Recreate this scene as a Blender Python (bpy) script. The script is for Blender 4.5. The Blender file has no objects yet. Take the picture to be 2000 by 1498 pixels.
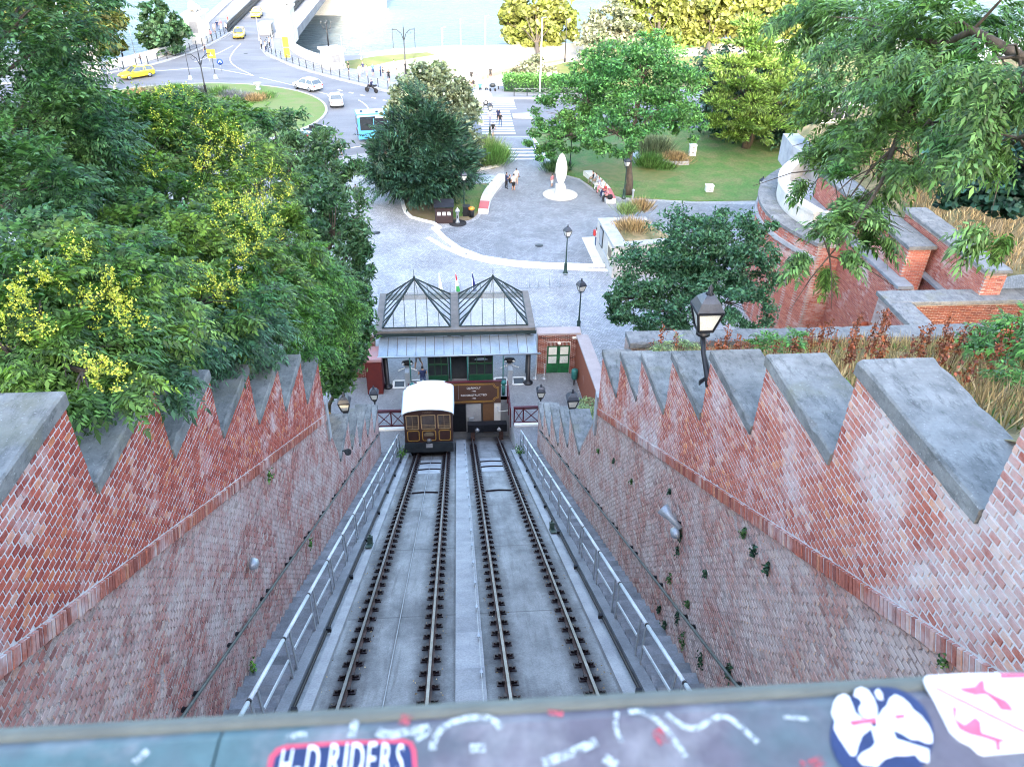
import bpy, math, random
import numpy as np
from mathutils import Vector, Matrix, Euler

D = bpy.data
S = bpy.context.scene
COL = S.collection
random.seed(7)
RNG = np.random.default_rng(11)
R = math.radians
PI = math.pi

# ------------------------------------------------------------------ camera
F_PX, YAW, PITCH, ROLL = 1530.508, 0.083146, 0.590771, 0.018017
CAM = np.array([-0.0377, 0.0, 26.0])
_f = np.array([math.sin(YAW)*math.cos(PITCH), math.cos(YAW)*math.cos(PITCH), -math.sin(PITCH)])
_r = np.array([math.cos(YAW), -math.sin(YAW), 0.0])
_u = np.cross(_r, _f)
_r2 = math.cos(ROLL)*_r + math.sin(ROLL)*_u
_u2 = -math.sin(ROLL)*_r + math.cos(ROLL)*_u
cam = D.cameras.new("camera")
cam.sensor_width = 36.0
cam.lens = F_PX/2000*36
cam.clip_start = 0.05
cam.clip_end = 3000
cam.dof.use_dof = True
cam.dof.focus_distance = 26.0
cam.dof.aperture_fstop = 8.5
co = D.objects.new("camera", cam)
COL.objects.link(co)
co.matrix_world = Matrix(((_r2[0], _u2[0], -_f[0], CAM[0]), (_r2[1], _u2[1], -_f[1], CAM[1]),
                          (_r2[2], _u2[2], -_f[2], CAM[2]), (0, 0, 0, 1)))
S.camera = co

# ------------------------------------------------------------------ light
SUN_EL, SUN_AZ = R(20.0), R(3.0)        # the sun stands low behind the castle hill, a little to the left
w = D.worlds.new("World")
S.world = w
w.use_nodes = True
nt = w.node_tree
bg = nt.nodes["Background"]
sky = nt.nodes.new("ShaderNodeTexSky")
sky.sky_type = 'NISHITA'
sky.sun_disc = False
sky.sun_elevation = SUN_EL
sky.sun_rotation = R(180) + SUN_AZ
sky.air_density = 1.0
sky.dust_density = 3.6
sky.ozone_density = 1.0
nt.links.new(sky.outputs[0], bg.inputs[0])
bg.inputs[1].default_value = 0.15
sd = D.lights.new("sun", 'SUN')
sd.energy = 2.0
sd.angle = R(0.53)
sd.color = (1.0, 0.87, 0.68)
so = D.objects.new("sun", sd)
COL.objects.link(so)
_sd = Vector((math.sin(SUN_AZ)*math.cos(SUN_EL), math.cos(SUN_AZ)*math.cos(SUN_EL), -math.sin(SUN_EL)))
so.rotation_euler = _sd.to_track_quat('-Z', 'Y').to_euler()
so.location = (0, -100, 120)
S.view_settings.view_transform = 'Standard'
S.view_settings.look = 'None'
S.view_settings.gamma = 1.0
S.view_settings.exposure = 3.45
S.cycles.max_bounces = 6
S.cycles.pixel_filter_type = 'BLACKMAN_HARRIS'
S.cycles.filter_width = 1.05
S.cycles.transparent_max_bounces = 8

# ------------------------------------------------------------------ helpers
def ray(u, v):
    return _f + _r2*(u-1000)/F_PX + _u2*(749-v)/F_PX
def P(u, v, z=0.0):
    d = ray(u, v)
    return CAM + d*((z-CAM[2])/d[2])
def PD(u, v, dist):
    d = ray(u, v)
    return CAM + d*(dist/np.linalg.norm(d))
def P2(u, v, z=0.0):
    p = P(u, v, z)
    return (float(p[0]), float(p[1]))

def tag(o, label=None, cat=None, group=None, kind=None):
    if label: o["label"] = label
    if cat: o["category"] = cat
    if group: o["group"] = group
    if kind: o["kind"] = kind
    return o
def thing(name, label, cat, loc=(0, 0, 0), rotz=0.0, group=None):
    o = D.objects.new(name, None)
    COL.objects.link(o)
    o.location = [float(c) for c in loc]
    o.rotation_euler = (0, 0, rotz)
    return tag(o, label, cat, group)
def copy_tree(o, parent=None):
    c = o.copy()
    COL.objects.link(c)
    if parent: c.parent = parent
    for ch in KIDS.get(o.name, []):
        copy_tree(ch, c)
        KIDS.setdefault(c.name, []).append(LAST[0])
    LAST[0] = c
    return c
KIDS = {}
LAST = [None]
def link(name, me, parent=None):
    o = D.objects.new(name, me)
    COL.objects.link(o)
    if parent:
        o.parent = parent
        KIDS.setdefault(parent.name, []).append(o)
    return o

class MB:
    """collects shapes, then links them as ONE mesh object"""
    def __init__(s):
        s.v, s.f, s.m, s.sm = [], [], [], []
    def add(s, vs, fs, mi=0, smooth=False):
        b = len(s.v)
        s.v.extend([tuple(map(float, p)) for p in vs])
        for f in fs:
            s.f.append([b+i for i in f]); s.m.append(mi); s.sm.append(smooth)
        return s
    def bx(s, x0, x1, y0, y1, z0, z1, mi=0):
        v = [(x0,y0,z0),(x1,y0,z0),(x1,y1,z0),(x0,y1,z0),(x0,y0,z1),(x1,y0,z1),(x1,y1,z1),(x0,y1,z1)]
        return s.add(v, [(0,3,2,1),(4,5,6,7),(0,1,5,4),(1,2,6,5),(2,3,7,6),(3,0,4,7)], mi)
    def box(s, c, size, rot=None, mi=0):
        hx, hy, hz = [q/2 for q in size]
        v = [Vector(p) for p in [(-hx,-hy,-hz),(hx,-hy,-hz),(hx,hy,-hz),(-hx,hy,-hz),(-hx,-hy,hz),(hx,-hy,hz),(hx,hy,hz),(-hx,hy,hz)]]
        if rot is not None: v = [rot @ p for p in v]
        v = [p+Vector(c) for p in v]
        return s.add(v, [(0,3,2,1),(4,5,6,7),(0,1,5,4),(1,2,6,5),(2,3,7,6),(3,0,4,7)], mi)
    def bar(s, a, b, wx, wz, mi=0, up=(0,0,1)):
        a, b = Vector(a), Vector(b)
        d = (b-a); L = d.length
        if L < 1e-6: return s
        d.normalize()
        x = d.cross(Vector(up))
        if x.length < 1e-4: x = d.cross(Vector((1,0,0)))
        x.normalize(); z = x.cross(d)
        v = []
        for p in (a, b):
            for i, j in ((-1,-1),(1,-1),(1,1),(-1,1)):
                v.append(p + x*(i*wx/2) + z*(j*wz/2))
        return s.add(v, [(0,1,2,3),(7,6,5,4),(0,4,5,1),(1,5,6,2),(2,6,7,3),(3,7,4,0)], mi)
    def tube(s, pts, r, n=8, mi=0, cap=True):
        pts = [Vector(p) for p in pts]
        rs = r if isinstance(r, (list, tuple)) else [r]*len(pts)
        v, f = [], []
        prev = None
        for i, p in enumerate(pts):
            d = (pts[min(i+1, len(pts)-1)] - pts[max(i-1, 0)]).normalized()
            if prev is None:
                x = d.orthogonal().normalized()
            else:
                x = (prev - d*prev.dot(d))
                x = x.normalized() if x.length > 1e-5 else d.orthogonal().normalized()
            prev = x
            y = d.cross(x)
            for k in range(n):
                a = 2*PI*k/n
                v.append(p + (x*math.cos(a)+y*math.sin(a))*rs[i])
        for i in range(len(pts)-1):
            for k in range(n):
                f.append((i*n+k, i*n+(k+1) % n, (i+1)*n+(k+1) % n, (i+1)*n+k))
        s.add(v, f, mi, True)
        if cap:
            b = len(s.v)-len(v)
            s.f.append([b+k for k in range(n)][::-1]); s.m.append(mi); s.sm.append(False)
            s.f.append([b+(len(pts)-1)*n+k for k in range(n)]); s.m.append(mi); s.sm.append(False)
        return s
    def lathe(s, prof, c=(0,0,0), n=16, mi=0, smooth=True, sx=1.0, sy=1.0, rot=0.0):
        v, f = [], []
        for r, z in prof:
            for k in range(n):
                a = 2*PI*k/n+rot
                v.append((c[0]+r*math.cos(a)*sx, c[1]+r*math.sin(a)*sy, c[2]+z))
        m = len(prof)
        for i in range(m-1):
            for k in range(n):
                f.append((i*n+k, i*n+(k+1) % n, (i+1)*n+(k+1) % n, (i+1)*n+k))
        s.add(v, f, mi, smooth)
        b = len(s.v)-len(v)
        if prof[0][0] > 1e-4:
            s.f.append([b+k for k in range(n)][::-1]); s.m.append(mi); s.sm.append(False)
        if prof[-1][0] > 1e-4:
            s.f.append([b+(m-1)*n+k for k in range(n)]); s.m.append(mi); s.sm.append(False)
        return s
    def prism(s, poly, z0, z1, mi=0, top_mi=None):
        """poly of (x, y); z1 may be a list of heights"""
        n = len(poly)
        area = sum(poly[i][0]*poly[(i+1) % n][1]-poly[(i+1) % n][0]*poly[i][1] for i in range(n))
        if area < 0:
            poly = poly[::-1]
        v = [(x, y, z0) for x, y in poly]+[(x, y, z1) for x, y in poly]
        s.add(v, [list(range(n))[::-1]]+[(i, (i+1) % n, n+(i+1) % n, n+i) for i in range(n)], mi)
        s.add([(x, y, z1) for x, y in poly], [list(range(n))], mi if top_mi is None else top_mi)
        return s
    def yz(s, poly, x0, x1, mi=0):
        """poly of (y, z) extruded along x"""
        n = len(poly)
        area = sum(poly[i][0]*poly[(i+1) % n][1]-poly[(i+1) % n][0]*poly[i][1] for i in range(n))
        if area < 0: poly = poly[::-1]
        if x0 > x1: x0, x1 = x1, x0
        v = [(x0, y, z) for y, z in poly]+[(x1, y, z) for y, z in poly]
        return s.add(v, [list(range(n))[::-1], list(range(n, 2*n))]+[(i, (i+1) % n, n+(i+1) % n, n+i) for i in range(n)], mi)
    def xz(s, poly, y0, y1, mi=0):
        n = len(poly)
        area = sum(poly[i][0]*poly[(i+1) % n][1]-poly[(i+1) % n][0]*poly[i][1] for i in range(n))
        if area < 0: poly = poly[::-1]
        v = [(x, y0, z) for x, z in poly]+[(x, y1, z) for x, z in poly]
        return s.add(v, [list(range(n)), list(range(n, 2*n))[::-1]]+[(i, n+i, n+(i+1) % n, (i+1) % n) for i in range(n)], mi)
    def mesh(s, name, mats, off=None):
        me = D.meshes.new(name)
        vs = s.v
        if off is not None:
            vs = [(a-off[0], b-off[1], c-off[2]) for a, b, c in vs]
        me.from_pydata(vs, [], s.f)
        for m in (mats if isinstance(mats, (list, tuple)) else [mats]):
            me.materials.append(m)
        me.polygons.foreach_set("material_index", s.m)
        me.polygons.foreach_set("use_smooth", s.sm)
        me.update()
        return me
    def build(s, name, mats, parent=None, world=False):
        off = tuple(parent.location) if (parent is not None and world) else None
        return link(name, s.mesh(name, mats, off), parent)

def quads_mesh(name, V, mat, mi=None):
    """V: (n,4,3) array of separate quads -> mesh"""
    n = len(V)
    me = D.meshes.new(name)
    me.vertices.add(n*4)
    me.vertices.foreach_set("co", np.ascontiguousarray(V, dtype=np.float32).ravel())
    me.loops.add(n*4)
    me.loops.foreach_set("vertex_index", np.arange(n*4, dtype=np.int32))
    me.polygons.add(n)
    me.polygons.foreach_set("loop_start", np.arange(0, n*4, 4, dtype=np.int32))
    for m in (mat if isinstance(mat, (list, tuple)) else [mat]):
        me.materials.append(m)
    if mi is not None:
        me.polygons.foreach_set("material_index", np.asarray(mi, dtype=np.int32))
    me.update(calc_edges=True)
    return me

def text(body, size, mat, parent, matrix, name="lettering", extrude=0.004, align='CENTER'):
    cu = D.curves.new(name, 'FONT')
    cu.body = body; cu.size = size; cu.extrude = extrude
    cu.align_x = align; cu.align_y = 'CENTER'
    cu.resolution_u = 3
    o = D.objects.new(name, cu)
    COL.objects.link(o)
    dg = bpy.context.evaluated_depsgraph_get()
    me = D.meshes.new_from_object(o.evaluated_get(dg))
    D.objects.remove(o); D.curves.remove(cu)
    me.materials.clear(); me.materials.append(mat)
    t = link(name, me, parent)
    t.matrix_local = matrix
    return t

# ------------------------------------------------------------------ materials
def nodes(name):
    m = D.materials.new(name)
    m.use_nodes = True
    return m, m.node_tree, m.node_tree.nodes["Principled BSDF"]
def nn(t, typ, **kw):
    n = t.nodes.new(typ)
    for k, val in kw.items(): setattr(n, k, val)
    return n
def mixc(t, a, b, fac, mode='MIX'):
    n = nn(t, "ShaderNodeMix", data_type='RGBA', blend_type=mode)
    for sock, val in ((n.inputs[6], a), (n.inputs[7], b), (n.inputs[0], fac)):
        if isinstance(val, bpy.types.NodeSocket): t.links.new(val, sock)
        elif isinstance(val, (int, float)): sock.default_value = val
        else: sock.default_value = (*val, 1)
    return n.outputs[2]
def noise(t, vec, scale, detail=4, rough=.6):
    n = nn(t, "ShaderNodeTexNoise")
    n.inputs["Scale"].default_value = scale
    n.inputs["Detail"].default_value = detail
    n.inputs["Roughness"].default_value = rough
    if vec is not None: t.links.new(vec, n.inputs["Vector"])
    return n.outputs[0]
def ramp(t, fac, stops):
    n = nn(t, "ShaderNodeValToRGB")
    e = n.color_ramp.elements
    while len(e) < len(stops): e.new(0.5)
    for el, (p, c) in zip(e, stops):
        el.position = p
        el.color = (*c, 1) if not isinstance(c, (int, float)) else (c, c, c, 1)
    t.links.new(fac, n.inputs[0])
    return n.outputs[0]
def math_(t, op, a, b=0.0):
    n = nn(t, "ShaderNodeMath", operation=op)
    for s_, val in ((n.inputs[0], a), (n.inputs[1], b)):
        if isinstance(val, bpy.types.NodeSocket): t.links.new(val, s_)
        else: s_.default_value = val
    return n.outputs[0]
def wpos(t, scale=(1, 1, 1)):
    g = nn(t, "ShaderNodeNewGeometry")
    mp = nn(t, "ShaderNodeMapping")
    mp.inputs["Scale"].default_value = scale
    t.links.new(g.outputs["Position"], mp.inputs[0])
    return mp.outputs[0]
def bump(t, b, h, strength=.4, dist=.02):
    n = nn(t, "ShaderNodeBump")
    n.inputs["Strength"].default_value = strength
    n.inputs["Distance"].default_value = dist
    t.links.new(h, n.inputs["Height"])
    t.links.new(n.outputs[0], b.inputs["Normal"])

def mat(name, c, c2=None, sc=3.0, fine=40.0, rough=.8, metal=0.0, bmp=0.0, bd=.01, rand=0.0, stretch=(1, 1, 1), spec=.4, lo=.35, hi=.7, obj=False, emit=None, fl=(.82, 1.12)):
    m, t, b = nodes(name)
    if c2 is None: c2 = tuple(q*.8 for q in c)
    if obj:
        tc = nn(t, "ShaderNodeTexCoord"); vec = tc.outputs["Object"]
    else:
        vec = wpos(t, stretch)
    n1 = noise(t, vec, sc, 5)
    colr = mixc(t, c, c2, ramp(t, n1, [(lo, 0.0), (hi, 1.0)]))
    n2 = noise(t, vec, fine, 3)
    colr = mixc(t, colr, ramp(t, n2, [(.3, fl[0]), (.7, fl[1])]), 1.0, 'MULTIPLY')
    if rand:
        g = nn(t, "ShaderNodeNewGeometry"); oi = nn(t, "ShaderNodeObjectInfo")
        r_ = math_(t, 'FRACT', math_(t, 'ADD', g.outputs["Random Per Island"], oi.outputs["Random"]))
        colr = mixc(t, colr, ramp(t, r_, [(0, 1-rand), (1, 1+rand*.6)]), 1.0, 'MULTIPLY')
    t.links.new(colr, b.inputs["Base Color"])
    b.inputs["Roughness"].default_value = rough
    b.inputs["Metallic"].default_value = metal
    b.inputs["Specular IOR Level"].default_value = spec
    if bmp: bump(t, b, math_(t, 'ADD', n1, n2), bmp, bd)
    if emit:
        b.inputs["Emission Color"].default_value = (*emit[0], 1)
        b.inputs["Emission Strength"].default_value = emit[1]
    return m

def leafmat(name, c1, c2, c3=None, clump=.5, trans=.35):
    m, t, b = nodes(name)
    g = nn(t, "ShaderNodeNewGeometry")
    n1 = noise(t, wpos(t), clump, 3)
    base = mixc(t, c1, c2, ramp(t, n1, [(.35, 0.0), (.65, 1.0)]))
    r_ = g.outputs["Random Per Island"]
    base = mixc(t, base, ramp(t, r_, [(0, .34), (.6, .95), (1, 2.1)]), 1.0, 'MULTIPLY')
    if c3:
        base = mixc(t, base, c3, ramp(t, r_, [(.86, 0.0), (.9, .75)]))
    t.links.new(base, b.inputs["Base Color"])
    b.inputs["Roughness"].default_value = .5
    b.inputs["Specular IOR Level"].default_value = .35
    tr = nn(t, "ShaderNodeBsdfTranslucent")
    t.links.new(mixc(t, base, (1.25, 1.3, .55), 1.0, 'MULTIPLY'), tr.inputs[0])
    mx = nn(t, "ShaderNodeMixShader")
    mx.inputs[0].default_value = trans
    out = t.nodes["Material Output"]
    t.links.new(b.outputs[0], mx.inputs[1]); t.links.new(tr.outputs[0], mx.inputs[2])
    t.links.new(mx.outputs[0], out.inputs[0])
    return m

def brickmat(name, dark, mid, lite, eff, effc=(.56, .52, .51), grime=.3, effscale=.9, sharp=.12):
    m, t, b = nodes(name)
    g = nn(t, "ShaderNodeNewGeometry"); oi = nn(t, "ShaderNodeObjectInfo")
    r_ = math_(t, 'FRACT', math_(t, 'ADD', g.outputs["Random Per Island"], oi.outputs["Random"]))
    c = ramp(t, r_, [(0, dark), (.35, mid), (.8, mid), (.93, lite), (1, lite)])
    p = wpos(t)
    n3 = noise(t, p, 26, 4)
    c = mixc(t, c, ramp(t, n3, [(.25, .68), (.75, 1.25)]), 1.0, 'MULTIPLY')
    n1 = noise(t, p, effscale, 7, .68)
    n1b = math_(t, 'ADD', n1, math_(t, 'MULTIPLY', math_(t, 'SUBTRACT', r_, .5), .10))
    nL = noise(t, wpos(t, (1, 1, .7)), .42, 4, .6)
    n1b = math_(t, 'ADD', n1b, math_(t, 'MULTIPLY', math_(t, 'SUBTRACT', nL, .5), .42))
    c = mixc(t, c, effc, ramp(t, n1b, [(1-eff-sharp, 0.0), (1-eff+sharp, .85)]))
    n2 = noise(t, wpos(t, (1, 1, .45)), 1.7, 6, .7)
    c = mixc(t, c, (.09, .085, .08), ramp(t, n2, [(.60, 0.0), (.78, grime)]))
    t.links.new(c, b.inputs["Base Color"])
    b.inputs["Roughness"].default_value = .9
    b.inputs["Specular IOR Level"].default_value = .2
    bump(t, b, n3, .5, .006)
    return m

def glassmat(name, c=(.75, .8, .82), rough=.05, alpha=.35):
    m, t, b = nodes(name)
    b.inputs["Base Color"].default_value = (*c, 1)
    b.inputs["Roughness"].default_value = rough
    b.inputs["Specular IOR Level"].default_value = .7
    tr = nn(t, "ShaderNodeBsdfTransparent")
    mx = nn(t, "ShaderNodeMixShader")
    mx.inputs[0].default_value = alpha
    t.links.new(tr.outputs[0], mx.inputs[1]); t.links.new(b.outputs[0], mx.inputs[2])
    t.links.new(mx.outputs[0], t.nodes["Material Output"].inputs[0])
    return m

M = {}
M['concrete'] = mat('concrete', (.25, .265, .285), (.15, .16, .18), 1.2, 30, .85, bmp=.3)
M['concrete2'] = mat('pale concrete', (.40, .41, .42), (.27, .28, .30), 1.5, 30, .85, bmp=.3)
def _trackbed():
    m, t, b = nodes('track concrete')
    g = nn(t, "ShaderNodeNewGeometry"); sx = nn(t, "ShaderNodeSeparateXYZ"); t.links.new(g.outputs["Position"], sx.inputs[0])
    n1 = noise(t, wpos(t, (1.6, .7, .7)), .9, 6, .65); n2 = noise(t, wpos(t), 30, 4); n3 = noise(t, wpos(t, (3.5, .22, .22)), 2.0, 5, .7); n4 = noise(t, wpos(t, (1, 1, 1)), 5.5, 5, .7)
    c = mixc(t, (.30, .305, .305), (.145, .148, .152), ramp(t, n1, [(.36, 0.0), (.66, 1.0)]))
    c = mixc(t, c, (.10, .095, .095), ramp(t, n3, [(.52, 0.0), (.74, .6)]))
    ax = math_(t, 'ABSOLUTE', sx.outputs[0])
    d1 = math_(t, 'ABSOLUTE', math_(t, 'SUBTRACT', math_(t, 'ABSOLUTE', math_(t, 'SUBTRACT', ax, 1.465)), .75))
    d1 = math_(t, 'ADD', d1, math_(t, 'MULTIPLY', math_(t, 'SUBTRACT', n4, .5), .28))
    c = mixc(t, c, (.035, .030, .032), ramp(t, d1, [(.12, .9), (.40, 0.0)]))
    yj = math_(t, 'ABSOLUTE', math_(t, 'SUBTRACT', math_(t, 'FRACT', math_(t, 'MULTIPLY', sx.outputs[1], .21)), .5))
    c = mixc(t, c, (.06, .06, .065), ramp(t, yj, [(.0025, .8), (.005, 0.0)]))
    c = mixc(t, c, ramp(t, n2, [(.3, .78), (.7, 1.18)]), 1.0, 'MULTIPLY')
    t.links.new(c, b.inputs["Base Color"]); b.inputs["Roughness"].default_value = .85
    bump(t, b, math_(t, 'ADD', n2, n1), .4, .01)
    return m
M['trackbed'] = _trackbed()
def _coping(name, a, c_, dk):
    m, t, b = nodes(name)
    oi = nn(t, "ShaderNodeObjectInfo")
    n1 = noise(t, wpos(t, (1, 1, 1)), 2.4, 8, .7); n2 = noise(t, wpos(t, (1, .35, 1)), 9, 7, .75); n3 = noise(t, wpos(t), 38, 5, .7); n4 = noise(t, wpos(t), 1.1, 4, .6)
    c = mixc(t, a, c_, ramp(t, n1, [(.36, 0.0), (.62, 1.0)]))
    c = mixc(t, c, dk, ramp(t, n2, [(.50, 0.0), (.66, .75)]))
    c = mixc(t, c, (.17, .17, .12), ramp(t, n4, [(.56, 0.0), (.7, .5)]))
    c = mixc(t, c, (.50, .51, .50), ramp(t, n3, [(.60, 0.0), (.70, .55)]))
    c = mixc(t, c, ramp(t, oi.outputs["Random"], [(0, .82), (1, 1.12)]), 1.0, 'MULTIPLY')
    t.links.new(c, b.inputs["Base Color"]); b.inputs["Roughness"].default_value = .92
    b.inputs["Specular IOR Level"].default_value = .2
    bump(t, b, math_(t, 'ADD', n3, n2), .7, .012)
    return m
M['cop'] = _coping('coping stone', (.245, .25, .245), (.14, .145, .145), (.065, .07, .072))
M['mortar'] = mat('mortar', (.62, .60, .60), (.48, .46, .46), 2, 40, .95, bmp=.4)
M['oldmortar'] = mat('old mortar', (.50, .42, .39), (.33, .245, .22), 1.8, 26, .95, bmp=1.0, bd=.03, stretch=(1, 1, 2.2), lo=.36, hi=.62, fl=(.55, 1.25))
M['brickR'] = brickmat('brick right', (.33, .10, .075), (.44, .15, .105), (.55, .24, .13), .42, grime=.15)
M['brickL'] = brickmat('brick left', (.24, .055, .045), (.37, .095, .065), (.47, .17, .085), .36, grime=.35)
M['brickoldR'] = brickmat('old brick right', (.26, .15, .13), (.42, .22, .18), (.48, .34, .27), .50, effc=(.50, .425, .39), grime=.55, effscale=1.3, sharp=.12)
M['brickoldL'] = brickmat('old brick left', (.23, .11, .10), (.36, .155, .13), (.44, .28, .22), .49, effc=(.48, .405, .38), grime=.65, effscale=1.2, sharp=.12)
M['brickband'] = brickmat('band brick', (.22, .07, .055), (.36, .12, .085), (.42, .19, .12), .40, grime=.7)
M['brickstation'] = brickmat('station brick', (.11, .035, .028), (.19, .058, .04), (.26, .09, .055), .2, grime=.4)
M['brickfar'] = brickmat('terrace brick', (.30, .09, .07), (.42, .14, .10), (.48, .2, .13), .34, grime=.25, effscale=.6)
M['steel'] = mat('rail steel', (.27, .275, .285), (.17, .165, .16), 3, 60, .36, .6)
M['rust'] = mat('rusty rail', (.10, .055, .045), (.05, .032, .03), 8, 60, .8)
M['clip'] = mat('greasy iron', (.035, .022, .028), (.015, .012, .016), 20, 80, .55, .3)
M['galv'] = mat('galvanised steel', (.42, .45, .48), (.33, .36, .39), 4, 50, .45, .4)
M['railwhite'] = mat('pale painted tube', (.70, .76, .78), (.55, .62, .65), 3, 50, .4)
M['black'] = mat('black iron', (.02, .022, .028), (.012, .013, .017), 6, 60, .4, .2)
M['darkgreen'] = mat('dark green paint', (.025, .06, .05), (.015, .035, .032), 6, 60, .4)
M['pipe'] = mat('greenish pipe', (.10, .12, .11), (.05, .06, .055), 6, 50, .5)
M['maroon'] = mat('maroon paint', (.10, .012, .02), (.06, .008, .014), 6, 60, .45)
M['brown'] = mat('brown board', (.095, .05, .035), (.075, .04, .03), 2, 40, .5)
M['gold'] = mat('gold line', (.42, .24, .045), (.36, .2, .04), 5, 60, .5)
M['white'] = mat('white paint', (.80, .80, .78), (.72, .72, .7), 3, 60, .6)
M['roofwhite'] = mat('white car roof', (.80, .83, .82), (.74, .77, .76), 2, 60, .5)
M['lamp'] = mat('lamp glass', (.72, .72, .66), (.6, .6, .56), 4, 50, .25)
M['glass'] = glassmat('clear glass', (.5, .56, .58), alpha=.17)
M['darkglass'] = mat('dark glass', (.03, .035, .04), (.02, .025, .03), 3, 50, .06, spec=.8)
M['carglass'] = mat('car window', (.10, .13, .15), (.07, .09, .11), 3, 50, .06, spec=.8)
M['zinc'] = mat('zinc sheet', (.42, .48, .52), (.30, .36, .42), 1.5, 25, .38, .55, rand=.06)
M['bark'] = mat('bark', (.10, .08, .06), (.05, .04, .032), 6, 30, .95, bmp=.8, stretch=(1, 1, .3))
M['stone'] = mat('pale limestone', (.62, .59, .54), (.47, .45, .41), 1.2, 20, .85, bmp=.3)
M['rubber'] = mat('rubber', (.02, .02, .022), (.015, .015, .017), 5, 50, .8)
M['skin'] = mat('skin', (.50, .30, .21), (.45, .26, .18), 5, 50, .6)
# ------------------------------------------------------------------ setting: ground, roads, river, hill
def setts_mat(name, c, c2, joint, scale, sq=1.0):
    m, t, b = nodes(name)
    p = wpos(t)
    br = nn(t, "ShaderNodeTexBrick")
    br.inputs["Scale"].default_value = scale
    br.inputs["Mortar Size"].default_value = .035
    br.inputs["Brick Width"].default_value = sq
    br.inputs["Row Height"].default_value = .5
    br.inputs["Color1"].default_value = (*c, 1); br.inputs["Color2"].default_value = (*c2, 1)
    br.inputs["Mortar"].default_value = (*joint, 1)
    wob = nn(t, "ShaderNodeVectorMath", operation='ADD')
    wn = nn(t, "ShaderNodeTexNoise"); wn.inputs["Scale"].default_value = .35
    t.links.new(p, wn.inputs["Vector"])
    t.links.new(p, wob.inputs[0]); t.links.new(wn.outputs[1], wob.inputs[1])
    t.links.new(wob.outputs[0], br.inputs["Vector"])
    n1 = noise(t, p, .35, 6, .65)
    colr = mixc(t, br.outputs[0], ramp(t, n1, [(.3, .72), (.7, 1.2)]), 1.0, 'MULTIPLY')
    n2 = noise(t, p, 9, 3)
    colr = mixc(t, colr, ramp(t, n2, [(.3, .8), (.7, 1.15)]), 1.0, 'MULTIPLY')
    t.links.new(colr, b.inputs["Base Color"])
    b.inputs["Roughness"].default_value = .75
    bump(t, b, br.outputs[1], -.4, .02)
    return m
M['cobble'] = setts_mat('granite setts', (.40, .405, .415), (.27, .28, .295), (.13, .13, .135), 3.4, .6)
M['pavers'] = setts_mat('dark pavers', (.245, .26, .28), (.165, .18, .20), (.09, .095, .105), 2.6, .7)
M['platform'] = setts_mat('platform setts', (.27, .275, .28), (.21, .215, .225), (.14, .14, .14), 5.5, .5)
M['asphalt'] = mat('asphalt', (.185, .19, .205), (.125, .13, .145), .3, 14, .8, lo=.35, hi=.68, stretch=(.5, 1.3, 1), fl=(.75, 1.15))
M['footway'] = mat('footway', (.25, .26, .28), (.20, .21, .23), .4, 20, .85)
M['mark'] = mat('road marking', (.72, .72, .70), (.5, .5, .5), 1.5, 20, .7)
M['grass'] = mat('lawn', (.075, .165, .035), (.16, .17, .065), .5, 9, .95, fl=(.6, 1.3), bmp=.8, bd=.05, lo=.42, hi=.66)
M['grasssun'] = mat('bank grass', (.10, .13, .03), (.16, .145, .06), .3, 12, .95, lo=.4, hi=.65)
M['dirt'] = mat('bare earth', (.20, .155, .10), (.14, .13, .06), .8, 14, .95, bmp=.5, lo=.4, hi=.65)
M['hill'] = mat('dry hillside', (.30, .225, .12), (.12, .12, .05), .9, 12, .95, bmp=.8, bd=.05, lo=.38, hi=.62)
M['sand'] = mat('pale embankment', (.36, .32, .25), (.28, .25, .2), .2, 10, .9)

GZ = 0.0
def sheet(name, poly, z, m, kind='structure', th=0.0):
    b = MB()
    if th:
        b.prism(poly, z-th, z)
    else:
        n = len(poly)
        area = sum(poly[i][0]*poly[(i+1) % n][1]-poly[(i+1) % n][0]*poly[i][1] for i in range(n))
        if area < 0: poly = poly[::-1]
        b.add([(x, y, z) for x, y in poly], [list(range(n))])
    return tag(b.build(name, m), kind=kind)
def smooth_line(pts, k=3):
    pts = [np.array(p, float) for p in pts]
    for _ in range(k):
        q = [pts[0]]
        for a, b in zip(pts[:-1], pts[1:]):
            q += [a*.75+b*.25, a*.25+b*.75]
        q.append(pts[-1]); pts = q
    return [tuple(p) for p in pts]
def offset_line(pts, d):
    out = []
    for i, p in enumerate(pts):
        a = np.array(pts[max(i-1, 0)][:2]); b = np.array(pts[min(i+1, len(pts)-1)][:2])
        t_ = (b-a)/max(np.linalg.norm(b-a), 1e-9)
        out.append((p[0]-t_[1]*d, p[1]+t_[0]*d))
    return out
def strip_poly(line, w0, w1):
    return offset_line(line, w0)+offset_line(line, w1)[::-1]
def resample(line, step):
    line = [np.array(p[:2], float) for p in line]
    seg = [np.linalg.norm(b-a) for a, b in zip(line[:-1], line[1:])]
    L = sum(seg); n = max(1, int(round(L/step))); out = []
    for k in range(n+1):
        s_ = L*k/n; i = 0
        while i < len(seg)-1 and s_ > seg[i]: s_ -= seg[i]; i += 1
        out.append(tuple(line[i]+(line[i+1]-line[i])*min(1, s_/max(seg[i], 1e-9))))
    return out

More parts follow.
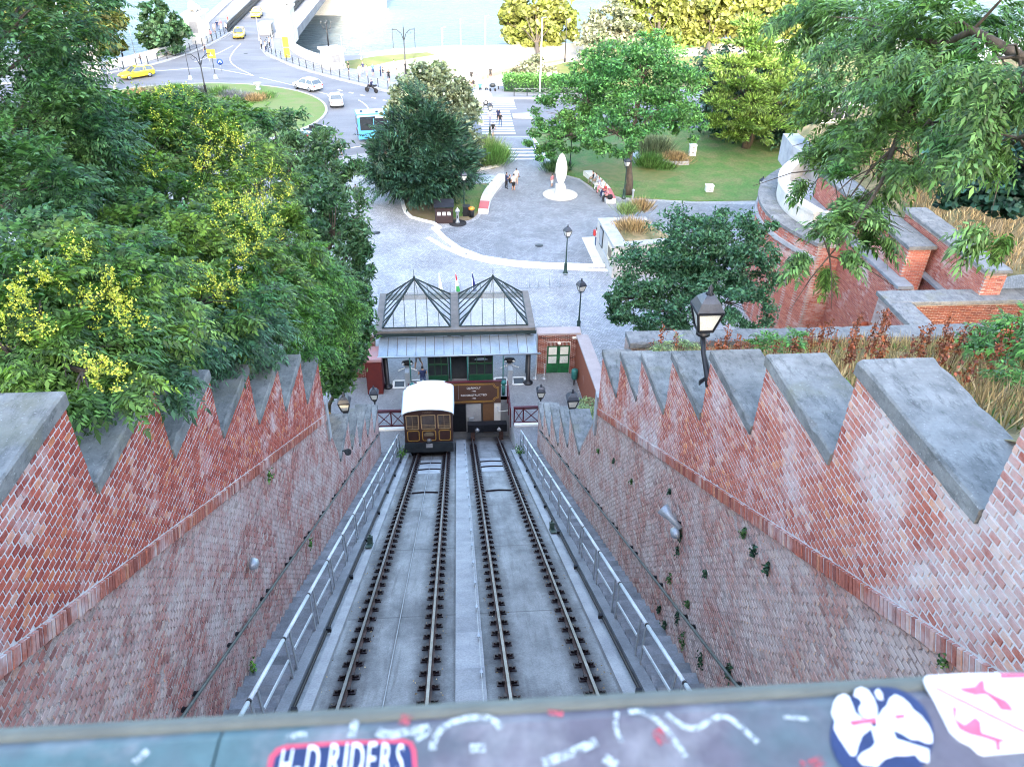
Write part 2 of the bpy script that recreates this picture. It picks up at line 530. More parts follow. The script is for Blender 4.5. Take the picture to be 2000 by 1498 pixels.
left_edge = smooth_line([(-50.2, 119.0), (-47, 122.0), (-44, 128.0), (-41.8, 135.0), (-41.3, 141.0)], 2)
right_edge = smooth_line([(-16.2, 122.3), (-18.5, 124.2), (-22.2, 129.0), (-25.6, 136.5), (-26.8, 145.0)], 2)
shore = [(170, 150), (60, 145), (21, 141.4), (12, 140), (-.5, 139), (-9.6, 136), (-14, 133), (-15.4, 123)]
ground_poly = [(-170, 37.3), (170, 37.3)]+shore+right_edge+[(-26.8, 150), (-41.5, 150)]+left_edge[::-1]+[(-53, 120), (-57, 129), (-62, 134), (-170, 150)]
sheet('plaza', ground_poly, 0, M['cobble'])
for n_, poly in (('platform', [(2.95, 32.5), (9, 32.5), (9, 37.3), (2.95, 37.3)]), ('platform', [(-9, 32.5), (-2.95, 32.5), (-2.95, 37.3), (-9, 37.3)])):
    sheet(n_, poly, 0, M['platform'])
sheet('plaza', [(9, 18.7), (170, 18.7), (170, 37.3), (9, 37.3)], 0, M['cobble'])
sheet('plaza', [(4.7, 18.7), (9, 18.7), (9, 32.5), (4.7, 32.5)], 0, M['cobble'])
sheet('plaza', [(-170, 20), (-9, 20), (-9, 37.3), (-170, 37.3)], 0, M['cobble'])
sheet('plaza', [(-9, 20), (-4.7, 20), (-4.7, 32.5), (-9, 32.5)], 0, M['cobble'])
sheet('platform', [(-7, 37.3), (7, 37.3), (7, 45.4), (-7, 45.4)], .006, M['platform'])
# quay walls and the low quay under the bridge
qb = MB()
for line in (shore+right_edge+[(-26.8, 150), (-41.5, 150)]+left_edge[::-1]+[(-53, 120), (-57, 129), (-62, 134), (-170, 150)],):
    for a, b in zip(line[:-1], line[1:]):
        qb.add([(a[0], a[1], -9), (b[0], b[1], -9), (b[0], b[1], -.003), (a[0], a[1], -.003)], [(0, 1, 2, 3)])
tag(qb.build('quay_wall', M['stone']), kind='structure')
sheet('quay_road', [(-170, 118), (-9, 118), (-11, 139.5), (-170, 149)], -4.0, M['asphalt'], th=5)
sheet('river', [(-700, 100), (700, 100), (700, 900), (-700, 900)], -7.0, None or mat('river water', (.09, .125, .14), (.065, .10, .115), .05, .9, .42, bmp=1.0, bd=.9, stretch=(.5, 1.1, 1), spec=.16))
sheet('far_bank', [(-900, 880), (900, 880), (900, 1500), (-900, 1500)], -5, M['footway'], th=4)

# roads (thin sheets over the plaza)
road = [(-170, 100), (-60, 112.5), (-51, 116.6), (-44.9, 121.2), (-41.7, 127.3), (-38.8, 136.7), (-37.6, 145.3), (-37.2, 149.9),
        (-29.8, 149.9), (-30.2, 136.8), (-28.1, 131), (-22.1, 122.1), (-16.2, 115.8), (-10.9, 110.8), (-8, 107.7), (0, 104.6), (12.3, 104.3), (60, 103), (170, 104),
        (170, 87), (60, 87.5), (14, 88.2), (3, 88.4), (-2, 86), (-8, 83.5), (-12, 81), (-20, 74), (-40, 66), (-170, 60)]
sheet('road', road, .006, M['asphalt'])
sheet('quay_road', [P2(604, 135), P2(640, 112), P2(700, 108), P2(770, 103), P2(845, 100), P2(735, 128), P2(690, 132)], .006, M['asphalt'])
sheet('grass_bank', [P2(632, 142), P2(636, 126), P2(740, 110), P2(835, 103), P2(850, 108), P2(760, 122), P2(690, 138)], .012, M['grasssun'])
sheet('embankment', [P2(845, 100), P2(1120, 86), P2(1700, 76), P2(1700, 100), P2(1180, 128), P2(1010, 150), P2(860, 160), P2(700, 152), P2(735, 128)], .007, M['sand'])
sheet('dirt_path', [P2(905, 160), P2(1000, 132), P2(1100, 116), P2(1101, 119), P2(1010, 137), P2(920, 163)], .013, mat('worn earth', (.34, .18, .09), (.3, .2, .12), 1, 10))
sheet('lawn', [P2(985, 150), P2(1110, 122), P2(1700, 95), P2(1700, 165), P2(1560, 190), P2(1180, 185), P2(985, 172)], .013, M['grasssun'])
sheet('promenade', [P2(1540, 92), P2(1760, 80), P2(1760, 96), P2(1550, 104)], .02, M['sand'])
# square with dark pavers, the path through it and the lawns
square = [P2(858, 448), P2(880, 470), P2(900, 486), P2(930, 500), P2(970, 511), P2(1040, 519), P2(1185, 522), P2(1225, 470), P2(1460, 440), P2(1500, 400), P2(1360, 398), P2(1215, 390), P2(1165, 378), P2(1130, 352), P2(1088, 340),
          P2(1060, 300), P2(1040, 268), P2(935, 268), P2(985, 300), P2(985, 362), P2(955, 395), P2(934, 428), P2(905, 440)]
sheet('paved_square', square, .006, M['pavers'])
lawn = [P2(1062, 298), P2(1040, 270), P2(1035, 252), P2(1560, 252), P2(1540, 330), P2(1500, 392), P2(1360, 394), P2(1215, 386), P2(1168, 374), P2(1132, 349), P2(1090, 338)]
sheet('lawn', lawn, .06, M['grass'], th=.059)
sheet('bare_patch', [P2(1130, 330), P2(1180, 318), P2(1290, 335), P2(1340, 340), P2(1300, 352), P2(1200, 356)], .066, mat('trampled grass', (.16, .16, .055), (.09, .14, .035), 1.2, 14, .95))
bed = smooth_line([P2(783, 373), P2(786, 400), P2(795, 420), P2(815, 429), P2(845, 432), P2(905, 434), P2(930, 425), P2(945, 395), P2(975, 365), P2(975, 352), P2(870, 345), P2(800, 345), P2(783, 373)], 2)[:-1]
sheet('planting_bed', bed, .05, M['dirt'], th=.049)
sheet('lawn', [P2(850, 372), P2(930, 362), P2(968, 362), P2(945, 392), P2(930, 418), P2(880, 428), P2(860, 410)], .056, M['grass'])
def kerb(name, line, wd, h, m, step=1.2, parent=None, z0=0.0):
    b = MB()
    pts = resample(line, step)
    L_, R_ = offset_line(pts, wd/2), offset_line(pts, -wd/2)
    for i in range(len(pts)-1):
        g = .006
        a, b_, c, d = np.array(L_[i]), np.array(L_[i+1]), np.array(R_[i+1]), np.array(R_[i])
        u_ = (b_-a)*g/max(np.linalg.norm(b_-a), 1e-6)
        b.prism([tuple(a+u_), tuple(b_-u_), tuple(c-u_), tuple(d+u_)], z0, z0+h)
    return tag(b.build(name, m, parent), kind='structure')
kerb('kerb', smooth_line([P2(783, 368), P2(786, 400), P2(795, 422), P2(815, 431), P2(843, 433), P2(860, 447)], 2), .32, .12, M['white'])
kerb('kerb', [P2(1040, 270), P2(1060, 300), P2(1088, 340)], .3, .12, M['white'])
sheet('reflecting_pool', smooth_line([P2(868, 346), P2(905, 338), P2(978, 346), P2(982, 352), P2(940, 362), P2(866, 355)], 1), .1, mat('pool water', (.5, .56, .62), (.3, .36, .42), 1.5, 8, .12, spec=.7), th=.09)
kerb('kerb', smooth_line([P2(868, 335), P2(930, 334), P2(972, 326), P2(984, 318), P2(984, 305)], 2), .5, .14, M['stone'])
sheet('planting_bed', [P2(905, 318), P2(945, 300), P2(985, 298), P2(983, 318), P2(965, 330), P2(915, 333)], .04, M['dirt'], th=.039)
# pale steps that sweep round the square
arc1 = smooth_line([P2(847, 446), P2(862, 462), P2(885, 482), P2(920, 499), P2(960, 509), P2(1040, 518), P2(1182, 521)], 2)
arc2 = smooth_line([P2(846, 462), P2(872, 478), P2(905, 494), P2(950, 506), P2(1000, 515), P2(1190, 523.5)], 2)
kerb('curved_step', arc1, .42, .14, M['white'], 2.4)
kerb('curved_step', offset_line(arc2, -.5), .40, .05, M['white'], 2.4)
for (u, v, u2, v2, w_) in ((878, 486, 905, 500, 3), (905, 499, 940, 511, 3), (945, 511, 985, 519, 3), (990, 518, 1050, 524, 3)):
    a, b = P2(u, v), P2(u2, v2)
    sheet('step_end', [a, P2(u+6, v-4), P2(u2+10, v2-3), b], .03, M['white'], th=.03)
sheet('paving_slab', [P2(1136, 464), P2(1172, 462), P2(1192, 520), P2(1160, 517)], .012, M['stone'])
# traffic island
isl = [(-32+17*math.cos(a), 98+15*math.sin(a)) for a in np.linspace(0, 2*PI, 73)[:-1]]
sheet('traffic_island', isl, .13, mat('island lawn', (.115, .185, .045), (.16, .175, .07), .5, 14, .95, lo=.4, hi=.65), th=.12)
kerb('kerb', isl+isl[:1], .28, .15, M['concrete2'])
# road markings
mk = []
def mark(line, wd=.16, z=.013):
    sheet('road_marking', strip_poly(line, wd/2, -wd/2), z, M['mark'])
for y in np.arange(89.2, 98.4, 1.02):
    sheet('crossing_stripe', [(3.5, y), (7.3, y), (7.3, y+.5), (3.5, y+.5)], .013, M['mark'])
for y in np.arange(99.6, 104.0, 1.02):
    sheet('crossing_stripe', [(4.2, y), (8.2, y), (8.2, y+.5), (4.2, y+.5)], .013, M['mark'])
for y in (80.1, 81.3, 82.4, 83.5):
    sheet('crossing_stripe', [(5.3, y), (9.8, y), (9.8, y+.42), (5.3, y+.42)], .013, M['mark'])
mark(smooth_line([P2(700, 196), P2(715, 205), P2(722, 218)]))
mark(smooth_line([P2(575, 303), P2(640, 297), P2(712, 285)], 1), .2)
mark(smooth_line([P2(570, 340), P2(640, 330), P2(712, 320)], 1), .2)
mark(smooth_line([P2(496, 149), P2(460, 132), P2(447, 118), P2(455, 102), P2(470, 86)], 2))
mark(smooth_line([P2(300, 140), P2(400, 132), P2(440, 138), P2(496, 149)], 2))
mark(smooth_line([P2(380, 122), P2(420, 108), P2(455, 90)], 1))
for k in range(5):
    mark([P2(660+k*22, 176+k*5), P2(668+k*22, 178+k*5)], .3)
mark(smooth_line([P2(507, 152), P2(560, 164), P2(640, 185)], 1), .12)
sheet('traffic_island', [P2(1000, 224), P2(1040, 222), P2(1040, 234), P2(1002, 232)], .12, M['concrete2'], th=.113)
# raised footways along the road
fw_l = smooth_line([(-60, 112.9), (-51, 117.0), (-44.9, 121.6), (-41.7, 127.7), (-38.9, 137), (-37.9, 145.3), (-37.6, 149.9)], 2)
fw_l_out = [(-41.4, 149.9), (-41.2, 141.0)]+left_edge[::-1][1:]+[(-53, 119.6), (-62, 119)]
sheet('footway', fw_l+fw_l_out, .14, M['footway'], th=.13)
kerb('kerb', fw_l, .25, .16, M['concrete2'], 2.0)
fw_r = smooth_line([(-29.9, 149.9), (-29.9, 136.8), (-27.8, 131), (-21.9, 122.3), (-16, 116.1), (-10.7, 111.1), (-7.8, 108), (0, 105), (12.3, 104.7), (60, 103.4)], 2)
sheet('footway', fw_r+[(60, 110), P2(1180, 178), P2(985, 166), P2(860, 168), (-10, 120), (-15.6, 122.1)]+right_edge+[(-26.9, 149.9)], .14, M['footway'], th=.12)
kerb('kerb', fw_r, .25, .16, M['concrete2'], 2.0)

# terrain
def zl(x, y):
    base = 24.2-.577*y if y < 20 else max(0, (33-y)*.97)
    if y < -41: base = 24.2+.577*41+(-41-y)*.02
    return base-0.05
def zr(x, y):
    base = 24.72-.567*y
    if y < -41: base = 24.72+.577*41+(-41-y)*.02
    if x > 20 and y > 17: base = 7.6
    if x > 24.5: base = base+min((x-24.5)*.32, 14) if y > 12 else base
    return base+.35*math.sin(x*.9+y*.7)*min(1, max(0, (x-6)/4))
def terrain(name, xs, ys, fz, m):
    b = MB()
    v = [(x, y, fz(x, y)) for y in ys for x in xs]
    n = len(xs)
    b.add(v, [(j*n+i, j*n+i+1, (j+1)*n+i+1, (j+1)*n+i) for j in range(len(ys)-1) for i in range(n-1)], 0, True)
    return tag(b.build(name, m), kind='structure')
xs_l = [-170, -120, -80, -55, -40, -30, -24, -18, -14, -11, -8.5, -6.5, -4.72]
terrain('hillside', xs_l, [-160, -120, -80, -60, -41, -30, -20, -10, -4, 0, 4, 8, 12, 16, 20, 22, 24, 26, 28, 30, 31.5, 33], zl, M['hill'])
xs_r = [4.72, 6, 7, 8, 9, 10, 11.5, 13, 14.5, 16, 18, 19.98]
terrain('hillside', xs_r+[25, 32, 45, 60, 80, 120, 170], [-160, -120, -80, -60, -41, -30, -20, -10, -4, 0, 2, 4, 6, 8, 10, 12, 14, 16, 17.4, 18.5], zr, M['hill'])
terrain('hillside', [20.02, 22, 24.4, 25, 27, 29, 32, 36, 45, 60, 80, 120, 170], [18.5, 20, 22, 24, 26, 28, 30, 31.4], zr, M['hill'])
terrain('hillside', [25.0, 26, 28, 30, 32, 36, 45, 60, 80], [31.4, 34, 37, 40, 43, 46, 50, 56], lambda x, y: 9.6+(x-25)*.34+.3*math.sin(x*1.3+y), M['hill'])
terrain('hillside', [-4.72, 4.72], [-160, -120, -80, -60, -41], zl, M['hill'])

# palace behind the viewer, unseen; wing heights shaped to lay shade over the square
pal = thing('palace', 'unseen stone palace on the hilltop, its wings stepped to shade the square', 'palace', (0, -68, 47))
pm = mat('palace stone', (.5, .46, .38), (.42, .38, .32), .3, 6)
for i, (x0, x1, top) in enumerate(((-150, -60, 88), (-60, -44, 85), (-44, -34, 80), (-34, -24, 74), (-24, -10, 69), (-10, 12, 65.5), (12, 50, 62.5), (50, 150, 60))):
    b = MB().bx(x0, x1, -84, -62, 46, top-5)
    b.build('wing', pm, pal, world=True)
    MB().yz([(-84.5, top-5), (-61.5, top-5), (-68, top), (-78, top)], x0, x1).build('roof', M['darkgreen'], pal, world=True)
    for x in np.arange(x0+4, x1-3, 12):
        MB().bx(x, x+3, -62, -61.95, 52, top-8).build('window', M['darkglass'], pal, world=True)
# ------------------------------------------------------------------ the incline
T = 0.57686
def tz(y): return 18.7411-T*y
def sl(b, x0, x1, y0, y1, d0, d1, mi=0):
    """box sheared to the slope of the incline; d0..d1 = heights over the rail tops"""
    v = []
    for d in (d0, d1):
        for x, y in ((x0, y0), (x1, y0), (x1, y1), (x0, y1)):
            v.append((x, y, tz(y)+d))
    return b.add(v, [(0,3,2,1),(4,5,6,7),(0,1,5,4),(1,2,6,5),(2,3,7,6),(3,0,4,7)], mi)

b = MB(); sl(b, -2.95, 2.95, -40, 37.2, -.9, -.16)
tag(b.build('track_bed', M['trackbed']), kind='structure')
b = MB()
for s in (-1, 1):
    x0, x1 = sorted((s*2.66, s*2.86)); sl(b, x0, x1, -5, 32.2, -.2, -.02)
    x0, x1 = sorted((s*2.861, s*3.0)); sl(b, x0, x1, -5, 32.2, -.2, -.12)
tag(b.build('drain_kerb', M['concrete2']), kind='structure')

# rails with their fastenings
fb = MB().bx(-.2, .2, -.08, .08, -.158, -.14)
for s in (-1, 1):
    fb.bar((s*.07, 0, -.145), (s*.20, 0, -.145), .17, .03, up=(0, 0, 1))
    fb.box((s*.085, 0, -.085), (.05, .10, .10))
    fb.tube([(s*.155, 0, -.13), (s*.155, 0, -.075)], .022, 6)
    fb.box((s*.115, 0, -.105), (.07, .05, .03))
_fs = fb.mesh('fastening', M['clip'])
for v_ in _fs.vertices: v_.co.z -= T*v_.co.y
rail_labels = {-2.2149: "outer rail of the left track, beside the left stairs and under the car", -.7149: "inner rail of the left track, left of the central walkway",
               .7149: "inner rail of the empty right track, right of the central walkway", 2.2149: "outer rail of the empty right track, beside the right stairs"}
for x, lab in rail_labels.items():
    t = thing('rail', 'polished steel '+lab, 'rail', (x, 20, tz(20)), group='running rails of the incline')
    y1 = 37.0 if x < 0 else 36.6
    b = MB(); sl(b, x-.027, x+.027, -5, y1, -.035, 0); b.build('rail_head', M['steel'], t, world=True)
    b = MB(); sl(b, x-.012, x+.012, -5, y1, -.13, -.0352); sl(b, x-.068, x+.068, -5, y1, -.155, -.1302); b.build('rail_web', M['rust'], t, world=True)
    for y in np.arange(6.2, 34.9, .515):
        f = link('fastening', _fs, t)
        f.location = (0, y-20, tz(y)-tz(20))

# central walkway of slabs, with the posts that carry a signal wire
t = thing('walkway', 'stepped concrete slab walkway between the two tracks', 'walkway', (0.04, 20, tz(20)))
sb = MB(); sb.bx(-.27, .27, -.372, .372, -.14, 0)
sb.v = [(x, y, z-T*y*.80) for x, y, z in sb.v]
_sm = sb.mesh('slab', mat('walkway slab', (.37, .375, .385), (.26, .27, .285), 1.6, 26, .88, bmp=.3, rand=.10))
for y in np.arange(-1, 35.2, .75):
    o = link('slab', _sm, t); o.location = (0, y-20, tz(y)-tz(20)+.035)
t = thing('signal_wire', 'thin signal wire on short iron posts along the central walkway', 'wire', (.24, 20, tz(20)))
pb = MB().bx(-.012, .012, -.05, .05, -.1, .17); pb.bx(-.03, .03, -.03, .03, .12, .145)
_pm = pb.mesh('post', M['galv'])
for y in np.arange(3, 34, 1.46):
    o = link('post', _pm, t); o.location = (0, y-20, tz(y)-tz(20)+.03)
b = MB(); sl(b, .236, .244, 2, 34, .165, .173); b.build('wire', M['galv'], t, world=True)
b = MB(); b.tube([(-1.47, y, tz(y)-.06-.03*math.sin(max(0, min(1, (31.6-y)/31))*PI)) for y in np.linspace(-5, 31.7, 30)], .013, 6)
tag(b.build('haul_cable', M['galv']), 'thin steel haul cable running down the left track to the car', 'cable')
wbm = MB()
for s in (-1, 1):
    wbm.bar((0, 0, .03), (s*.52, -.13, .03), .045, .09)
wbm.v = [(x, y, z-T*y) for x, y, z in wbm.v]
_wb = wbm.mesh('water_bar', M['clip'])
for (u, v, lab) in ((833, 962, 'V-shaped water bar on the left track, the one nearest the viewer'), (838, 917, 'V-shaped water bar on the left track, the middle one'), (843, 905, 'V-shaped water bar on the left track, closest to the car'),
                    (971, 958, 'V-shaped water bar on the right track, the one nearest the viewer'), (963, 911, 'V-shaped water bar on the right track, the middle one'), (960, 901, 'V-shaped water bar on the right track, nearest the buffer')):
    d = ray(u, v); k = (18.7411-.16-26)/(d[2]+T*d[1]); p = CAM+d*k
    o = link('water_bar', _wb); o.location = (-1.465 if u < 900 else 1.465, p[1], tz(p[1])-.16)
    tag(o, lab, 'water bar', 'water bars across the tracks')
# a pale wet patch of concrete between the bars of either track
for x in (-1.465, 1.465):
    b = MB(); sl(b, x-.5, x+.5, 27.4, 30.6, -.165, -.154)
    tag(b.build('screed', M['concrete2']), kind='structure')

# stairs, stringers, handrails
for s in (-1, 1):
    side = 'left' if s < 0 else 'right'
    t = thing('stairs', 'narrow concrete maintenance stairs beside the %s brick wall' % side, 'stairs', (s*3.65, 18, tz(18)), group='stairs along the incline')
    st = MB().bx(-.41, .41, 0, .40, -.42, 0).mesh('step', mat('stair concrete', (.27, .285, .31), (.15, .16, .175), 2.2, 28, .85, bmp=.4, rand=.15, lo=.38, hi=.66) if s < 0 else D.materials['stair concrete'])
    for k in range(80):
        y = 2.9+k*.37
        o = link('step', st, t); o.location = (0, y-18, tz(y+.2)-tz(18)+.0)
    b = MB(); x0, x1 = sorted((s*3.03, s*3.235)); sl(b, x0, x1, 2, 32.5, -.55, .02)
    b.build('stringer', M['concrete'], t, world=True)
    b = MB(); x0, x1 = sorted((s*3.2, s*4.05)); b.bx(x0, x1, 32.45, 34.5, -.4, -.004)
    b.build('landing', M['concrete2'], t, world=True)
    # pipe along the stringer
    b = MB(); b.tube([(s*2.965, y, tz(y)-.02) for y in np.linspace(2, 32, 16)], .028, 6)
    for y in np.arange(5, 31, 3.1): b.box((s*2.93, y, tz(y)), (.10, .06, .12))
    tag(b.build('drain_pipe', M['black']), 'thin black pipe along the foot of the %s stairs' % side, 'pipe', 'pipes along the stairs')
    h = thing('handrail', 'pale steel handrail with paired posts beside the %s stairs' % side, 'handrail', (s*3.2, 18, tz(18)), group='handrails of the incline')
    ys = list(np.arange(3.13 if s < 0 else 2.96, 31.6, 2.0))
    pm_ = MB().bx(-.012, .012, -.038, .038, -.03, 1.10).mesh('post', M['galv'])
    rg = MB().tube([(0, -.03, .017), (0, .03, -.017)], .040, 10).mesh('joint', M['black'])
    for y in ys:
        for dy in (.06, .40):
            o = link('post', pm_, h); o.location = (0, y+dy-18, tz(y+dy)-tz(18))
        o = link('joint', rg, h); o.location = (0, y-18, tz(y)-tz(18)+1.14)
    ye = ys+[32.6]
    for a, c in zip(ye[:-1], ye[1:]):
        b = MB().tube([(s*3.2, a+.025, tz(a+.025)+1.14), (s*3.2, c-.025, tz(c-.025)+1.14)], .036, 10)
        b.build('top_rail', M['railwhite'], h, world=True)
        b = MB(); x0, x1 = s*3.2-.012, s*3.2+.012
        sl(b, x0, x1, a+.46, c+.05, .52, .58); b.build('mid_rail', M['railwhite'], h, world=True)
    b = MB().tube([(s*3.2, 32.6, tz(32.6)+1.14), (s*3.2, 32.7, .85), (s*3.2, 32.75, 0)], .036, 10); b.build('end_post', M['railwhite'], h, world=True)
    b = MB().box((0, 0, .12), (.14, .2, .22)); b.box((.0, -.25, .03), (.2, .5, .02)); b.box((0, .02, .26), (.04, .05, .06))
    o = b.build('junction_box', M['darkgreen'])
    p = (s*2.78, 17.0 if s < 0 else 17.7); o.location = (p[0], p[1], tz(p[1])+.0); o.rotation_euler = (-.52, 0, 0)
    tag(o, 'small green cable box on the kerb of the %s track' % side, 'cable box')

# ------------------------------------------------------------------ the brick side walls
CAPS = {1: [(-2.0, .1, 25.55), (.1, 2.2, 24.35), (2.2, 4.26, 23.05), (4.26, 6.42, 21.83), (6.42, 8.45, 20.64), (8.45, 10.42, 19.5), (10.42, 12.35, 18.3), (12.35, 14.45, 17.0), (14.45, 16.35, 15.85), (16.35, 18.45, 14.62)],
        -1: [(-2.0, .5, 25.2), (.5, 2.6, 23.95), (2.6, 4.7, 22.7), (4.7, 6.82, 21.45), (6.82, 8.87, 20.27), (8.87, 10.87, 19.1), (10.87, 12.92, 17.9), (12.92, 15.07, 16.65), (15.07, 17.3, 15.42), (17.3, 19.45, 14.05)]}
SMALL = {1: [(20.7, 23.14, 9.2), (23.14, 25.4, 7.6), (25.4, 27.97, 5.88), (27.97, 30.41, 4.35), (30.41, 32.5, 2.95)],
         -1: [(20.8, 23.31, 9.2), (23.31, 25.2, 7.7), (25.2, 27.62, 6.35), (27.62, 29.9, 4.95), (29.9, 31.95, 3.45)]}
WX = 4.05
def band_z(s, y):
    return (21.64-1-.5516*(y-3.7)) if s > 0 else (21.17-1-.556*(y-4.5))
def clip_low(poly, f):
    """keep the part of the (y, z) polygon above the line z = f(y)"""
    out = []
    for i in range(len(poly)):
        a, c = poly[i], poly[(i+1) % len(poly)]
        da, dc = a[1]-f(a[0]), c[1]-f(c[0])
        if da >= 0: out.append(a)
        if da*dc < 0:
            k = da/(da-dc); out.append((a[0]+(c[0]-a[0])*k, a[1]+(c[1]-a[1])*k))
    return out
def clip_high(poly, f):
    return [(y, -z) for y, z in clip_low([(y, -z) for y, z in poly], lambda y: -f(y))]
def brick_polys(y0, y1, lo, hi, course=.08, head=.142, jit=0.0, joint=.017, drop=0.0, rnd=random):
    """clipped brick outlines in a wall plane; lo, hi = bounding height functions; (poly, whole?)"""
    zmin = min(lo(y0), lo(y1)); zmax = max(hi(y) for y in np.linspace(y0+.01, y1-.01, 60))
    out = []
    for k in range(int(zmin/course), int(zmax/course)+1):
        za, zb = k*course, (k+1)*course-joint
        off = (k % 2)*head*.5
        n = int((y1-y0)/head)+2
        for i in range(-1, n):
            ya = y0+off+i*head+rnd.uniform(-.004, .004)*jit
            yb = ya+head-joint
            ya_, yb_ = max(ya, y0), min(yb, y1)
            if yb_-ya_ < .02: continue
            ym = (ya_+yb_)/2
            if zb < min(lo(ya_), lo(yb_)) or za > max(hi(ya_), hi(yb_)): continue
            if drop and rnd.random() < drop: continue
            poly = [(ya_, za), (yb_, za), (yb_, zb), (ya_, zb)]
            whole = ya_ == ya and yb_ == yb and za >= max(lo(ya_), lo(yb_)) and zb <= min(hi(ya_+1e-3), hi(yb_-1e-3))
            if not whole:
                h0, h1 = hi(ya_+1e-3), hi(yb_-1e-3)
                if abs(h0-h1) > .5:                     # a riser runs through the brick
                    if za > min(h0, h1):
                        ys_ = [c[0] for c in ALLR if ya_ < c[0] < yb_]
                        if not ys_: continue
                        if h0 > h1: poly = [(ya_, za), (ys_[0], za), (ys_[0], zb), (ya_, zb)]
                        else: poly = [(ys_[0], za), (yb_, za), (yb_, zb), (ys_[0], zb)]
                else:
                    poly = clip_high(poly, lambda y: min(h0, h1)) if zb > min(h0, h1) and abs(h0-h1) < 1e-6 else clip_high(poly, hi)
                if len(poly) >= 3: poly = clip_low(poly, lo)
                if len(poly) < 3: continue
                ar = abs(sum(poly[i][0]*poly[(i+1) % len(poly)][1]-poly[(i+1) % len(poly)][0]*poly[i][1] for i in range(len(poly))))/2
                if ar < .0006: continue
            if jit:
                poly = [(y+rnd.uniform(-.008, .008)*jit, z+rnd.uniform(-.007, .007)*jit) for y, z in poly]
            out.append((poly, whole))
    return out
ALLR = []
def bricks_mesh(b, polys, s, W, pr0, pr1, inset=.004):
    for poly, _ in polys:
        cy = sum(p[0] for p in poly)/len(poly); cz = sum(p[1] for p in poly)/len(poly)
        pr = random.uniform(pr0, pr1)
        tl = random.uniform(-.003, .003) if pr1-pr0 > .012 else 0
        n = len(poly)
        fr = [(W-s*(pr+tl*(1 if z > cz else -1)), cy+(y-cy)*(1-inset/.06), cz+(z-cz)*(1-inset/.03)) for y, z in poly]
        bk = [(W+s*.012, y, z) for y, z in poly]
        order = list(range(n)) if s < 0 else list(range(n))[::-1]
        fs = [order]+[(i, n+i, n+(i+1) % n, (i+1) % n) if s < 0 else ((i+1) % n, n+(i+1) % n, n+i, i) for i in range(n)]
        b.add(fr+bk, fs)
def single_brick(name, s, head, course, joint, m):
    q = MB()
    hy, hz = (head-joint)/2, (course-joint)/2
    bricks_mesh(q, [([(-hy, -hz), (hy, -hz), (hy, hz), (-hy, hz)], True)], s, 0, 0, 0)
    q.v = [(x+(0 if abs(x) < .005 else 0), y, z) for x, y, z in q.v]
    return q.mesh(name, m)
def slab_mesh(x0, x1, y0, y1, z0, z1, c=.018):
    """stone slab with worn, slightly chipped edges"""
    if x0 > x1: x0, x1 = x1, x0
    alongx = (x1-x0) > (y1-y0)
    L0, L1, A0, A1 = (x0, x1, y0, y1) if alongx else (y0, y1, x0, x1)
    n = max(3, int((L1-L0)/.16))
    b = MB(); v = []
    for i in range(n+1):
        l = L0+(L1-L0)*i/n
        e = c*.5 if i in (0, n) else 0
        ch = lambda: (random.uniform(.02, .045) if random.random() < .10 else random.uniform(0, .010))
        ca, cb = c+ch(), c+ch()
        j = lambda: random.uniform(-.004, .004)
        for a, z in ((A0+j(), z0+j()), (A1+j(), z0+j()), (A1+j(), z1-cb+j()), (A1-cb, z1-e), ((A0+A1)/2, z1-e+random.uniform(-.004, .006)), (A0+ca, z1-e), (A0+j(), z1-ca+j())):
            v.append((l, a, z) if alongx else (a, l, z))
    k = 7
    f = []
    for i in range(n):
        for q in range(k):
            w_ = (i*k+q, i*k+(q+1) % k, (i+1)*k+(q+1) % k, (i+1)*k+q)
            f.append(w_ if alongx else w_[::-1])
    e0, e1 = list(range(k)), [n*k+q for q in range(k)]
    f += [e0[::-1], e1] if alongx else [e0, e1[::-1]]
    return b.add(v, f)
def visible_near(p):
    d = np.array(p)-CAM
    w_ = d@_f
    if w_ < .5: return None
    u = 1000+F_PX*(d@_r2)/w_; v = 749-F_PX*(d@_u2)/w_
    if -20 < u < 2020 and -20 < v < 1440-.0625*u-5: return w_
    return None

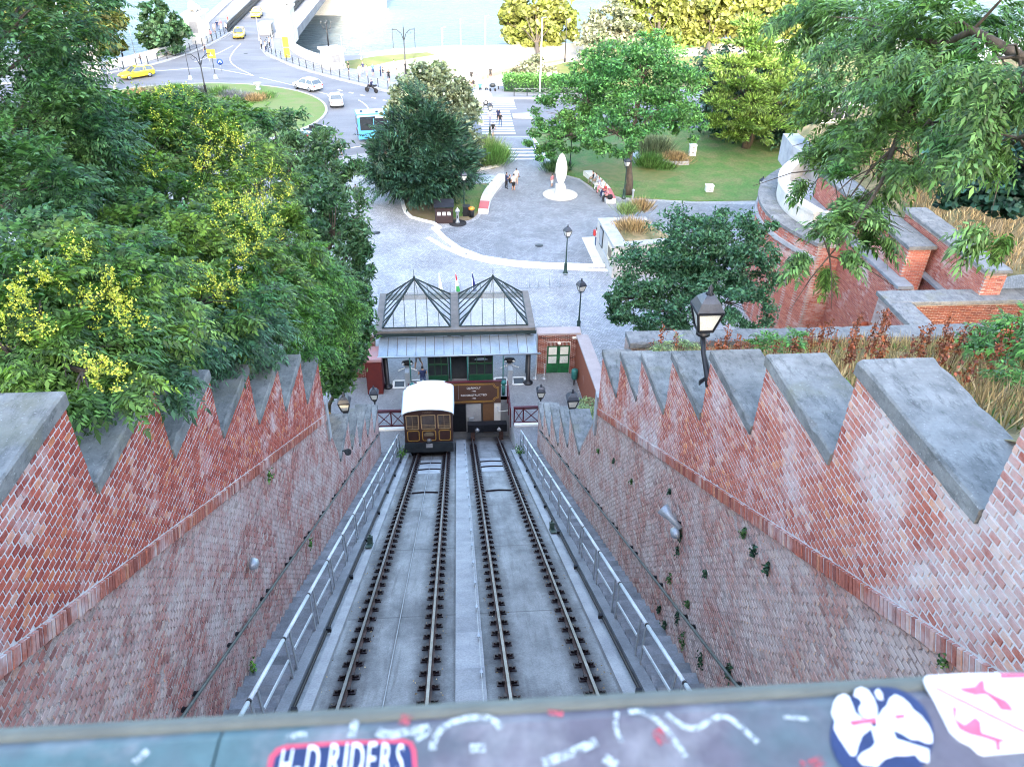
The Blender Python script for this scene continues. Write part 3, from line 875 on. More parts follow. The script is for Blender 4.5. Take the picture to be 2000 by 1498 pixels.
for s in (-1, 1):
    side = 'left' if s < 0 else 'right'
    caps, small = CAPS[s], SMALL[s]
    yend = caps[-1][1]
    wall = thing('brick_wall', 'tall stepped red brick side wall on the %s of the incline, with grey stone copings' % side, 'wall', (s*WX, 10, 10), group='side walls of the incline')
    CT = .17
    def hi(y, caps=caps):
        for a, c, z in caps:
            if a <= y < c: return z-CT
        return caps[-1][2]-CT
    def lo(y, s=s): return band_z(s, y)+.13
    ALLR[:] = [(c[0],) for c in caps+small]
    # masonry behind the bricks
    prof = [(-2.0, band_z(s, -2))]+[q for a, c, z in caps for q in ((a, z-CT), (c, z-CT))]+[(yend, band_z(s, yend))]
    b = MB().yz(prof, s*WX, s*(WX+.72)); b.build('masonry', M['mortar'], wall, world=True)
    zs0 = band_z(s, yend)
    low = [(-2.0, tz(-2)-1.2), (-2.0, band_z(s, -2)-.001), (yend, zs0-.001), (small[0][0], small[0][2]+.35-CT)]
    for a, c, z in small: low += [(a, z-CT), (c, z-CT)]
    low += [(small[-1][1], -.6), (31, -.6)]
    b = MB().yz(low, s*(WX+.02), s*(WX+.7)); b.build('old_masonry', M['oldmortar'], wall, world=True)
    # new brickwork
    polys = brick_polys(-1.9, yend, lo, hi)
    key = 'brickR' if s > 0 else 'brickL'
    near = []
    for i, (poly, whole) in enumerate(polys):
        if not whole: continue
        c = (s*WX, sum(p[0] for p in poly)/4, sum(p[1] for p in poly)/4)
        w_ = visible_near(c)
        if w_: near.append((w_, i, c))
    near.sort()
    near = near[:300]; pick = {i for _, i, _ in near}
    bm_ = single_brick('brick', s, .142, .08, .017, M[key])
    for _, i, c in near:
        o = link('brick', bm_, wall)
        o.location = (-s*random.uniform(.006, .013), c[1]-10, c[2]-10)
        o.rotation_euler = (random.uniform(-.02, .02), 0, random.uniform(-.01, .01))
        o.scale = (1, random.uniform(.95, 1.0), random.uniform(.93, 1.0))
    b = MB(); bricks_mesh(b, [p for i, p in enumerate(polys) if i not in pick], s, s*WX, .005, .013)
    tag(b.build('brickwork', M[key], wall, world=True), kind='stuff')
    # old brickwork below the band
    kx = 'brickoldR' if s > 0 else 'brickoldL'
    hs = lambda y, s=s: band_z(s, y)-.14
    def hs2(y, s=s, small=small, yend=yend):
        if y < yend: return band_z(s, y)-.14
        if y < small[0][0]: return band_z(s, yend)-.1+(small[0][2]+.3-CT-band_z(s, yend))*(y-yend)/(small[0][0]-yend)
        for a, c, z in small:
            if a <= y < c: return z-CT
        return small[-1][2]-CT
    pol2 = brick_polys(2.0, small[-1][1]-.01, lambda y: max(tz(y)-.25, -.3), hs2, .083, .150, jit=1.5, joint=.016, drop=.05)
    near = []
    for i, (poly, whole) in enumerate(pol2):
        if not whole: continue
        c = (s*(WX+.02), sum(p[0] for p in poly)/4, sum(p[1] for p in poly)/4)
        w_ = visible_near(c)
        if w_: near.append((w_, i, c))
    near.sort(); near = near[:300]; pick = {i for _, i, _ in near}
    om = single_brick('weathered_brick', s, .150, .083, .016, M[kx])
    for _, i, c in near:
        o = link('weathered_brick', om, wall)
        o.location = (s*.02-s*random.uniform(.002, .011), c[1]-10, c[2]-10)
        o.rotation_euler = (random.uniform(-.06, .06), random.uniform(-.02, .02), random.uniform(-.025, .025))
        o.scale = (1, random.uniform(.86, 1.04), random.uniform(.84, 1.06))
    b = MB(); bricks_mesh(b, [p for i, p in enumerate(pol2) if i not in pick], s, s*(WX+.02), .002, .012, .006)
    tag(b.build('weathered_brickwork', M[kx], wall, world=True), kind='stuff')
    # sloping soldier course
    sb_ = MB(); sl_ = -.5516 if s > 0 else -.556
    an = math.atan(sl_)
    q = MB(); bricks_mesh(q, [([(-.029, -.10), (.029, -.10), (.029, .10), (-.029, .10)], True)], s, 0, 0, 0)
    q.v = [(x*1.0 if abs(x) < .005 else s*.07, y, z) for x, y, z in q.v]
    bmx = q.mesh('band_brick', M['brickband'])
    L = math.hypot(1, sl_)
    y = 1.0; cnt = 0
    while y < yend-.05:
        o = link('band_brick', bmx, wall)
        o.location = (-s*random.uniform(.030, .044), y-10, band_z(s, y)-10)
        o.rotation_euler = (an+random.uniform(-.02, .02), 0, 0)
        o.scale = (1, random.uniform(.94, 1.05), random.uniform(.94, 1.03))
        y += .0745/L; cnt += 1
        if cnt >= 299: break
    b = MB(); b.add([], [])
    v = []
    for d in (-.097, .097):
        for x in (WX-.026, WX+.05):
            for y in (.5, yend):
                v.append((s*x, y, band_z(s, y)+d))
    b.add(v, [(0,1,3,2),(4,6,7,5),(0,4,5,1),(2,3,7,6),(0,2,6,4),(1,5,7,3)]); b.build('band_bed', M['mortar'], wall, world=True)
    # copings
    for a, c, z in caps:
        if c < 2: continue
        ym = (a+c)/2; b = slab_mesh(s*(WX-.035), s*(WX+.79), a+.004, c+.045, z-CT, z)
        b.build('coping_stone', M['cop'], wall, world=True)
    for a, c, z in small:
        slab_mesh(s*(WX-.03), s*(WX+.74), a+.004, c+.04, z-CT, z).build('coping_stone', M['cop'], wall, world=True)
    # rounded concrete block where the high wall ends
    b = MB().bx(*sorted((s*(WX-.05), s*(WX+.7))), yend+.0, yend+.32, zs0-.9, zs0+.5); b.build('end_block', M['concrete2'], wall, world=True)
    # pipe handrail on the wall
    pr = thing('wall_rail', 'thin green pipe handrail fixed to the %s brick wall' % side, 'handrail', (s*3.95, 18, 9), group='pipe rails on the side walls')
    a, c = ((6.92, 15.86), (30.23, 2.71)) if s > 0 else ((6.59, 16.18), (29.32, 3.34))
    zz = lambda y: a[1]+(c[1]-a[1])*(y-a[0])/(c[0]-a[0])
    MB().tube([(s*3.95, y, zz(y)) for y in np.linspace(3, 31.2, 15)], .026, 8).build('pipe', M['pipe'], pr, world=True)
    bk = MB().bar((0, 0, 0), (s*.1, 0, -.05), .03, .03); bk.lathe([(.045, -.01), (.045, .01)], (s*.09, 0, -.05), 8); bkm = bk.mesh('bracket', M['black'])
    for y in np.arange(5.0, 31, 1.95):
        for dy in (0, .42):
            o = link('bracket', bkm, pr); o.location = (0, y+dy-18, zz(y+dy)-9)
# ------------------------------------------------------------------ lower end of the track: pit, board, gates
t = thing('track_end_wall', 'grey wall closing the track pit under the brown board', 'wall', (0, 37.3, 0))
MB().bx(-2.95, 2.95, 37.3, 37.5, -3.6, -.36).build('wall_face', M['concrete'], t, world=True)
for x0, x1, z0, m, nm_ in ((.42, 1.28, -2.4, M['concrete2'], 'white_panel'), (1.31, 1.36, -2.5, M['black'], 'door_frame'), (1.38, 2.02, -2.5, M['brown'], 'door'), (2.05, 2.42, -2.4, M['white'], 'white_panel'), (-1.0, .38, -2.4, M['black'], 'dark_panel')):
    MB().bx(x0, x1, 37.22, 37.296, z0, -.38).build(nm_, m if nm_ != 'door' else mat('door wood', (.20, .11, .055), (.15, .08, .045), 2, 30, .5), t, world=True)
b = MB().tube([(2.25, 37.18, -.62), (2.25, 37.0, -.56), (2.25, 36.95, -.8)], .03, 6); b.bar((2.3, 37.15, -.95), (2.85, 37.15, -.9), .04, .04)
b.build('wall_lamp', M['white'], t, world=True)
MB().bx(.55, .85, 37.05, 37.21, -1.75, -1.35).build('meter_box', M['galv'], t, world=True)
for s in (-1, 1):
    x0, x1 = sorted((s*2.95, s*3.02))
    MB().yz([(31.6, tz(31.6)-.6), (31.6, tz(31.6)+.1), (32.4, -.006), (37.29, -.006), (37.29, -3.6), (35, -2.5)], x0, x1).build('side_wall', M['white'] if s > 0 else M['concrete2'], t, world=True)
bf = thing('buffer', 'black buffer beam with round buffers at the foot of the right track', 'buffer', (1.5, 36.2, -2))
MB().bx(.45, 2.72, 36.1, 36.5, -1.62, -1.12).build('beam', M['black'], bf, world=True)
for x in (.75, 2.4):
    MB().bx(x-.12, x+.12, 36.12, 36.6, -2.3, -1.63).build('leg', M['rust'], bf, world=True)
q = MB(); q.lathe([(.0, 0), (.13, .02), (.13, .05), (.05, .06), (.05, .25)], (0, 0, 0), 10)
qm = q.mesh('buffer_head', M['galv'])
for x in (1.0, 2.25):
    o = link('buffer_head', qm, bf); o.location = (x-1.5, 35.86-36.2, .66); o.rotation_euler = (-PI/2, 0, 0)
# brown board over the pit
bd = thing('name_board', 'long brown board with gold border and white lettering across the track end', 'sign', (0, 37.2, 0))
MB().bx(-2.45, 2.42, 37.16, 37.24, -.345, 1.15).build('board', M['brown'], bd, world=True)
MB().bx(-2.5, 2.46, 37.13, 37.27, 1.151, 1.2).build('top_rail', M['maroon'], bd, world=True)
for off in (.07, .13):
    xr, xl, z0, z1, rr = 2.36-off, -2.39+off, -.30+off, 1.10-off, .26
    pts = []
    for cx, cz, a0 in ((xr, z0, PI/2), (xr, z1, PI), (xl, z1, 3*PI/2), (xl, z0, 0)):
        arc = [(cx+rr*math.cos(a0+k*PI/8)*1.0, cz+rr*math.sin(a0+k*PI/8)) for k in range(5)]
        pts += arc[::-1] if False else arc
    pts = []
    for (cx, cz, angs) in ((xr, z0, (PI, PI/2)), (xr, z1, (3*PI/2, PI)), (xl, z1, (2*PI, 3*PI/2)), (xl, z0, (PI/2, 0))):
        for k in range(6):
            a = angs[0]+(angs[1]-angs[0])*k/5
            pts.append((cx+rr*math.cos(a), cz+rr*math.sin(a)))
    b = MB()
    for a, c in zip(pts, pts[1:]+pts[:1]):
        b.bar((a[0], 37.155, a[1]), (c[0], 37.155, c[1]), .022, .012, up=(0, 1, 0))
    b.build('gold_border', M['gold'], bd, world=True)
for body, z, size in (("ÚJJÁÉPÜLT", .74, .17), ("1986", .53, .13), ("RECONSTRUCTED", .25, .18), ("1986", .03, .13)):
    text(body, size, M['white'], bd, Matrix.Translation((.86, -.043, z)) @ Matrix.Rotation(PI/2, 4, 'X'))
MB().bar((-.02, 37.157, .0), (-.02, 37.157, 1.0), .012, .006, up=(0, 1, 0)).build('joint_strip', M['galv'], bd, world=True)
for x in (-2.62, 2.58):
    t2 = thing('bollard', 'green rounded post at the %s end of the brown board' % ('left' if x < 0 else 'right'), 'post', (x, 37.2, -.5))
    MB().lathe([(.10, .2), (.10, 1.0)], (x, 37.2, 0), 12).build('post', mat('teal paint', (.03, .17, .15), (.02, .12, .11), 4, 40, .4) if 'teal paint' not in D.materials else D.materials['teal paint'], t2, world=True)
    MB().lathe([(.15, .95), (.15, 1.12), (.1, 1.16), (0, 1.17)], (x, 37.2, 0), 14).build('cap', D.materials['teal paint'], t2, world=True)

def gate(name, label, x0, x1, y, z0, z1, bays, cat='gate', group=None):
    g_ = thing(name, label, cat, ((x0+x1)/2, y, z0), group=group)
    n = len(bays)-1
    for x in bays:
        MB().bx(x-.035, x+.035, y-.03, y+.03, z0-.12 if x in (bays[0], bays[1]) else z0, z1).build('post', M['maroon'], g_, world=True)
    MB().bx(bays[0]-.05, bays[-1]+.05, y-.06, y+.06, z1+.001, z1+.06).build('top_rail', M['maroon'], g_, world=True)
    for zz_ in (z0+.06, z1-.12):
        MB().bx(bays[0], bays[-1], y-.022, y+.022, zz_, zz_+.07).build('rail', M['maroon'], g_, world=True)
    for a, c in zip(bays[:-1], bays[1:]):
        b = MB().bar((a, y, z0+.1), (c, y, z1-.1), .03, .055, up=(0, 1, 0)).bar((a, y+.02, z1-.1), (c, y+.02, z0+.1), .03, .055, up=(0, 1, 0))
        b.build('cross_brace', M['maroon'], g_, world=True)
    return g_
gate('gate', 'dark red wooden gate with crossed braces on the platform right of the tracks', 3.0, 4.35, 34.6, .02, 1.12, [3.0, 3.5, 4.35])
gate('gate', 'dark red wooden gate with crossed braces on the platform left of the car', -4.5, -3.0, 34.65, .02, 1.12, [-4.5, -3.7, -3.0])
gate('fence_panel', 'short dark red fence panel standing right of the small toothed wall', 5.0, 6.1, 34.4, .02, .95, [4.95, 5.5, 6.05], 'fence')
gate('fence_panel', 'short dark red fence panel standing left of the small toothed wall', -6.1, -5.0, 34.4, .02, .95, [-6.05, -5.5, -4.95], 'fence')
for s in (-1, 1):
    b = MB()
    r_ = thing('side_rail', 'dark red sloping handrail along the %s edge of the track pit' % ('left' if s < 0 else 'right'), 'handrail', (s*2.8, 36, 0))
    MB().bar((s*2.8, 34.7, 1.0), (s*2.8, 37.1, 1.2), .06, .07).build('rail', M['maroon'], r_, world=True)
    for y in (34.75, 35.9, 37.05):
        MB().bx(s*2.8-.03, s*2.8+.03, y-.03, y+.03, -.3, 1.0+.08*(y-34.7)).build('post', M['maroon'], r_, world=True)
MB_ = MB().bx(3.0, 4.5, 34.35, 34.55, .001, .12); tag(MB_.build('step', M['white']), kind='structure')
MB_ = MB().bx(-4.6, -3.0, 34.35, 34.55, .001, .12); tag(MB_.build('step', M['white']), kind='structure')

# ------------------------------------------------------------------ the car
M['carbrown'] = mat('car brown', (.06, .028, .022), (.045, .02, .016), 3, 60, .35)
M['carglassbrown'] = mat('car window', (.10, .075, .06), (.06, .045, .04), 3, 20, .12, spec=.6)
M['chassis'] = mat('chassis', (.03, .038, .045), (.02, .025, .03), 5, 50, .5)
XC, HW = -1.565, 1.2
car = thing('funicular_car', 'brown funicular car with gold lines and white roof at the foot of the left track', 'funicular car', (XC, 34, 0))
def rrect(b, x0, x1, z0, z1, y, th, mi, rr=.0, dep=.012):
    pts = []
    for cx, cz, a0 in ((x1-rr, z0+rr, -PI/2), (x1-rr, z1-rr, 0), (x0+rr, z1-rr, PI/2), (x0+rr, z0+rr, PI)):
        for k in range(4 if rr else 1):
            a = a0+k*PI/6
            pts.append((cx+rr*math.cos(a), cz+rr*math.sin(a)))
    for a, c in zip(pts, pts[1:]+pts[:1]):
        b.bar((a[0], y, a[1]), (c[0], y, c[1]), th, dep, mi, up=(0, 1, 0))
for k in range(3):
    y0, dz = 31.58+1.9*k, -1.1*k
    zf, ze = 1.32+dz, 3.12+dz
    part = 'compartment'
    b = MB()
    # walls with open window bands: lower wall, posts, top
    for y in (y0, y0+1.86):
        yy0, yy1 = (y, y+.06)
        b.bx(XC-HW, XC+HW, yy0, yy1, zf, 2.13+dz)
        for x in (-1.2, -.455, .375, 1.12):
            b.bx(XC+x, XC+x+.08, yy0, yy1, 2.131+dz, 3.02+dz)
        arch = [(XC-HW, 3.021+dz), (XC+HW, 3.021+dz)]+[(XC+HW*math.cos(a), ze-.02+.30*math.sin(a)) for a in np.linspace(.12, PI-.12, 9)]
        b.xz(arch, yy0, yy1)
    for x in (-HW, HW-.05):
        b.bx(XC+x, XC+x+.05, y0+.061, y0+1.859, zf, 2.13+dz)
        for yy in (y0+.061, y0+.9, y0+1.78):
            b.bx(XC+x, XC+x+.05, yy, yy+.08, 2.131+dz, 3.02+dz)
        b.bx(XC+x, XC+x+.05, y0+.061, y0+1.859, 3.021+dz, 3.15+dz)
    b.bx(XC-HW+.05, XC+HW-.05, y0+.062, y0+1.858, zf+.02, zf+.1)
    comp = b.build(part, M['carbrown'], car, world=True)
    wv = [(-1.12, -.455), (-.375, .375), (.455, 1.12)]
    gl = MB(); gb = MB()
    for i, (a, c) in enumerate(wv):
        if k == 0:
            MB().bx(XC+a, XC+c, y0+.03, y0+.045, 2.131+dz, 3.019+dz).build('window', M['carglassbrown'], car, world=True)
            wf = MB(); rrect(wf, XC+a+.03, XC+c-.03, 2.16+dz, 2.99+dz, y0-.004, .045, 0)
            for zz_ in (.13, .22): wf.bx(XC+a+.05, XC+c-.05, y0-.008, y0+.0, 2.16+dz+zz_, 2.175+dz+zz_)
            if i != 1: wf.bx(XC+(a+c)/2-.008, XC+(a+c)/2+.008, y0-.008, y0, 2.18+dz, 2.97+dz)
            wf.build('window_frame', mat('frame wood', (.40, .27, .14), (.34, .22, .11), 5, 60, .5) if 'frame wood' not in D.materials else D.materials['frame wood'], car, world=True)
            pf = MB(); rrect(pf, XC+a+.06, XC+c-.03, 1.42+dz, 2.04+dz, y0-.005, .042, 0, .09)
            pf.build('gold_line', M['gold'], car, world=True)
        else:
            MB().bx(XC+a, XC+c, y0+.03, y0+.045, 2.131+dz, 3.019+dz).build('window', M['carglassbrown'], car, world=True)
    for x in (-HW+.02, HW-.035):
        for yy in (y0+.142, y0+.981):
            MB().bx(XC+x, XC+x+.015, yy, yy+.757 if yy < y0+.5 else yy+.798, 2.131+dz, 3.019+dz).build('window', M['carglassbrown'], car, world=True)
    # roof
    prof = [(XC+1.27*math.cos(a), ze+.02+.33*math.sin(a)) for a in np.linspace(0.05, PI-.05, 15)]
    inner = [(x, z-.06) for x, z in prof[::-1]]
    MB().xz(prof+inner, y0-.14, y0+1.93).build('roof', M['roofwhite'], car, world=True)
    for x in (-1.285, 1.285):
        MB().bx(XC+x-.012, XC+x+.012, y0-.14, y0+1.93, ze-.05, ze+.06).build('roof_gutter', M['galv'], car, world=True)
b = MB()
sl(b, XC-1.19, XC+1.19, 31.55, 37.1, .34, .72)
b.build('chassis', M['chassis'], car, world=True)
MB().bx(XC-1.22, XC+1.22, 31.5, 31.62, .72, 1.31).build('front_skirt', M['chassis'], car, world=True)
b = MB().xz([(XC-1.1, .70), (XC+1.1, .70), (XC+.95, .1), (XC-.95, .1)], 32.0, 32.2); b.build('under_frame', M['black'], car, world=True)
for x in (-2.2149, -.7149):
    for y in (32.1, 36.0):
        wq = MB().lathe([(.0, -.06), (.25, -.06), (.25, .02), (.28, .02), (.28, .06), (0, .06)], (0, 0, 0), 16)
        o = wq.build('wheel', M['rust'], car); o.location = (x-XC, y-34, tz(y)+.26); o.rotation_euler = (0, PI/2, 0)
b = MB().lathe([(.0, 0), (.10, .01), (.13, .07), (.10, .15), (0, .16)], (0, 0, 0), 12); o = b.build('headlamp', M['steel'], car); o.location = (0, 31.56-34, 1.48); o.rotation_euler = (PI/2, 0, 0)
MB().bx(XC-.16, XC+.16, 31.47, 31.499, 1.03, 1.27).build('number_plate', M['concrete2'], car, world=True)
text("MARGIT", .14, mat('faded gold', (.20, .15, .09), None, 5, 60, .5), car, Matrix.Translation((0, 31.575-34, 3.17)) @ Matrix.Rotation(PI/2, 4, 'X'), extrude=.003)
b = MB()
for x in (-.18, 0, .18):
    b.lathe([(0, 0), (.07, .004), (0, .008)], (0, 0, 0), 6)
em = MB().prism([(-.22, -.1), (.22, -.1), (.26, .02), (.12, .14), (-.12, .14), (-.26, .02)], 0, .006).build('crest', D.materials['faded gold'], car)
em.location = (0, 31.575-34, 1.8); em.rotation_euler = (PI/2, 0, 0)

# ------------------------------------------------------------------ the lower station
st = thing('station_hall', 'station hall with two glass pyramid roofs and a zinc canopy', 'station', (0, 41.6, 0))
FZ = 3.25
M['roofframe'] = mat('weathered lead', (.17, .15, .135), (.11, .10, .09), 2, 30, .7)
M['roofbar'] = mat('green black bar', (.02, .035, .035), (.012, .022, .022), 5, 50, .5)
yf, yb_ = 39.35, 44.05
# perimeter curb (sloped boards) and valley
b = MB()
x0, x1 = -4.7, 4.55
b.bx(x0, x1, yf, yf+.32, FZ-.22, FZ+.12); b.bx(x0, x1, yb_-.3, yb_, FZ-.22, FZ+.12)
b.bx(x0, x0+.42, yf+.321, yb_-.301, FZ-.22, FZ+.12); b.bx(x1-.42, x1, yf+.321, yb_-.301, FZ-.22, FZ+.12)
b.bx(-.36, .16, yf+.321, yb_-.301, FZ-.22, FZ+.10)
b.build('roof_curb', M['roofframe'], st, world=True)
MB().bx(x0-.05, x1+.05, yf-.05, yf-.001, FZ-.26, FZ-.05).build('gutter', M['roofbar'], st, world=True)
for cx, xa, xb in ((-2.41, -4.28, -.36), (2.2, .16, 4.13)):
    ap = Vector((cx, (yf+yb_)/2, 5.5))
    base = [Vector((xa, yf+.32, FZ+.12)), Vector((xb, yf+.32, FZ+.12)), Vector((xb, yb_-.3, FZ+.12)), Vector((xa, yb_-.3, FZ+.12))]
    for i in range(4):
        a, c = base[i], base[(i+1) % 4]
        n = 6
        mi = (a+c)/2
        for k in range(n):
            # panes between parallel glazing bars
            t0, t1 = k/n, (k+1)/n
            def topat(q):     # where the bar line q along the base meets a hip
                pq = a+(c-a)*q
                h = min(q, 1-q)*2
                return pq+(ap-mi)*h
            pa, pb = a+(c-a)*t0, a+(c-a)*t1
            ta, tb = topat(t0), topat(t1)
            vs = [pa, pb, tb, ta] if t0 > 0 and t1 < 1 else ([pa, pb, tb] if t0 == 0 else [pa, pb, ta])
            g_ = MB(); nrm = (c-a).cross(ap-a).normalized()*.008
            g_.add([v+nrm for v in vs]+[v-nrm for v in vs], [list(range(len(vs))), list(range(len(vs), 2*len(vs)))[::-1]]+[(j, len(vs)+j, len(vs)+(j+1) % len(vs), (j+1) % len(vs)) for j in range(len(vs))])
            g_.build('glass_pane', M['glass'], st, world=True)
            if k > 0:
                MB().bar(pa+nrm*3, ta+nrm*3, .05 if i in (1, 3) else .035, .06, up=tuple(nrm)).build('glazing_bar', M['roofbar'], st, world=True)
        MB().bar(a+Vector((0, 0, .03)), ap+Vector((0, 0, .03)), .09, .08).build('hip_rafter', M['roofbar'], st, world=True)
        MB().bar(a+Vector((0, 0, .02)), c+Vector((0, 0, .02)), .06, .06).build('sill_bar', M['roofbar'], st, world=True)
    MB().lathe([(.10, -.05), (.07, .1), (.02, .2), (.012, .55), (0, .6)], tuple(ap), 8).build('finial', M['roofbar'], st, world=True)
# canopy of zinc sheets
cf, cb = (38.15, 2.43), (39.62, 2.78)
nb = 17
for k in range(nb):
    xa = -4.5+9.05*k/nb; xb = -4.5+9.05*(k+1)/nb
    b = MB().add([(xa+.008, cf[0], cf[1]), (xb-.008, cf[0], cf[1]), (xb-.008, cb[0], cb[1]), (xa+.008, cb[0], cb[1]),
                  (xa+.008, cf[0], cf[1]-.03), (xb-.008, cf[0], cf[1]-.03), (xb-.008, cb[0], cb[1]-.03), (xa+.008, cb[0], cb[1]-.03)],
                 [(0,1,2,3),(7,6,5,4),(0,4,5,1),(1,5,6,2),(2,6,7,3),(3,7,4,0)])
    b.build('zinc_sheet', M['zinc'], st, world=True)
    if k: MB().bar((xa, cf[0], cf[1]+.012), (xa, cb[0], cb[1]+.012), .03, .05).build('standing_seam', M['roofframe'], st, world=True)
MB().tube([(-4.55, cf[0]-.06, cf[1]-.04), (4.75, cf[0]-.06, cf[1]-.04)], .06, 8).build('canopy_gutter', M['zinc'], st, world=True)
# columns, beams
for x in (-4.15, 4.13):
    b = MB().lathe([(.30, 0), (.30, .08), (.2, .14), (.13, .2), (.12, 2.3)], (x, 38.64, 0), 14); b.build('column', M['black'], st, world=True)
for x in (-4.3, -.45, .3, 4.2):
    MB().bx(x-.12, x+.12, 39.7, 39.95, 0, FZ-.23).build('column', M['black'], st, world=True)
MB().bx(-4.5, 4.4, 39.7, 39.9, FZ-.42, FZ-.24).build('beam', M['roofbar'], st, world=True)
for x in (-2.75, 2.62, -.42, .55):
    MB().tube([(x, 38.3, 0), (x, 38.3, 2.4)], .035, 8).build('canopy_post', D.materials['teal paint'], st, world=True)
# green timber kiosks between the gates
for x0, x1 in ((-1.75, -.58), (.62, 2.05)):
    MB().bx(x0, x1, 38.75, 39.6, .0, .62).build('kiosk_panel', mat('green panel', (.012, .075, .035), (.01, .05, .028), 3, 30, .4) if 'green panel' not in D.materials else D.materials['green panel'], st, world=True)
    MB().bx(x0+.03, x1-.03, 38.8, 39.58, .621, 2.2).build('kiosk_window', M['darkglass'], st, world=True)
    for x in np.linspace(x0, x1-.05, 4):
        MB().bx(x, x+.05, 38.74, 38.799, .622, 2.2).build('kiosk_mullion', D.materials['green panel'], st, world=True)
    MB().bx(x0, x1, 38.735, 38.8, 1.35, 1.42).build('kiosk_mullion', D.materials['green panel'], st, world=True)
MB().bx(-.56, .6, 39.3, 39.4, 0, 2.3).build('glass_door', M['darkglass'], st, world=True)
MB().lathe([(.38, 0), (.30, .12), (0, .2)], (1.35, 38.9, 1.62), 12, sx=1.3, sy=.5).build('awning', mat('blue grey cloth', (.18, .26, .34), (.14, .2, .27), 3, 30, .8), st, world=True)
# turnstiles
for x0, x1, lab in ((-3.85, -2.1, 'left of the kiosks'), (2.15, 4.0, 'right of the kiosks')):
    tt = thing('turnstile', 'ticket turnstile with white floor frame, ' + lab, 'turnstile', ((x0+x1)/2, 39.1, 0))
    xm = (x0+x1)/2
    MB().bx(xm-.13, xm+.13, 38.55, 39.5, .01, 1.0).build('barrier_cabinet', M['galv'], tt, world=True)
    b = MB().lathe([(.30, 0), (.32, .12), (.25, .25), (0, .28)], (xm, 39.5, 1.0), 10, sx=1.1, sy=.6); b.build('reader_head', M['black'], tt, world=True)
    for a in (-1, 1):
        MB().bar((xm+a*.1, 39.3, .9), (xm+a*.55, 39.15, .78), .04, .04).build('arm', M['white'], tt, world=True)
        MB().lathe([(.07, 0), (.07, .06)], (xm+a*.24, 39.3, 1.12), 8).build('signal_light', M['white'], tt, world=True)
    for a in (-1, 1):
        ca, cb2 = (x0+.02, xm-.16) if a < 0 else (xm+.16, x1-.02)
        b = MB(); rrect_pts = ((ca, 38.5), (cb2, 38.5), (cb2, 39.25), (ca, 39.25))
        for p_, q_ in zip(rrect_pts, rrect_pts[1:]+rrect_pts[:1]):
            b.bar((p_[0], p_[1], .02), (q_[0], q_[1], .02), .12, .03)
        b.build('floor_frame', M['white'], tt, world=True)
        MB().bx(ca+.07, cb2-.07, 38.57, 39.18, .012, .02).build('floor_mat', M['black'], tt, world=True)
# brick wings beside the hall
def brick_building(name, label, x0, x1, y0, y1, h, door=None, cat='building'):
    t = thing(name, label, cat, ((x0+x1)/2, (y0+y1)/2, 0))
    if door:
        d0, d1, dh = door
        b = MB().bx(x0, d0, y0, y0+.3, 0, h).bx(d1, x1, y0, y0+.3, 0, h).bx(d0, d1, y0, y0+.3, dh, h).bx(x0, x1, y0+.301, y1, 0, h)
    else:
        b = MB().bx(x0, x1, y0, y1, 0, h)
    b.build('wall', M['mortar'], t, world=True)
    hi_ = lambda y: h-.02
    bb = MB()
    pol = []
    for k in range(int(h/.08)):
        za, zb = k*.08+.005, k*.08+.071
        for i in range(int((x1-x0)/.26)+2):
            xa = x0+(k % 2)*.13+(i-1)*.26; xb = xa+.247
            xa, xb = max(xa, x0+.005), min(xb, x1-.005)
            if xb-xa < .03: continue
            if door:
                if za < door[2]+.24 and zb > 0 and xb > door[0]-.01 and xa < door[1]+.01:
                    if za < door[2]+.01 or True:
                        if xa < door[0]: xb = min(xb, door[0]-.008)
                        elif xb > door[1]: xa = max(xa, door[1]+.008)
                        else: continue
                    if xb-xa < .03: continue
            pol.append((xa, xb, za, zb))
    for xa, xb, za, zb in pol:
        d = random.uniform(.006, .014)
        bb.add([(xa, y0+.002, za), (xb, y0+.002, za), (xb, y0+.002, zb), (xa, y0+.002, zb), (xa+.003, y0-d, za+.003), (xb-.003, y0-d, za+.003), (xb-.003, y0-d, zb-.003), (xa+.003, y0-d, zb-.003)],
               [(4, 5, 6, 7), (0, 1, 5, 4), (1, 2, 6, 5), (2, 3, 7, 6), (3, 0, 4, 7)])
    if door:
        n = int((door[1]-door[0]+.1)/.08)
        for i in range(n):
            xa = door[0]-.05+i*.08
            bb.add([(xa, y0+.002, door[2]+.005), (xa+.068, y0+.002, door[2]+.005), (xa+.068, y0+.002, door[2]+.235), (xa, y0+.002, door[2]+.235),
                    (xa+.003, y0-.012, door[2]+.008), (xa+.065, y0-.012, door[2]+.008), (xa+.065, y0-.012, door[2]+.232), (xa+.003, y0-.012, door[2]+.232)],
                   [(4, 5, 6, 7), (0, 1, 5, 4), (1, 2, 6, 5), (2, 3, 7, 6), (3, 0, 4, 7)])
    tag(bb.build('brickwork', M['brickstation'], t, world=True), kind='stuff')
    MB().bx(x0-.05, x1+.05, y0-.07, y1+.05, h+.001, h+.12).build('coping', mat('pink coping', (.39, .335, .33), (.32, .28, .28), 2, 30, .85) if 'pink coping' not in D.materials else D.materials['pink coping'], t, world=True)
    return t
ho = brick_building('brick_annex', 'small red brick annex with a green double door right of the hall', 4.75, 7.25, 39.6, 40.25, 2.72, (5.32, 6.72, 1.95))
dg_ = D.materials['green panel'].copy(); dg_.name = 'green door paint'
for n_ in dg_.node_tree.nodes:
    if n_.type == 'MIX':
        n_.inputs[6].default_value = (.012, .14, .045, 1) if not n_.inputs[6].is_linked else n_.inputs[6].default_value
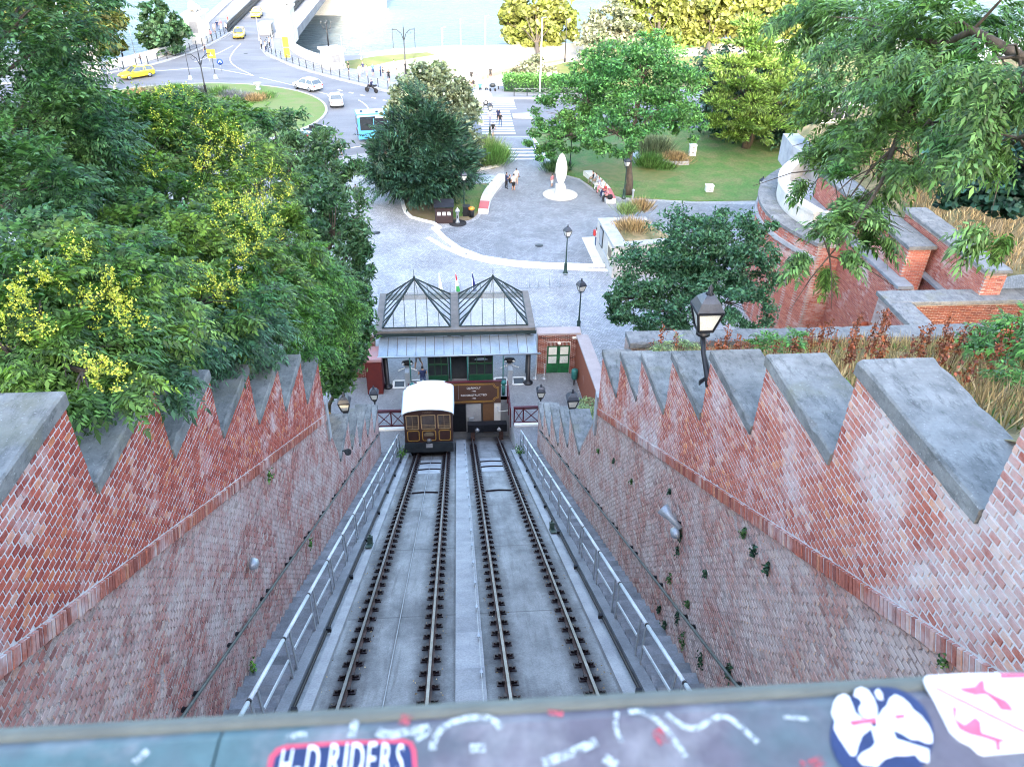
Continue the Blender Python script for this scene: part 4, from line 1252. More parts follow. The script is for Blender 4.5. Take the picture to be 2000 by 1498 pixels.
for i, (xa, xb) in enumerate(((5.33, 6.015), (6.025, 6.71))):
    dd = MB().bx(xa, xb, 39.64, 39.70, .02, 1.93).build('door', dg_, ho, world=True)
    def dbx(nm_, m, *a):
        q = MB().bx(*a); o = q.build(nm_, m); o.parent = dd
        o.location = (-ho.location.x, -ho.location.y, 0); return o
    dbx('pane', M['lamp'], xa+.10, xb-.10, 39.62, 39.639, 1.32, 1.84)
    dbx('curtain', mat('lace curtain', (.66, .68, .66), (.40, .46, .42), 14, 50, .9) if 'lace curtain' not in D.materials else D.materials['lace curtain'], xa+.10, xb-.10, 39.62, 39.639, .72, 1.20)
b = MB().tube([(4.75, 39.5, 2.55), (5.6, 39.5, 2.6), (7.0, 39.5, 2.57)], .02, 5); b.build('cable', M['black'], ho, world=True)
for x in (6.85, 7.0):
    MB().lathe([(.07, 0), (.07, .12)], (x, 39.45, 2.5), 8).build('floodlight', M['white'], ho, world=True)
MB().lathe([(.09, 0), (.11, .05), (.09, .12)], (6.02, 39.5, 2.12), 8).build('door_lamp', M['lamp'], ho, world=True)
brick_building('brick_annex', 'dark red brick annex half hidden by leaves left of the hall', -7.6, -4.8, 39.7, 40.3, 2.85)
# retaining wall on the right of the platform
rw = thing('retaining_wall', 'red brick wall with pink coping along the right edge of the platform', 'wall', (7.2, 36, 0))
MB().add([(7.05, 39.5, 0), (7.3, 33.0, 0), (7.6, 33.0, 0), (7.4, 39.5, 0), (7.05, 39.5, 2.62), (7.3, 33.0, 2.62), (7.6, 33.0, 2.62), (7.4, 39.5, 2.62)],
         [(0,3,2,1),(4,5,6,7),(0,1,5,4),(1,2,6,5),(2,3,7,6),(3,0,4,7)]).build('wall', M['brickstation'], rw, world=True)
MB().prism([(7.0, 39.5), (7.26, 32.95), (8.0, 32.95), (7.7, 39.5)], 2.621, 2.74).build('coping', D.materials['pink coping'], rw, world=True)
# dark red cabin left of the hall
cb_ = thing('ticket_cabin', 'dark red wooden cabin beside the left column of the hall', 'cabin', (-4.75, 38.2, 0))
M['cabin'] = mat('oxblood boards', (.13, .018, .014), (.09, .013, .011), 2, 40, .6)
MB().bx(-5.25, -4.36, 37.9, 39.2, 0, 2.25).build('body', M['cabin'], cb_, world=True)
MB().bx(-5.35, -4.3, 37.8, 39.3, 2.251, 2.42).build('roof', mat('pinkish roof', (.42, .2, .19), (.3, .22, .22), 2, 30, .7), cb_, world=True)
MB().bx(-4.359, -4.34, 38.2, 38.9, .1, 2.0).build('door', M['maroon'], cb_, world=True)
b = thing('waste_bin', 'teal waste bin on a post beside the green door', 'bin', (7.0, 38.5, 0))
MB().lathe([(.16, .45), (.19, .5), (.2, 1.05), (.12, 1.12), (0, 1.13)], (6.85, 38.3, 0), 12).build('bin_body', D.materials['teal paint'], b, world=True)
MB().tube([(6.85, 38.3, 0), (6.85, 38.3, .5)], .04, 8).build('post', M['black'], b, world=True)
for x in (4.62, 5.15):
    t2 = thing('rope_post', 'slim dark rope post left of the green door' if x > 5 else 'slim dark rope post beside the right column of the hall', 'post', (x, 39.1, 0))
    MB().lathe([(.16, 0), (.16, .03), (.03, .05), (.025, .95), (.05, 1.0), (0, 1.04)], (x, 39.1, 0), 10).build('post', M['galv'], t2, world=True)
# flags behind the hall
for x, cols, lab in ((-1.05, ((.75, .75, .72), (.6, .66, .5)), 'white flag furled on a pole behind the station roof'), (.0, ((.62, .03, .03), (.8, .8, .78), (.04, .3, .08)), 'red white and green flag furled between the two glass roofs'),
                     (1.05, ((.015, .02, .14),), 'dark blue flag furled on a pole behind the station roof')):
    f = thing('flag', lab, 'flag', (x, 44.6, 2.9), group='flags behind the station')
    MB().tube([(x, 44.3, 2.8), (x+.02, 45.2, 4.15)], .025, 6).build('pole', M['white'], f, world=True)
    n = len(cols)
    for i, c in enumerate(cols):
        za, zb = 4.1-1.0*i/n, 4.1-1.0*(i+1)/n
        wv = .30
        b = MB(); yy = 45.1-(4.1-za)*.45; yy2 = 45.1-(4.1-zb)*.45
        wa, wb_ = .05+(4.1-za)*.24, .05+(4.1-zb)*.24
        b.add([(x, yy, za), (x+wa*.5, yy-.06, za), (x+wa, yy, za), (x, yy2, zb), (x+wb_*.5, yy2-.1, zb), (x+wb_, yy2, zb), (x+wa*.5, yy+.06, za), (x+wb_*.5, yy2+.08, zb)],
              [(0, 3, 4, 1), (1, 4, 5, 2), (2, 5, 7, 6), (6, 7, 3, 0), (0, 1, 2, 6), (3, 7, 5, 4)])
        b.build('cloth', mat('flag cloth', c, None, 5, 40, .8), f, world=True)
# ------------------------------------------------------------------ lamps
def lantern_parts(t, s=1.0, z0=0.0):
    """square tapering lantern standing at height z0 over the origin of t"""
    b = MB()
    def ring(r, z): return [(r*i, r*j, z) for i, j in ((-1, -1), (1, -1), (1, 1), (-1, 1))]
    lo_, hi_ = ring(.115*s, z0), ring(.20*s, z0+.36*s)
    for i in range(4):
        b.bar(lo_[i], hi_[i], .03*s, .03*s); b.bar(lo_[i], lo_[(i+1) % 4], .035*s, .035*s); b.bar(hi_[i], hi_[(i+1) % 4], .04*s, .04*s)
    b.build('lantern_frame', M['black'], t)
    g_ = MB(); v = ring(.108*s, z0+.015*s)+ring(.19*s, z0+.345*s)
    g_.add(v, [(0, 1, 5, 4), (1, 2, 6, 5), (2, 3, 7, 6), (3, 0, 4, 7), (3, 2, 1, 0)]); g_.build('lantern_glass', M['lamp'], t)
    h = MB(); v = ring(.215*s, z0+.365*s)+ring(.15*s, z0+.50*s)+ring(.10*s, z0+.56*s)+ring(.06*s, z0+.60*s)
    f = [(3, 2, 1, 0)]
    for k in range(3): f += [(k*4+i, k*4+(i+1) % 4, k*4+4+(i+1) % 4, k*4+4+i) for i in range(4)]
    h.add(v, f+[(12, 13, 14, 15)]); h.lathe([(.07*s, 0), (.03*s, .05*s), (.045*s, .09*s), (.0, .17*s)], (0, 0, z0+.60*s), 8)
    h.build('lantern_cap', mat('lamp cap', (.06, .07, .09), (.04, .045, .06), 4, 50, .35, .3) if 'lamp cap' not in D.materials else D.materials['lamp cap'], t)
def wall_lamp(s, yr, zc, label, up=0.0, x=4.22):
    t = thing('wall_lantern', label, 'lantern', (s*x, yr+.62, zc-.55+up), group='lanterns on the side walls')
    b = MB().tube([(0, -.66, -.35-up*.55), (.02, -.48, -.28-up*.4), (.0, -.18, -.18-up*.2), (0, 0, -.02)], [.045, .06, .04, .05], 8)
    b.tube([(0, -.45, -.3-up*.6), (0, -.3, -.45-up*.6), (0, -.25, -.55-up*.6)], [.03, .04, .015], 6)
    b.lathe([(.05, -.05), (.12, -.02), (.12, .03), (.06, .06), (.05, .1)], (0, 0, 0), 10)
    b.build('bracket', M['black'], t)
    lantern_parts(t, 1.05, .10)
wall_lamp(1, 10.42, 19.5, 'black wall lantern on the right wall, the large one in front of the bushy tree', .52, 4.06)
wall_lamp(1, 23.14, 9.2, 'black wall lantern on the right small toothed wall, its upper end', .15)
wall_lamp(1, 32.5, 2.95, 'black wall lantern at the platform end of the right toothed wall', .35)
wall_lamp(-1, 10.87, 19.1, 'dark wall lantern on the left wall, half hidden among the leaves', .4, 4.5)
wall_lamp(-1, 23.31, 9.2, 'black wall lantern at the upper end of the left small toothed wall', .2)
wall_lamp(-1, 31.95, 3.45, 'black wall lantern at the platform end of the left toothed wall, beside the cabin', .4)

def street_lamp(p, label, h=3.9, s=1.2):
    t = thing('street_lamp', label, 'street lamp', (p[0], p[1], 0), rotz=.3, group='black lamp posts of the square')
    MB().lathe([(.21, 0), (.21, .12), (.14, .2), (.12, .75), (.15, .8), (.07, .9), (.055, 1.2), (.04, h-.95), (.06, h-.93), (.05, h-.86)], (0, 0, 0), 10).build('post', M['darkgreen'], t)
    MB().bar((-.22, 0, h-1.0), (.22, 0, h-1.0), .03, .03).build('ladder_bar', M['darkgreen'], t)
    lantern_parts(t, s, h-.85)
    return t
street_lamp(P2(1104, 535), 'black lamp post in front of the curved white steps')
street_lamp((8.0, 44.5), 'black lamp post behind the right brick annex of the station')
street_lamp(P2(907, 418), 'black lamp post beside the round bin on the planting bed')
street_lamp(P2(1218, 388), 'black lamp post beside the trunk of the big tree')
street_lamp(P2(1113, 333), 'black lamp post on the lawn behind the white sculpture')
street_lamp(P2(957, 264), 'black lamp post at the near end of the long zebra crossing', 3.6)
street_lamp(P2(1481, 398), 'black lamp post at the foot of the curved bastion', 2.6, 1.1)

def pole(p, h, label, r=.07, m='railwhite', arm=True, z=0):
    t = thing('lamp_pole', label, 'pole', (p[0], p[1], z), group='slim poles by the river')
    MB().tube([(0, 0, 0), (0, 0, h*.5), (0, 0, h)], [r*1.4, r, r*.7], 8).build('pole', M[m], t)
    b = MB().lathe([(.16, 0), (.16, .3), (.1, .35)], (0, 0, 0), 8) if m != 'black' else MB().lathe([(.14, 0), (.14, .5), (.1, .6)], (0, 0, 0), 8)
    b.build('base', M[m], t)
    if arm: MB().bar((0, 0, h), (.5, -.3, h+.12), .12, .07).build('lamp_head', M['galv'], t)
pole(P2(1054, 192), 9.6, 'tall white pole in front of the clipped hedge', .09)
pole(P2(948, 132), 7.0, 'pale pole on the embankment behind the fountain', .06)
pole(P2(866, 146), 6.2, 'pale pole on the embankment behind the silver tree', .06)
pole(P2(706, 118), 6.2, 'grey pole beside the quay road right of the pier', .05, 'galv')
pole(P2(672, 137), 4.6, 'grey pole beside the stone pedestal with lamps', .06, 'galv')
pole(P2(1103, 122), 6.0, 'dark lamp pole in front of the round lit tree', .06, 'black')
pole(P2(901, 132), 6.6, 'slim pale pole on the lit embankment', .04, 'railwhite', False)
pole(P2(240, 112), 4.4, 'dark leaning pole behind the left parapet', .05, 'black', False)
pole(P2(264, 108), 3.8, 'slim grey pole behind the left parapet', .04, 'galv', False)
pole(P2(143, 128), 9.0, 'tall grey mast behind the left pedestal', .12, 'galv', False)
pole(P2(152, 134), 8.5, 'second tall grey mast behind the left pedestal, the right one', .10, 'galv', False)
pole(P2(507, 80), 3.6, 'slim pale pole on the bridge road beside the taxis', .04, 'railwhite', False)

def triple_lamp(p, label, rotz=0.0, h=6.2):
    t = thing('candelabra_lamp', label, 'street lamp', (p[0], p[1], 0), rotz=rotz, group='ornate lamps with hanging lanterns')
    MB().lathe([(.3, 0), (.3, .3), (.17, .5), (.13, 1.6), (.2, 1.7), (.09, 1.9), (.07, h)], (0, 0, 0), 10).build('post', M['black'], t)
    for s in (-1, 1):
        MB().tube([(0, 0, h-1.6), (s*.35, 0, h-.6), (s*.9, 0, h-.15), (s*1.5, 0, h-.1)], .045, 6).build('arm', M['black'], t)
        MB().tube([(s*1.5, 0, h+.1), (s*1.5, 0, h-2.6)], .035, 6).build('hanger', M['black'], t)
        MB().lathe([(.08, .55), (.2, .45), (.24, .15), (.36, .02), (.3, 0)], (s*1.5, 0, h-3.1), 10).build('hanging_lantern', M['galv'], t)
        q = MB()
        for a in range(8): q.bar((s*.75+.22*math.cos(a*PI/4), 0, h-.55+.22*math.sin(a*PI/4)), (s*.75+.22*math.cos((a+1)*PI/4), 0, h-.55+.22*math.sin((a+1)*PI/4)), .03, .03, up=(0, 1, 0))
        q.build('scroll', M['black'], t)
    MB().tube([(.0, 0, h), (0, 0, h+.7)], [.05, .01], 6).build('finial', M['black'], t)
triple_lamp(P2(405, 196), 'black ornate lamp with two hanging lanterns on the traffic island', .15, 5.6)
triple_lamp(P2(793, 152), 'black ornate lamp with two hanging lanterns behind the silver tree', .1, 6.4)

# ------------------------------------------------------------------ square: sculpture, benches, small things
sp = P2(1094, 381)
t = thing('sculpture', 'white oval stone sculpture with a vertical slit on a block in the square', 'sculpture', (sp[0], sp[1], 0))
MB().lathe([(0, .02), (1.62, .02), (1.62, .05), (1.6, .06), (0, .06)], (0, 0, 0), 40).build('round_base', mat('pale slab', (.56, .53, .46), (.48, .45, .4), 1.5, 25, .8), t)
MB().add([(-.5, -.5, .06), (.5, -.5, .06), (.5, .5, .06), (-.5, .5, .06), (-.42, -.42, .98), (.42, -.42, .98), (.42, .42, .98), (-.42, .42, .98)], [(0,3,2,1),(4,5,6,7),(0,1,5,4),(1,2,6,5),(2,3,7,6),(3,0,4,7)]).build('block', M['stone'], t)
pf = [(0.0, 0)]
n = 22
for i in range(1, n): 
    a = i/n; pf.append((.54*math.sin(PI*min(1, a*.96+.04))**.62, a*2.95))
b = MB()
N_ = 28; rows = []
for r, z in pf+[(0, 2.95)]:
    ring = []
    for k in range(N_):
        a = 2*PI*k/N_
        g_ = 1-.28*math.exp(-((a-5.3)/.16)**2) if 0 else 1-.30*math.exp(-(((a-5.45))/.15)**2)*min(1, max(0, min(z-.3, 2.75-z))*3)
        ring.append((r*math.cos(a)*g_, r*.62*math.sin(a)*g_, .98+z))
    rows.append(ring)
vs = [p for ring in rows for p in ring]
b.add(vs, [(i*N_+k, i*N_+(k+1) % N_, (i+1)*N_+(k+1) % N_, (i+1)*N_+k) for i in range(len(rows)-1) for k in range(N_)], 0, True)
b.build('oval_form', M['white'], t)

M['redseat'] = mat('red seat', (.45, .10, .10), (.38, .09, .09), 2, 30, .6)
def bench(label, line, wd, red_at_end):
    pts = resample(smooth_line(line, 2), .9)
    mid = pts[len(pts)//2]
    t = thing('bench', label, 'bench', (mid[0], mid[1], 0), group='curved benches of the square')
    A, B = offset_line(pts, wd/2), offset_line(pts, -wd/2)
    for i in range(len(pts)-1):
        red = i >= len(pts)-1-red_at_end
        MB().prism([A[i], A[i+1], B[i+1], B[i]], 0.01, .46).build('base_block', M['white'], t, world=True)
        MB().prism([A[i], A[i+1], B[i+1], B[i]], .461, .50).build('red_seat' if red else 'seat', M['redseat'] if red else M['stone'], t, world=True)
bench('curved white stone bench with a red end, left of the sculpture', [P2(982, 350), P2(968, 365), P2(950, 388), P2(944, 418)], .85, 2)
bench('curved white stone bench with people and a red end, right of the sculpture', [P2(1146, 343), P2(1163, 356), P2(1183, 376), P2(1193, 398)], .85, 3)
# notice board
p = P2(868, 437)
t = thing('notice_board', 'dark wooden board with a sloping roof and three white notices', 'notice board', (p[0], p[1], 0))
MB().bx(-.72, .72, -.05, .05, .02, 1.35).build('board', mat('dark wood', (.045, .025, .025), (.03, .018, .02), 3, 40, .7), t)
MB().add([(-.85, -.25, 1.5), (.85, -.25, 1.5), (.85, .5, 1.95), (-.85, .5, 1.95), (-.85, -.25, 1.55), (.85, -.25, 1.55), (.85, .5, 2.0), (-.85, .5, 2.0)], [(0,3,2,1),(4,5,6,7),(0,1,5,4),(1,2,6,5),(2,3,7,6),(3,0,4,7)]).build('roof', M['black'], t)
for x in (-.72, .72): MB().bx(x-.05, x+.05, .0, .1, .01, 1.75).build('post', M['black'], t)
for x in (-.43, 0, .43): MB().bx(x-.14, x+.14, -.065, -.051, .75, 1.05).build('notice', M['white'], t)
p = P2(894, 437)
t = thing('water_pump', 'old iron hand pump on a dark plinth', 'pump', (p[0], p[1], 0))
MB().lathe([(.75, .01), (.75, .07), (0, .08)], (0, 0, 0), 16).build('plinth', M['rubber'], t)
MB().lathe([(.2, .08), (.17, .2), (.12, .35), (.12, 1.0), (.19, 1.05), (.19, 1.2), (.1, 1.32), (.03, 1.4), (0, 1.5)], (0, 0, 0), 12).build('pump_body', M['galv'], t)
MB().tube([(0, -.1, .75), (0, -.3, .75), (0, -.36, .62)], .04, 6).build('spout', M['black'], t)
p = P2(921, 425)
t = thing('waste_bin', 'round dark bin with an orange top beside the red bench end', 'bin', (p[0], p[1], 0))
MB().lathe([(.22, .05), (.24, .7), (.22, .72)], (0, 0, 0), 12).build('bin_body', M['black'], t)
MB().lathe([(.27, .73), (.27, .86), (.15, .95), (0, .97)], (0, 0, 0), 12).build('lid', mat('orange', (.75, .28, .04), (.65, .22, .03), 3, 40, .5), t)
p = P2(911, 422)
t = thing('waste_bin', 'square black bin beside the lamp post on the planting bed', 'bin', (p[0], p[1], 0))
MB().bx(-.3, .3, -.25, .25, .02, .9).build('bin_body', M['black'], t); MB().bx(-.33, .33, -.28, .28, .901, .96).build('lid', M['chassis'], t)
for u, v, n, lab in ((1351, 306, 4, 'tall white beehive of four boxes on the lawn'), (1384, 376, 2, 'low white beehive of two boxes on the lawn near the bastion')):
    p = P2(u, v); t = thing('beehive', lab, 'beehive', (p[0], p[1], .06))
    for k in range(n):
        MB().bx(-.33, .33, -.28, .28, .05+k*.27, .05+k*.27+.26).build('hive_box', M['white'], t)
        MB().bx(-.09, .09, -.295, -.281, .12+k*.27, .2+k*.27).build('hand_slot', M['black'], t)
    MB().bx(-.37, .37, -.32, .32, .06+n*.27, .14+n*.27).build('lid', M['white'], t)
p0 = P2(1323, 322)
t = thing('raised_bed', 'long grey raised bed planted with dry stalks on the lawn', 'planter', (p0[0], p0[1], .06)); MB().bx(-1.5, 1.1, -.4, .4, 0, .4).build('box', M['concrete2'], t); MB().bx(-1.42, 1.02, -.32, .32, .401, .42).build('soil', M['dirt'], t)
p0 = P2(1245, 318)
t = thing('raised_bed', 'pale grey raised bed beside the big trunk', 'planter', (p0[0], p0[1], .06)); MB().bx(-.4, .4, -.5, 2.2, 0, .5).build('box', M['concrete2'], t); MB().bx(-.33, .33, -.43, 2.13, .501, .52).build('cover', M['galv'], t)
p0 = P2(1235, 392)
t = thing('drinking_fountain', 'slim patterned metal post at the foot of the big tree', 'post', (p0[0], p0[1], 0)); MB().lathe([(.14, 0), (.14, .1), (.09, .15), (.1, .85), (.14, .9), (.1, 1.05), (0, 1.1)], (0, 0, 0), 10).build('post', M['galv'], t)

# stone block wall with a planted top on the right of the square
HB = 2.55
c0, c1, c2 = np.array(P2(1194, 543)), np.array(P(1168, 426, HB)[:2]), np.array(P(1262, 424, HB)[:2])
c3 = np.array(P(1330, 470, HB)[:2])
t = thing('garden_wall', 'pale stone block wall with grey capping slabs, right of the square', 'wall', (c0[0], c0[1], 0))
def wall_leg(a, b, wd, h, inner, name, m, z0=0.0):
    a, b = np.array(a), np.array(b)
    d = (b-a)/np.linalg.norm(b-a); nrm = np.array((d[1], -d[0]))*inner
    return MB().prism([tuple(a), tuple(b), tuple(b+nrm*wd), tuple(a+nrm*wd)], z0, h).build(name, m, t, world=True), d, nrm
M['blockstone'] = mat('stone blockwork', (.52, .50, .46), (.38, .37, .35), .9, 14, .9, bmp=.4)
wall_leg(c0, c1, .95, HB-.16, 1, 'wall', M['blockstone'])
wall_leg(c1+(c2-c1)*.16, c2, .6, HB-.162, 1, 'wall', M['blockstone'])
c0b = c0+(c3-c0)*.0
wall_leg(c3, c0+(c3-c0)/np.linalg.norm(c3-c0)*.97, .6, HB-.161, 1, 'wall', M['blockstone'])
def cap_slabs(a, b, wd, z, step, inner, m, name='capping_slab', th=.15, over=.04):
    a, b = np.array(a), np.array(b); L = np.linalg.norm(b-a); d = (b-a)/L; nrm = np.array((d[1], -d[0]))*inner
    n = max(1, int(L/step))
    for i in range(n):
        p, q = a+d*(L*i/n+.006), a+d*(L*(i+1)/n-.006)
        zz = z+random.uniform(-.006, .006)
        MB().prism([tuple(p-nrm*over), tuple(q-nrm*over), tuple(q+nrm*(wd+over)), tuple(p+nrm*(wd+over))], zz-th, zz).build(name, m, t, world=True)
cap_slabs(c0, c1, .95, HB, .62, 1, M['concrete2'])
cap_slabs(c1+(c2-c1)*.2, c2, .6, HB, .8, 1, M['concrete2'])
cap_slabs(c3, c0+(c3-c0)*.16, .6, HB, .8, 1, M['concrete2'])
dd = (c1-c0)/np.linalg.norm(c1-c0); on = np.array((-dd[1], dd[0]))
def face_box(k0, k1, z0, z1, th, nm, m):
    a, b = c0+dd*k0, c0+dd*k1
    MB().prism([tuple(a+on*.003), tuple(b+on*.003), tuple(b+on*th), tuple(a+on*th)], z0, z1).build(nm, m, t, world=True)
face_box(.5, 1.5, 1.2, 1.95, .05, 'relief_plaque', mat('bronze relief', (.22, .19, .13), (.12, .1, .07), 9, 30, .6, bmp=.8, bd=.05))
face_box(.25, 1.7, .9, 2.2, .002+.02, 'plaque_panel', mat('cream panel', (.66, .60, .44), (.58, .52, .4), 1, 20, .8))
face_box(3.3, 4.3, .9, 2.4, .06, 'dark_board', M['chassis'])
face_box(3.42, 4.18, 1.02, 2.28, .07, 'board_glass', M['galv'])
b = MB(); q = [c0+dd*k+on*.12 for k in (.5, 1.6, 2.7)]
b.tube([(q[0][0], q[0][1], .75), (q[1][0], q[1][1], 1.0), (q[2][0], q[2][1], 1.1)], .03, 6); b.build('handrail', M['galv'], t, world=True)
sheet('planting_bed', [tuple(c0+(c1-c0)*.1+np.array((1.0, .3))), tuple(c1+np.array((1.2, -.6))), tuple(c2+np.array((0, -.5))), tuple(c3+np.array((0, .4)))], HB-.28, M['hill'])

# crowd barriers behind the station
bm = MB().tube([(-1.1, 0, .12), (-1.1, 0, 1.05), (1.1, 0, 1.05), (1.1, 0, .12)], .02, 5)
fr = bm.mesh('frame', M['galv'])
bb = MB()
for x in np.linspace(-1.0, 1.0, 15): bb.bar((x, 0, .16), (x, 0, 1.04), .012, .012)
bb.bar((-1.1, 0, .16), (1.1, 0, .16), .02, .02)
bars = bb.mesh('bars', M['galv'])
for i, (u, v) in enumerate(((1102, 561), (1064, 564), (1022, 566), (930, 570), (850, 578), (772, 586))):
    p = P2(u, v); t = thing('crowd_barrier', ['grey crowd barrier nearest the lamp post in front of the steps', 'grey crowd barrier, second from the lamp post in front of the steps', 'grey crowd barrier just right of the right glass roof', 'grey crowd barrier seen between the glass roofs',
                             'grey crowd barrier behind the left glass roof peak', 'grey crowd barrier at the left end of the row behind the station'][i], 'barrier', (p[0], p[1], 0), rotz=-.02+.03*i, group='crowd barriers behind the station')
    link('frame', fr, t); o = link('bars', bars, t); o['kind'] = 'stuff'

# ------------------------------------------------------------------ road fences, parapets, bridge
def road_fence(name, label, line, step=2.0):
    pts = resample(line, step)
    mid = pts[len(pts)//2]
    t = thing(name, label, 'fence', (mid[0], mid[1], .14), group='road fences')
    pm_ = MB().bx(-.05, .05, -.05, .05, 0, 1.12).mesh('post', M['chassis'])
    for x, y in pts:
        o = link('post', pm_, t); o.location = (x-mid[0], y-mid[1], 0)
    for a, b in zip(pts[:-1], pts[1:]):
        q = MB()
        A, B = (a[0], a[1]), (b[0], b[1])
        for z in (.25, .98): q.bar((*A, z), (*B, z), .035, .035)
        q.bar((*A, .27), (*B, .96), .02, .02).bar((*A, .96), (*B, .27), .02, .02)
        q.v = [(x, y, z+.14) for x, y, z in q.v]
        q.build('railing', M['galv'], t, world=True)
    return t
road_fence('road_fence', 'dark post fence along the left footway towards the bridge', offset_line(fw_l, .45)[4:])
road_fence('road_fence', 'dark post fence along the right footway from bridge to crossing', [q for q in offset_line(fw_r, .45) if q[0] < -4.0 and q[1] < 146])
road_fence('road_fence', 'low grey railing in front of the clipped hedge', [P2(1004, 191), P2(1130, 190)], 1.6)
def parapet(name, label, line, wd=.55, h=1.05, z0=.14):
    pts = resample(line, 1.6); mid = pts[len(pts)//2]
    t = thing(name, label, 'parapet', (mid[0], mid[1], z0))
    A, B = offset_line(pts, wd/2), offset_line(pts, -wd/2)
    A2, B2 = offset_line(pts, wd/2+.08), offset_line(pts, -wd/2-.08)
    for i in range(len(pts)-1):
        MB().prism([A[i], A[i+1], B[i+1], B[i]], z0-1, z0+h).build('stone', M['stone'], t, world=True)
        MB().prism([A2[i], A2[i+1], B2[i+1], B2[i]], z0+h+.001, z0+h+.16).build('coping_stone', M['stone'], t, world=True)
parapet('parapet', 'curved pale stone parapet on the left bridge approach', left_edge)
parapet('parapet', 'curved pale stone parapet on the right bridge approach', right_edge)
def pedestal(label, p, sx, sy, h, rot=0.0, lion=False, lampm=False, seed=0):
    t = thing('pedestal', label, 'pedestal', (p[0], p[1], 0), rotz=rot, group='stone pedestals of the bridge')
    MB().bx(-sx/2-.15, sx/2+.15, -sy/2-.15, sy/2+.15, -1, .7).build('plinth', M['stone'], t)
    MB().bx(-sx/2, sx/2, -sy/2, sy/2, .701, h).build('die', M['stone'], t)
    MB().bx(-sx/2-.25, sx/2+.25, -sy/2-.25, sy/2+.25, h+.001, h+.3).build('cornice', M['stone'], t)
    MB().bx(-sx*.25, sx*.25, -sy/2-.02, -sy/2+.02, h*.4, h*.8).build('plaque', M['concrete'], t)
    return t
pedestal('broad pale stone pedestal at the left end of the left parapet', P2(172, 148), 3.6, 2.4, 3.3, .35)
pedestal('tall stone pedestal with a lion on the left side of the bridge', (-40.6, 141.5), 2.6, 4.6, 4.4)
pedestal('tall stone pedestal with a lion on the right side of the bridge', (-27.6, 147.5), 2.6, 4.6, 4.4)
t = pedestal('stone pedestal with a branched lamp at the end of the right parapet', (-16.9, 122.6), 2.6, 2.6, 2.5, .5)
lp = thing('globe_lamp', 'dark branched lamp with globes on the right pedestal', 'lamp', (-17.4, 123.6, 2.81))
MB().tube([(0, 0, 0), (0, 0, 3.4)], [.12, .06], 8).build('post', M['black'], lp)
for k in range(4):
    a = k*PI/2; x, y = .7*math.cos(a), .7*math.sin(a)
    MB().tube([(0, 0, 2.2), (x*.7, y*.7, 2.4), (x, y, 3.0)], .04, 6).build('arm', M['black'], lp)
    MB().lathe([(0, -.2), (.2, 0), (0, .22)], (x, y, 3.2), 8).build('globe', M['chassis'], lp)
# lions: one skinned body each
def skin_mesh(name, verts, edges, radii, mats, sub=2, root=0):
    me = D.meshes.new(name+'_cage')
    me.from_pydata(verts, edges, [])
    o = D.objects.new(name, me); COL.objects.link(o)
    sk = o.modifiers.new('s', 'SKIN'); ss = o.modifiers.new('ss', 'SUBSURF'); ss.levels = sub; ss.render_levels = sub
    for i, r in enumerate(radii):
        d = me.skin_vertices[0].data[i]; d.radius = (r, r) if not isinstance(r, tuple) else r
        d.use_root = (i == root)
    dg = bpy.context.evaluated_depsgraph_get()
    out = D.meshes.new_from_object(o.evaluated_get(dg)); out.name = name
    D.objects.remove(o); D.meshes.remove(me)
    out.materials.clear()
    for m in mats: out.materials.append(m)
    out.polygons.foreach_set("use_smooth", [True]*len(out.polygons))
    return out
lv = [(0, 0, .55), (0, -.9, .75), (0, -1.5, 1.15), (0, -2.0, 1.35), (0, -2.4, 1.2), (0, .9, .5), (-.45, -1.3, .3), (-.45, -2.1, .12), (.45, -1.3, .3), (.45, -2.1, .12), (-.5, .9, .25), (-.5, .1, .12), (.5, .9, .25), (.5, .1, .12), (.5, 1.4, .15), (.75, .8, .1)]
le = [(0, 1), (1, 2), (2, 3), (3, 4), (0, 5), (1, 6), (6, 7), (1, 8), (8, 9), (5, 10), (10, 11), (5, 12), (12, 13), (5, 14), (14, 15)]
lr = [.5, .58, .62, .42, .24, .5, .25, .16, .25, .16, .28, .16, .28, .16, .1, .07]
lm = skin_mesh('lion', lv, le, lr, [M['stone']])
for p, lab in (((-40.6, 141.8, 4.72), 'stone lion lying on the left bridge pedestal'), ((-27.6, 147.8, 4.72), 'stone lion lying on the right bridge pedestal')):
    o = link('lion', lm); o.location = p; tag(o, lab, 'statue', 'stone lions of the bridge')
# bridge deck
sheet('bridge_deck', [(-43.0, 150.0), (-26.8, 150.0), (-27.2, 188), (-28, 300), (-50, 300), (-47.2, 188)], .02, M['asphalt'], th=1.4)
br = thing('bridge_railing', 'dark lattice railing between road and left footway of the bridge', 'railing', (-38.5, 170, 0), group='bridge railings')
def lattice(t, a, b, h, m, step, th, z0=.03, cap=.12):
    a, b = np.array(a), np.array(b); L = np.linalg.norm(b-a); n = int(L/step)
    q = MB()
    for i in range(n):
        p, r_ = a+(b-a)*i/n, a+(b-a)*(i+1)/n
        q.bar((*p, z0+.1), (*r_, z0+h-.1), th, th).bar((*p, z0+h-.1), (*r_, z0+.1), th, th)
    tag(q.build('lattice', m, t, world=True), kind='stuff')
    MB().bar((*a, z0+h), (*b, z0+h), cap, cap).build('top_rail', m, t, world=True)
    MB().bar((*a, z0+.08), (*b, z0+.08), cap, cap).build('bottom_rail', m, t, world=True)
lattice(br, (-38.0, 150), (-42.5, 260), 1.5, M['chassis'], 1.1, .16)
br2 = thing('bridge_railing', 'dark lattice railing between road and right footway of the bridge', 'railing', (-30, 190, 0), group='bridge railings')
lattice(br2, (-30.2, 172), (-31.4, 260), 1.5, M['chassis'], 1.1, .16)
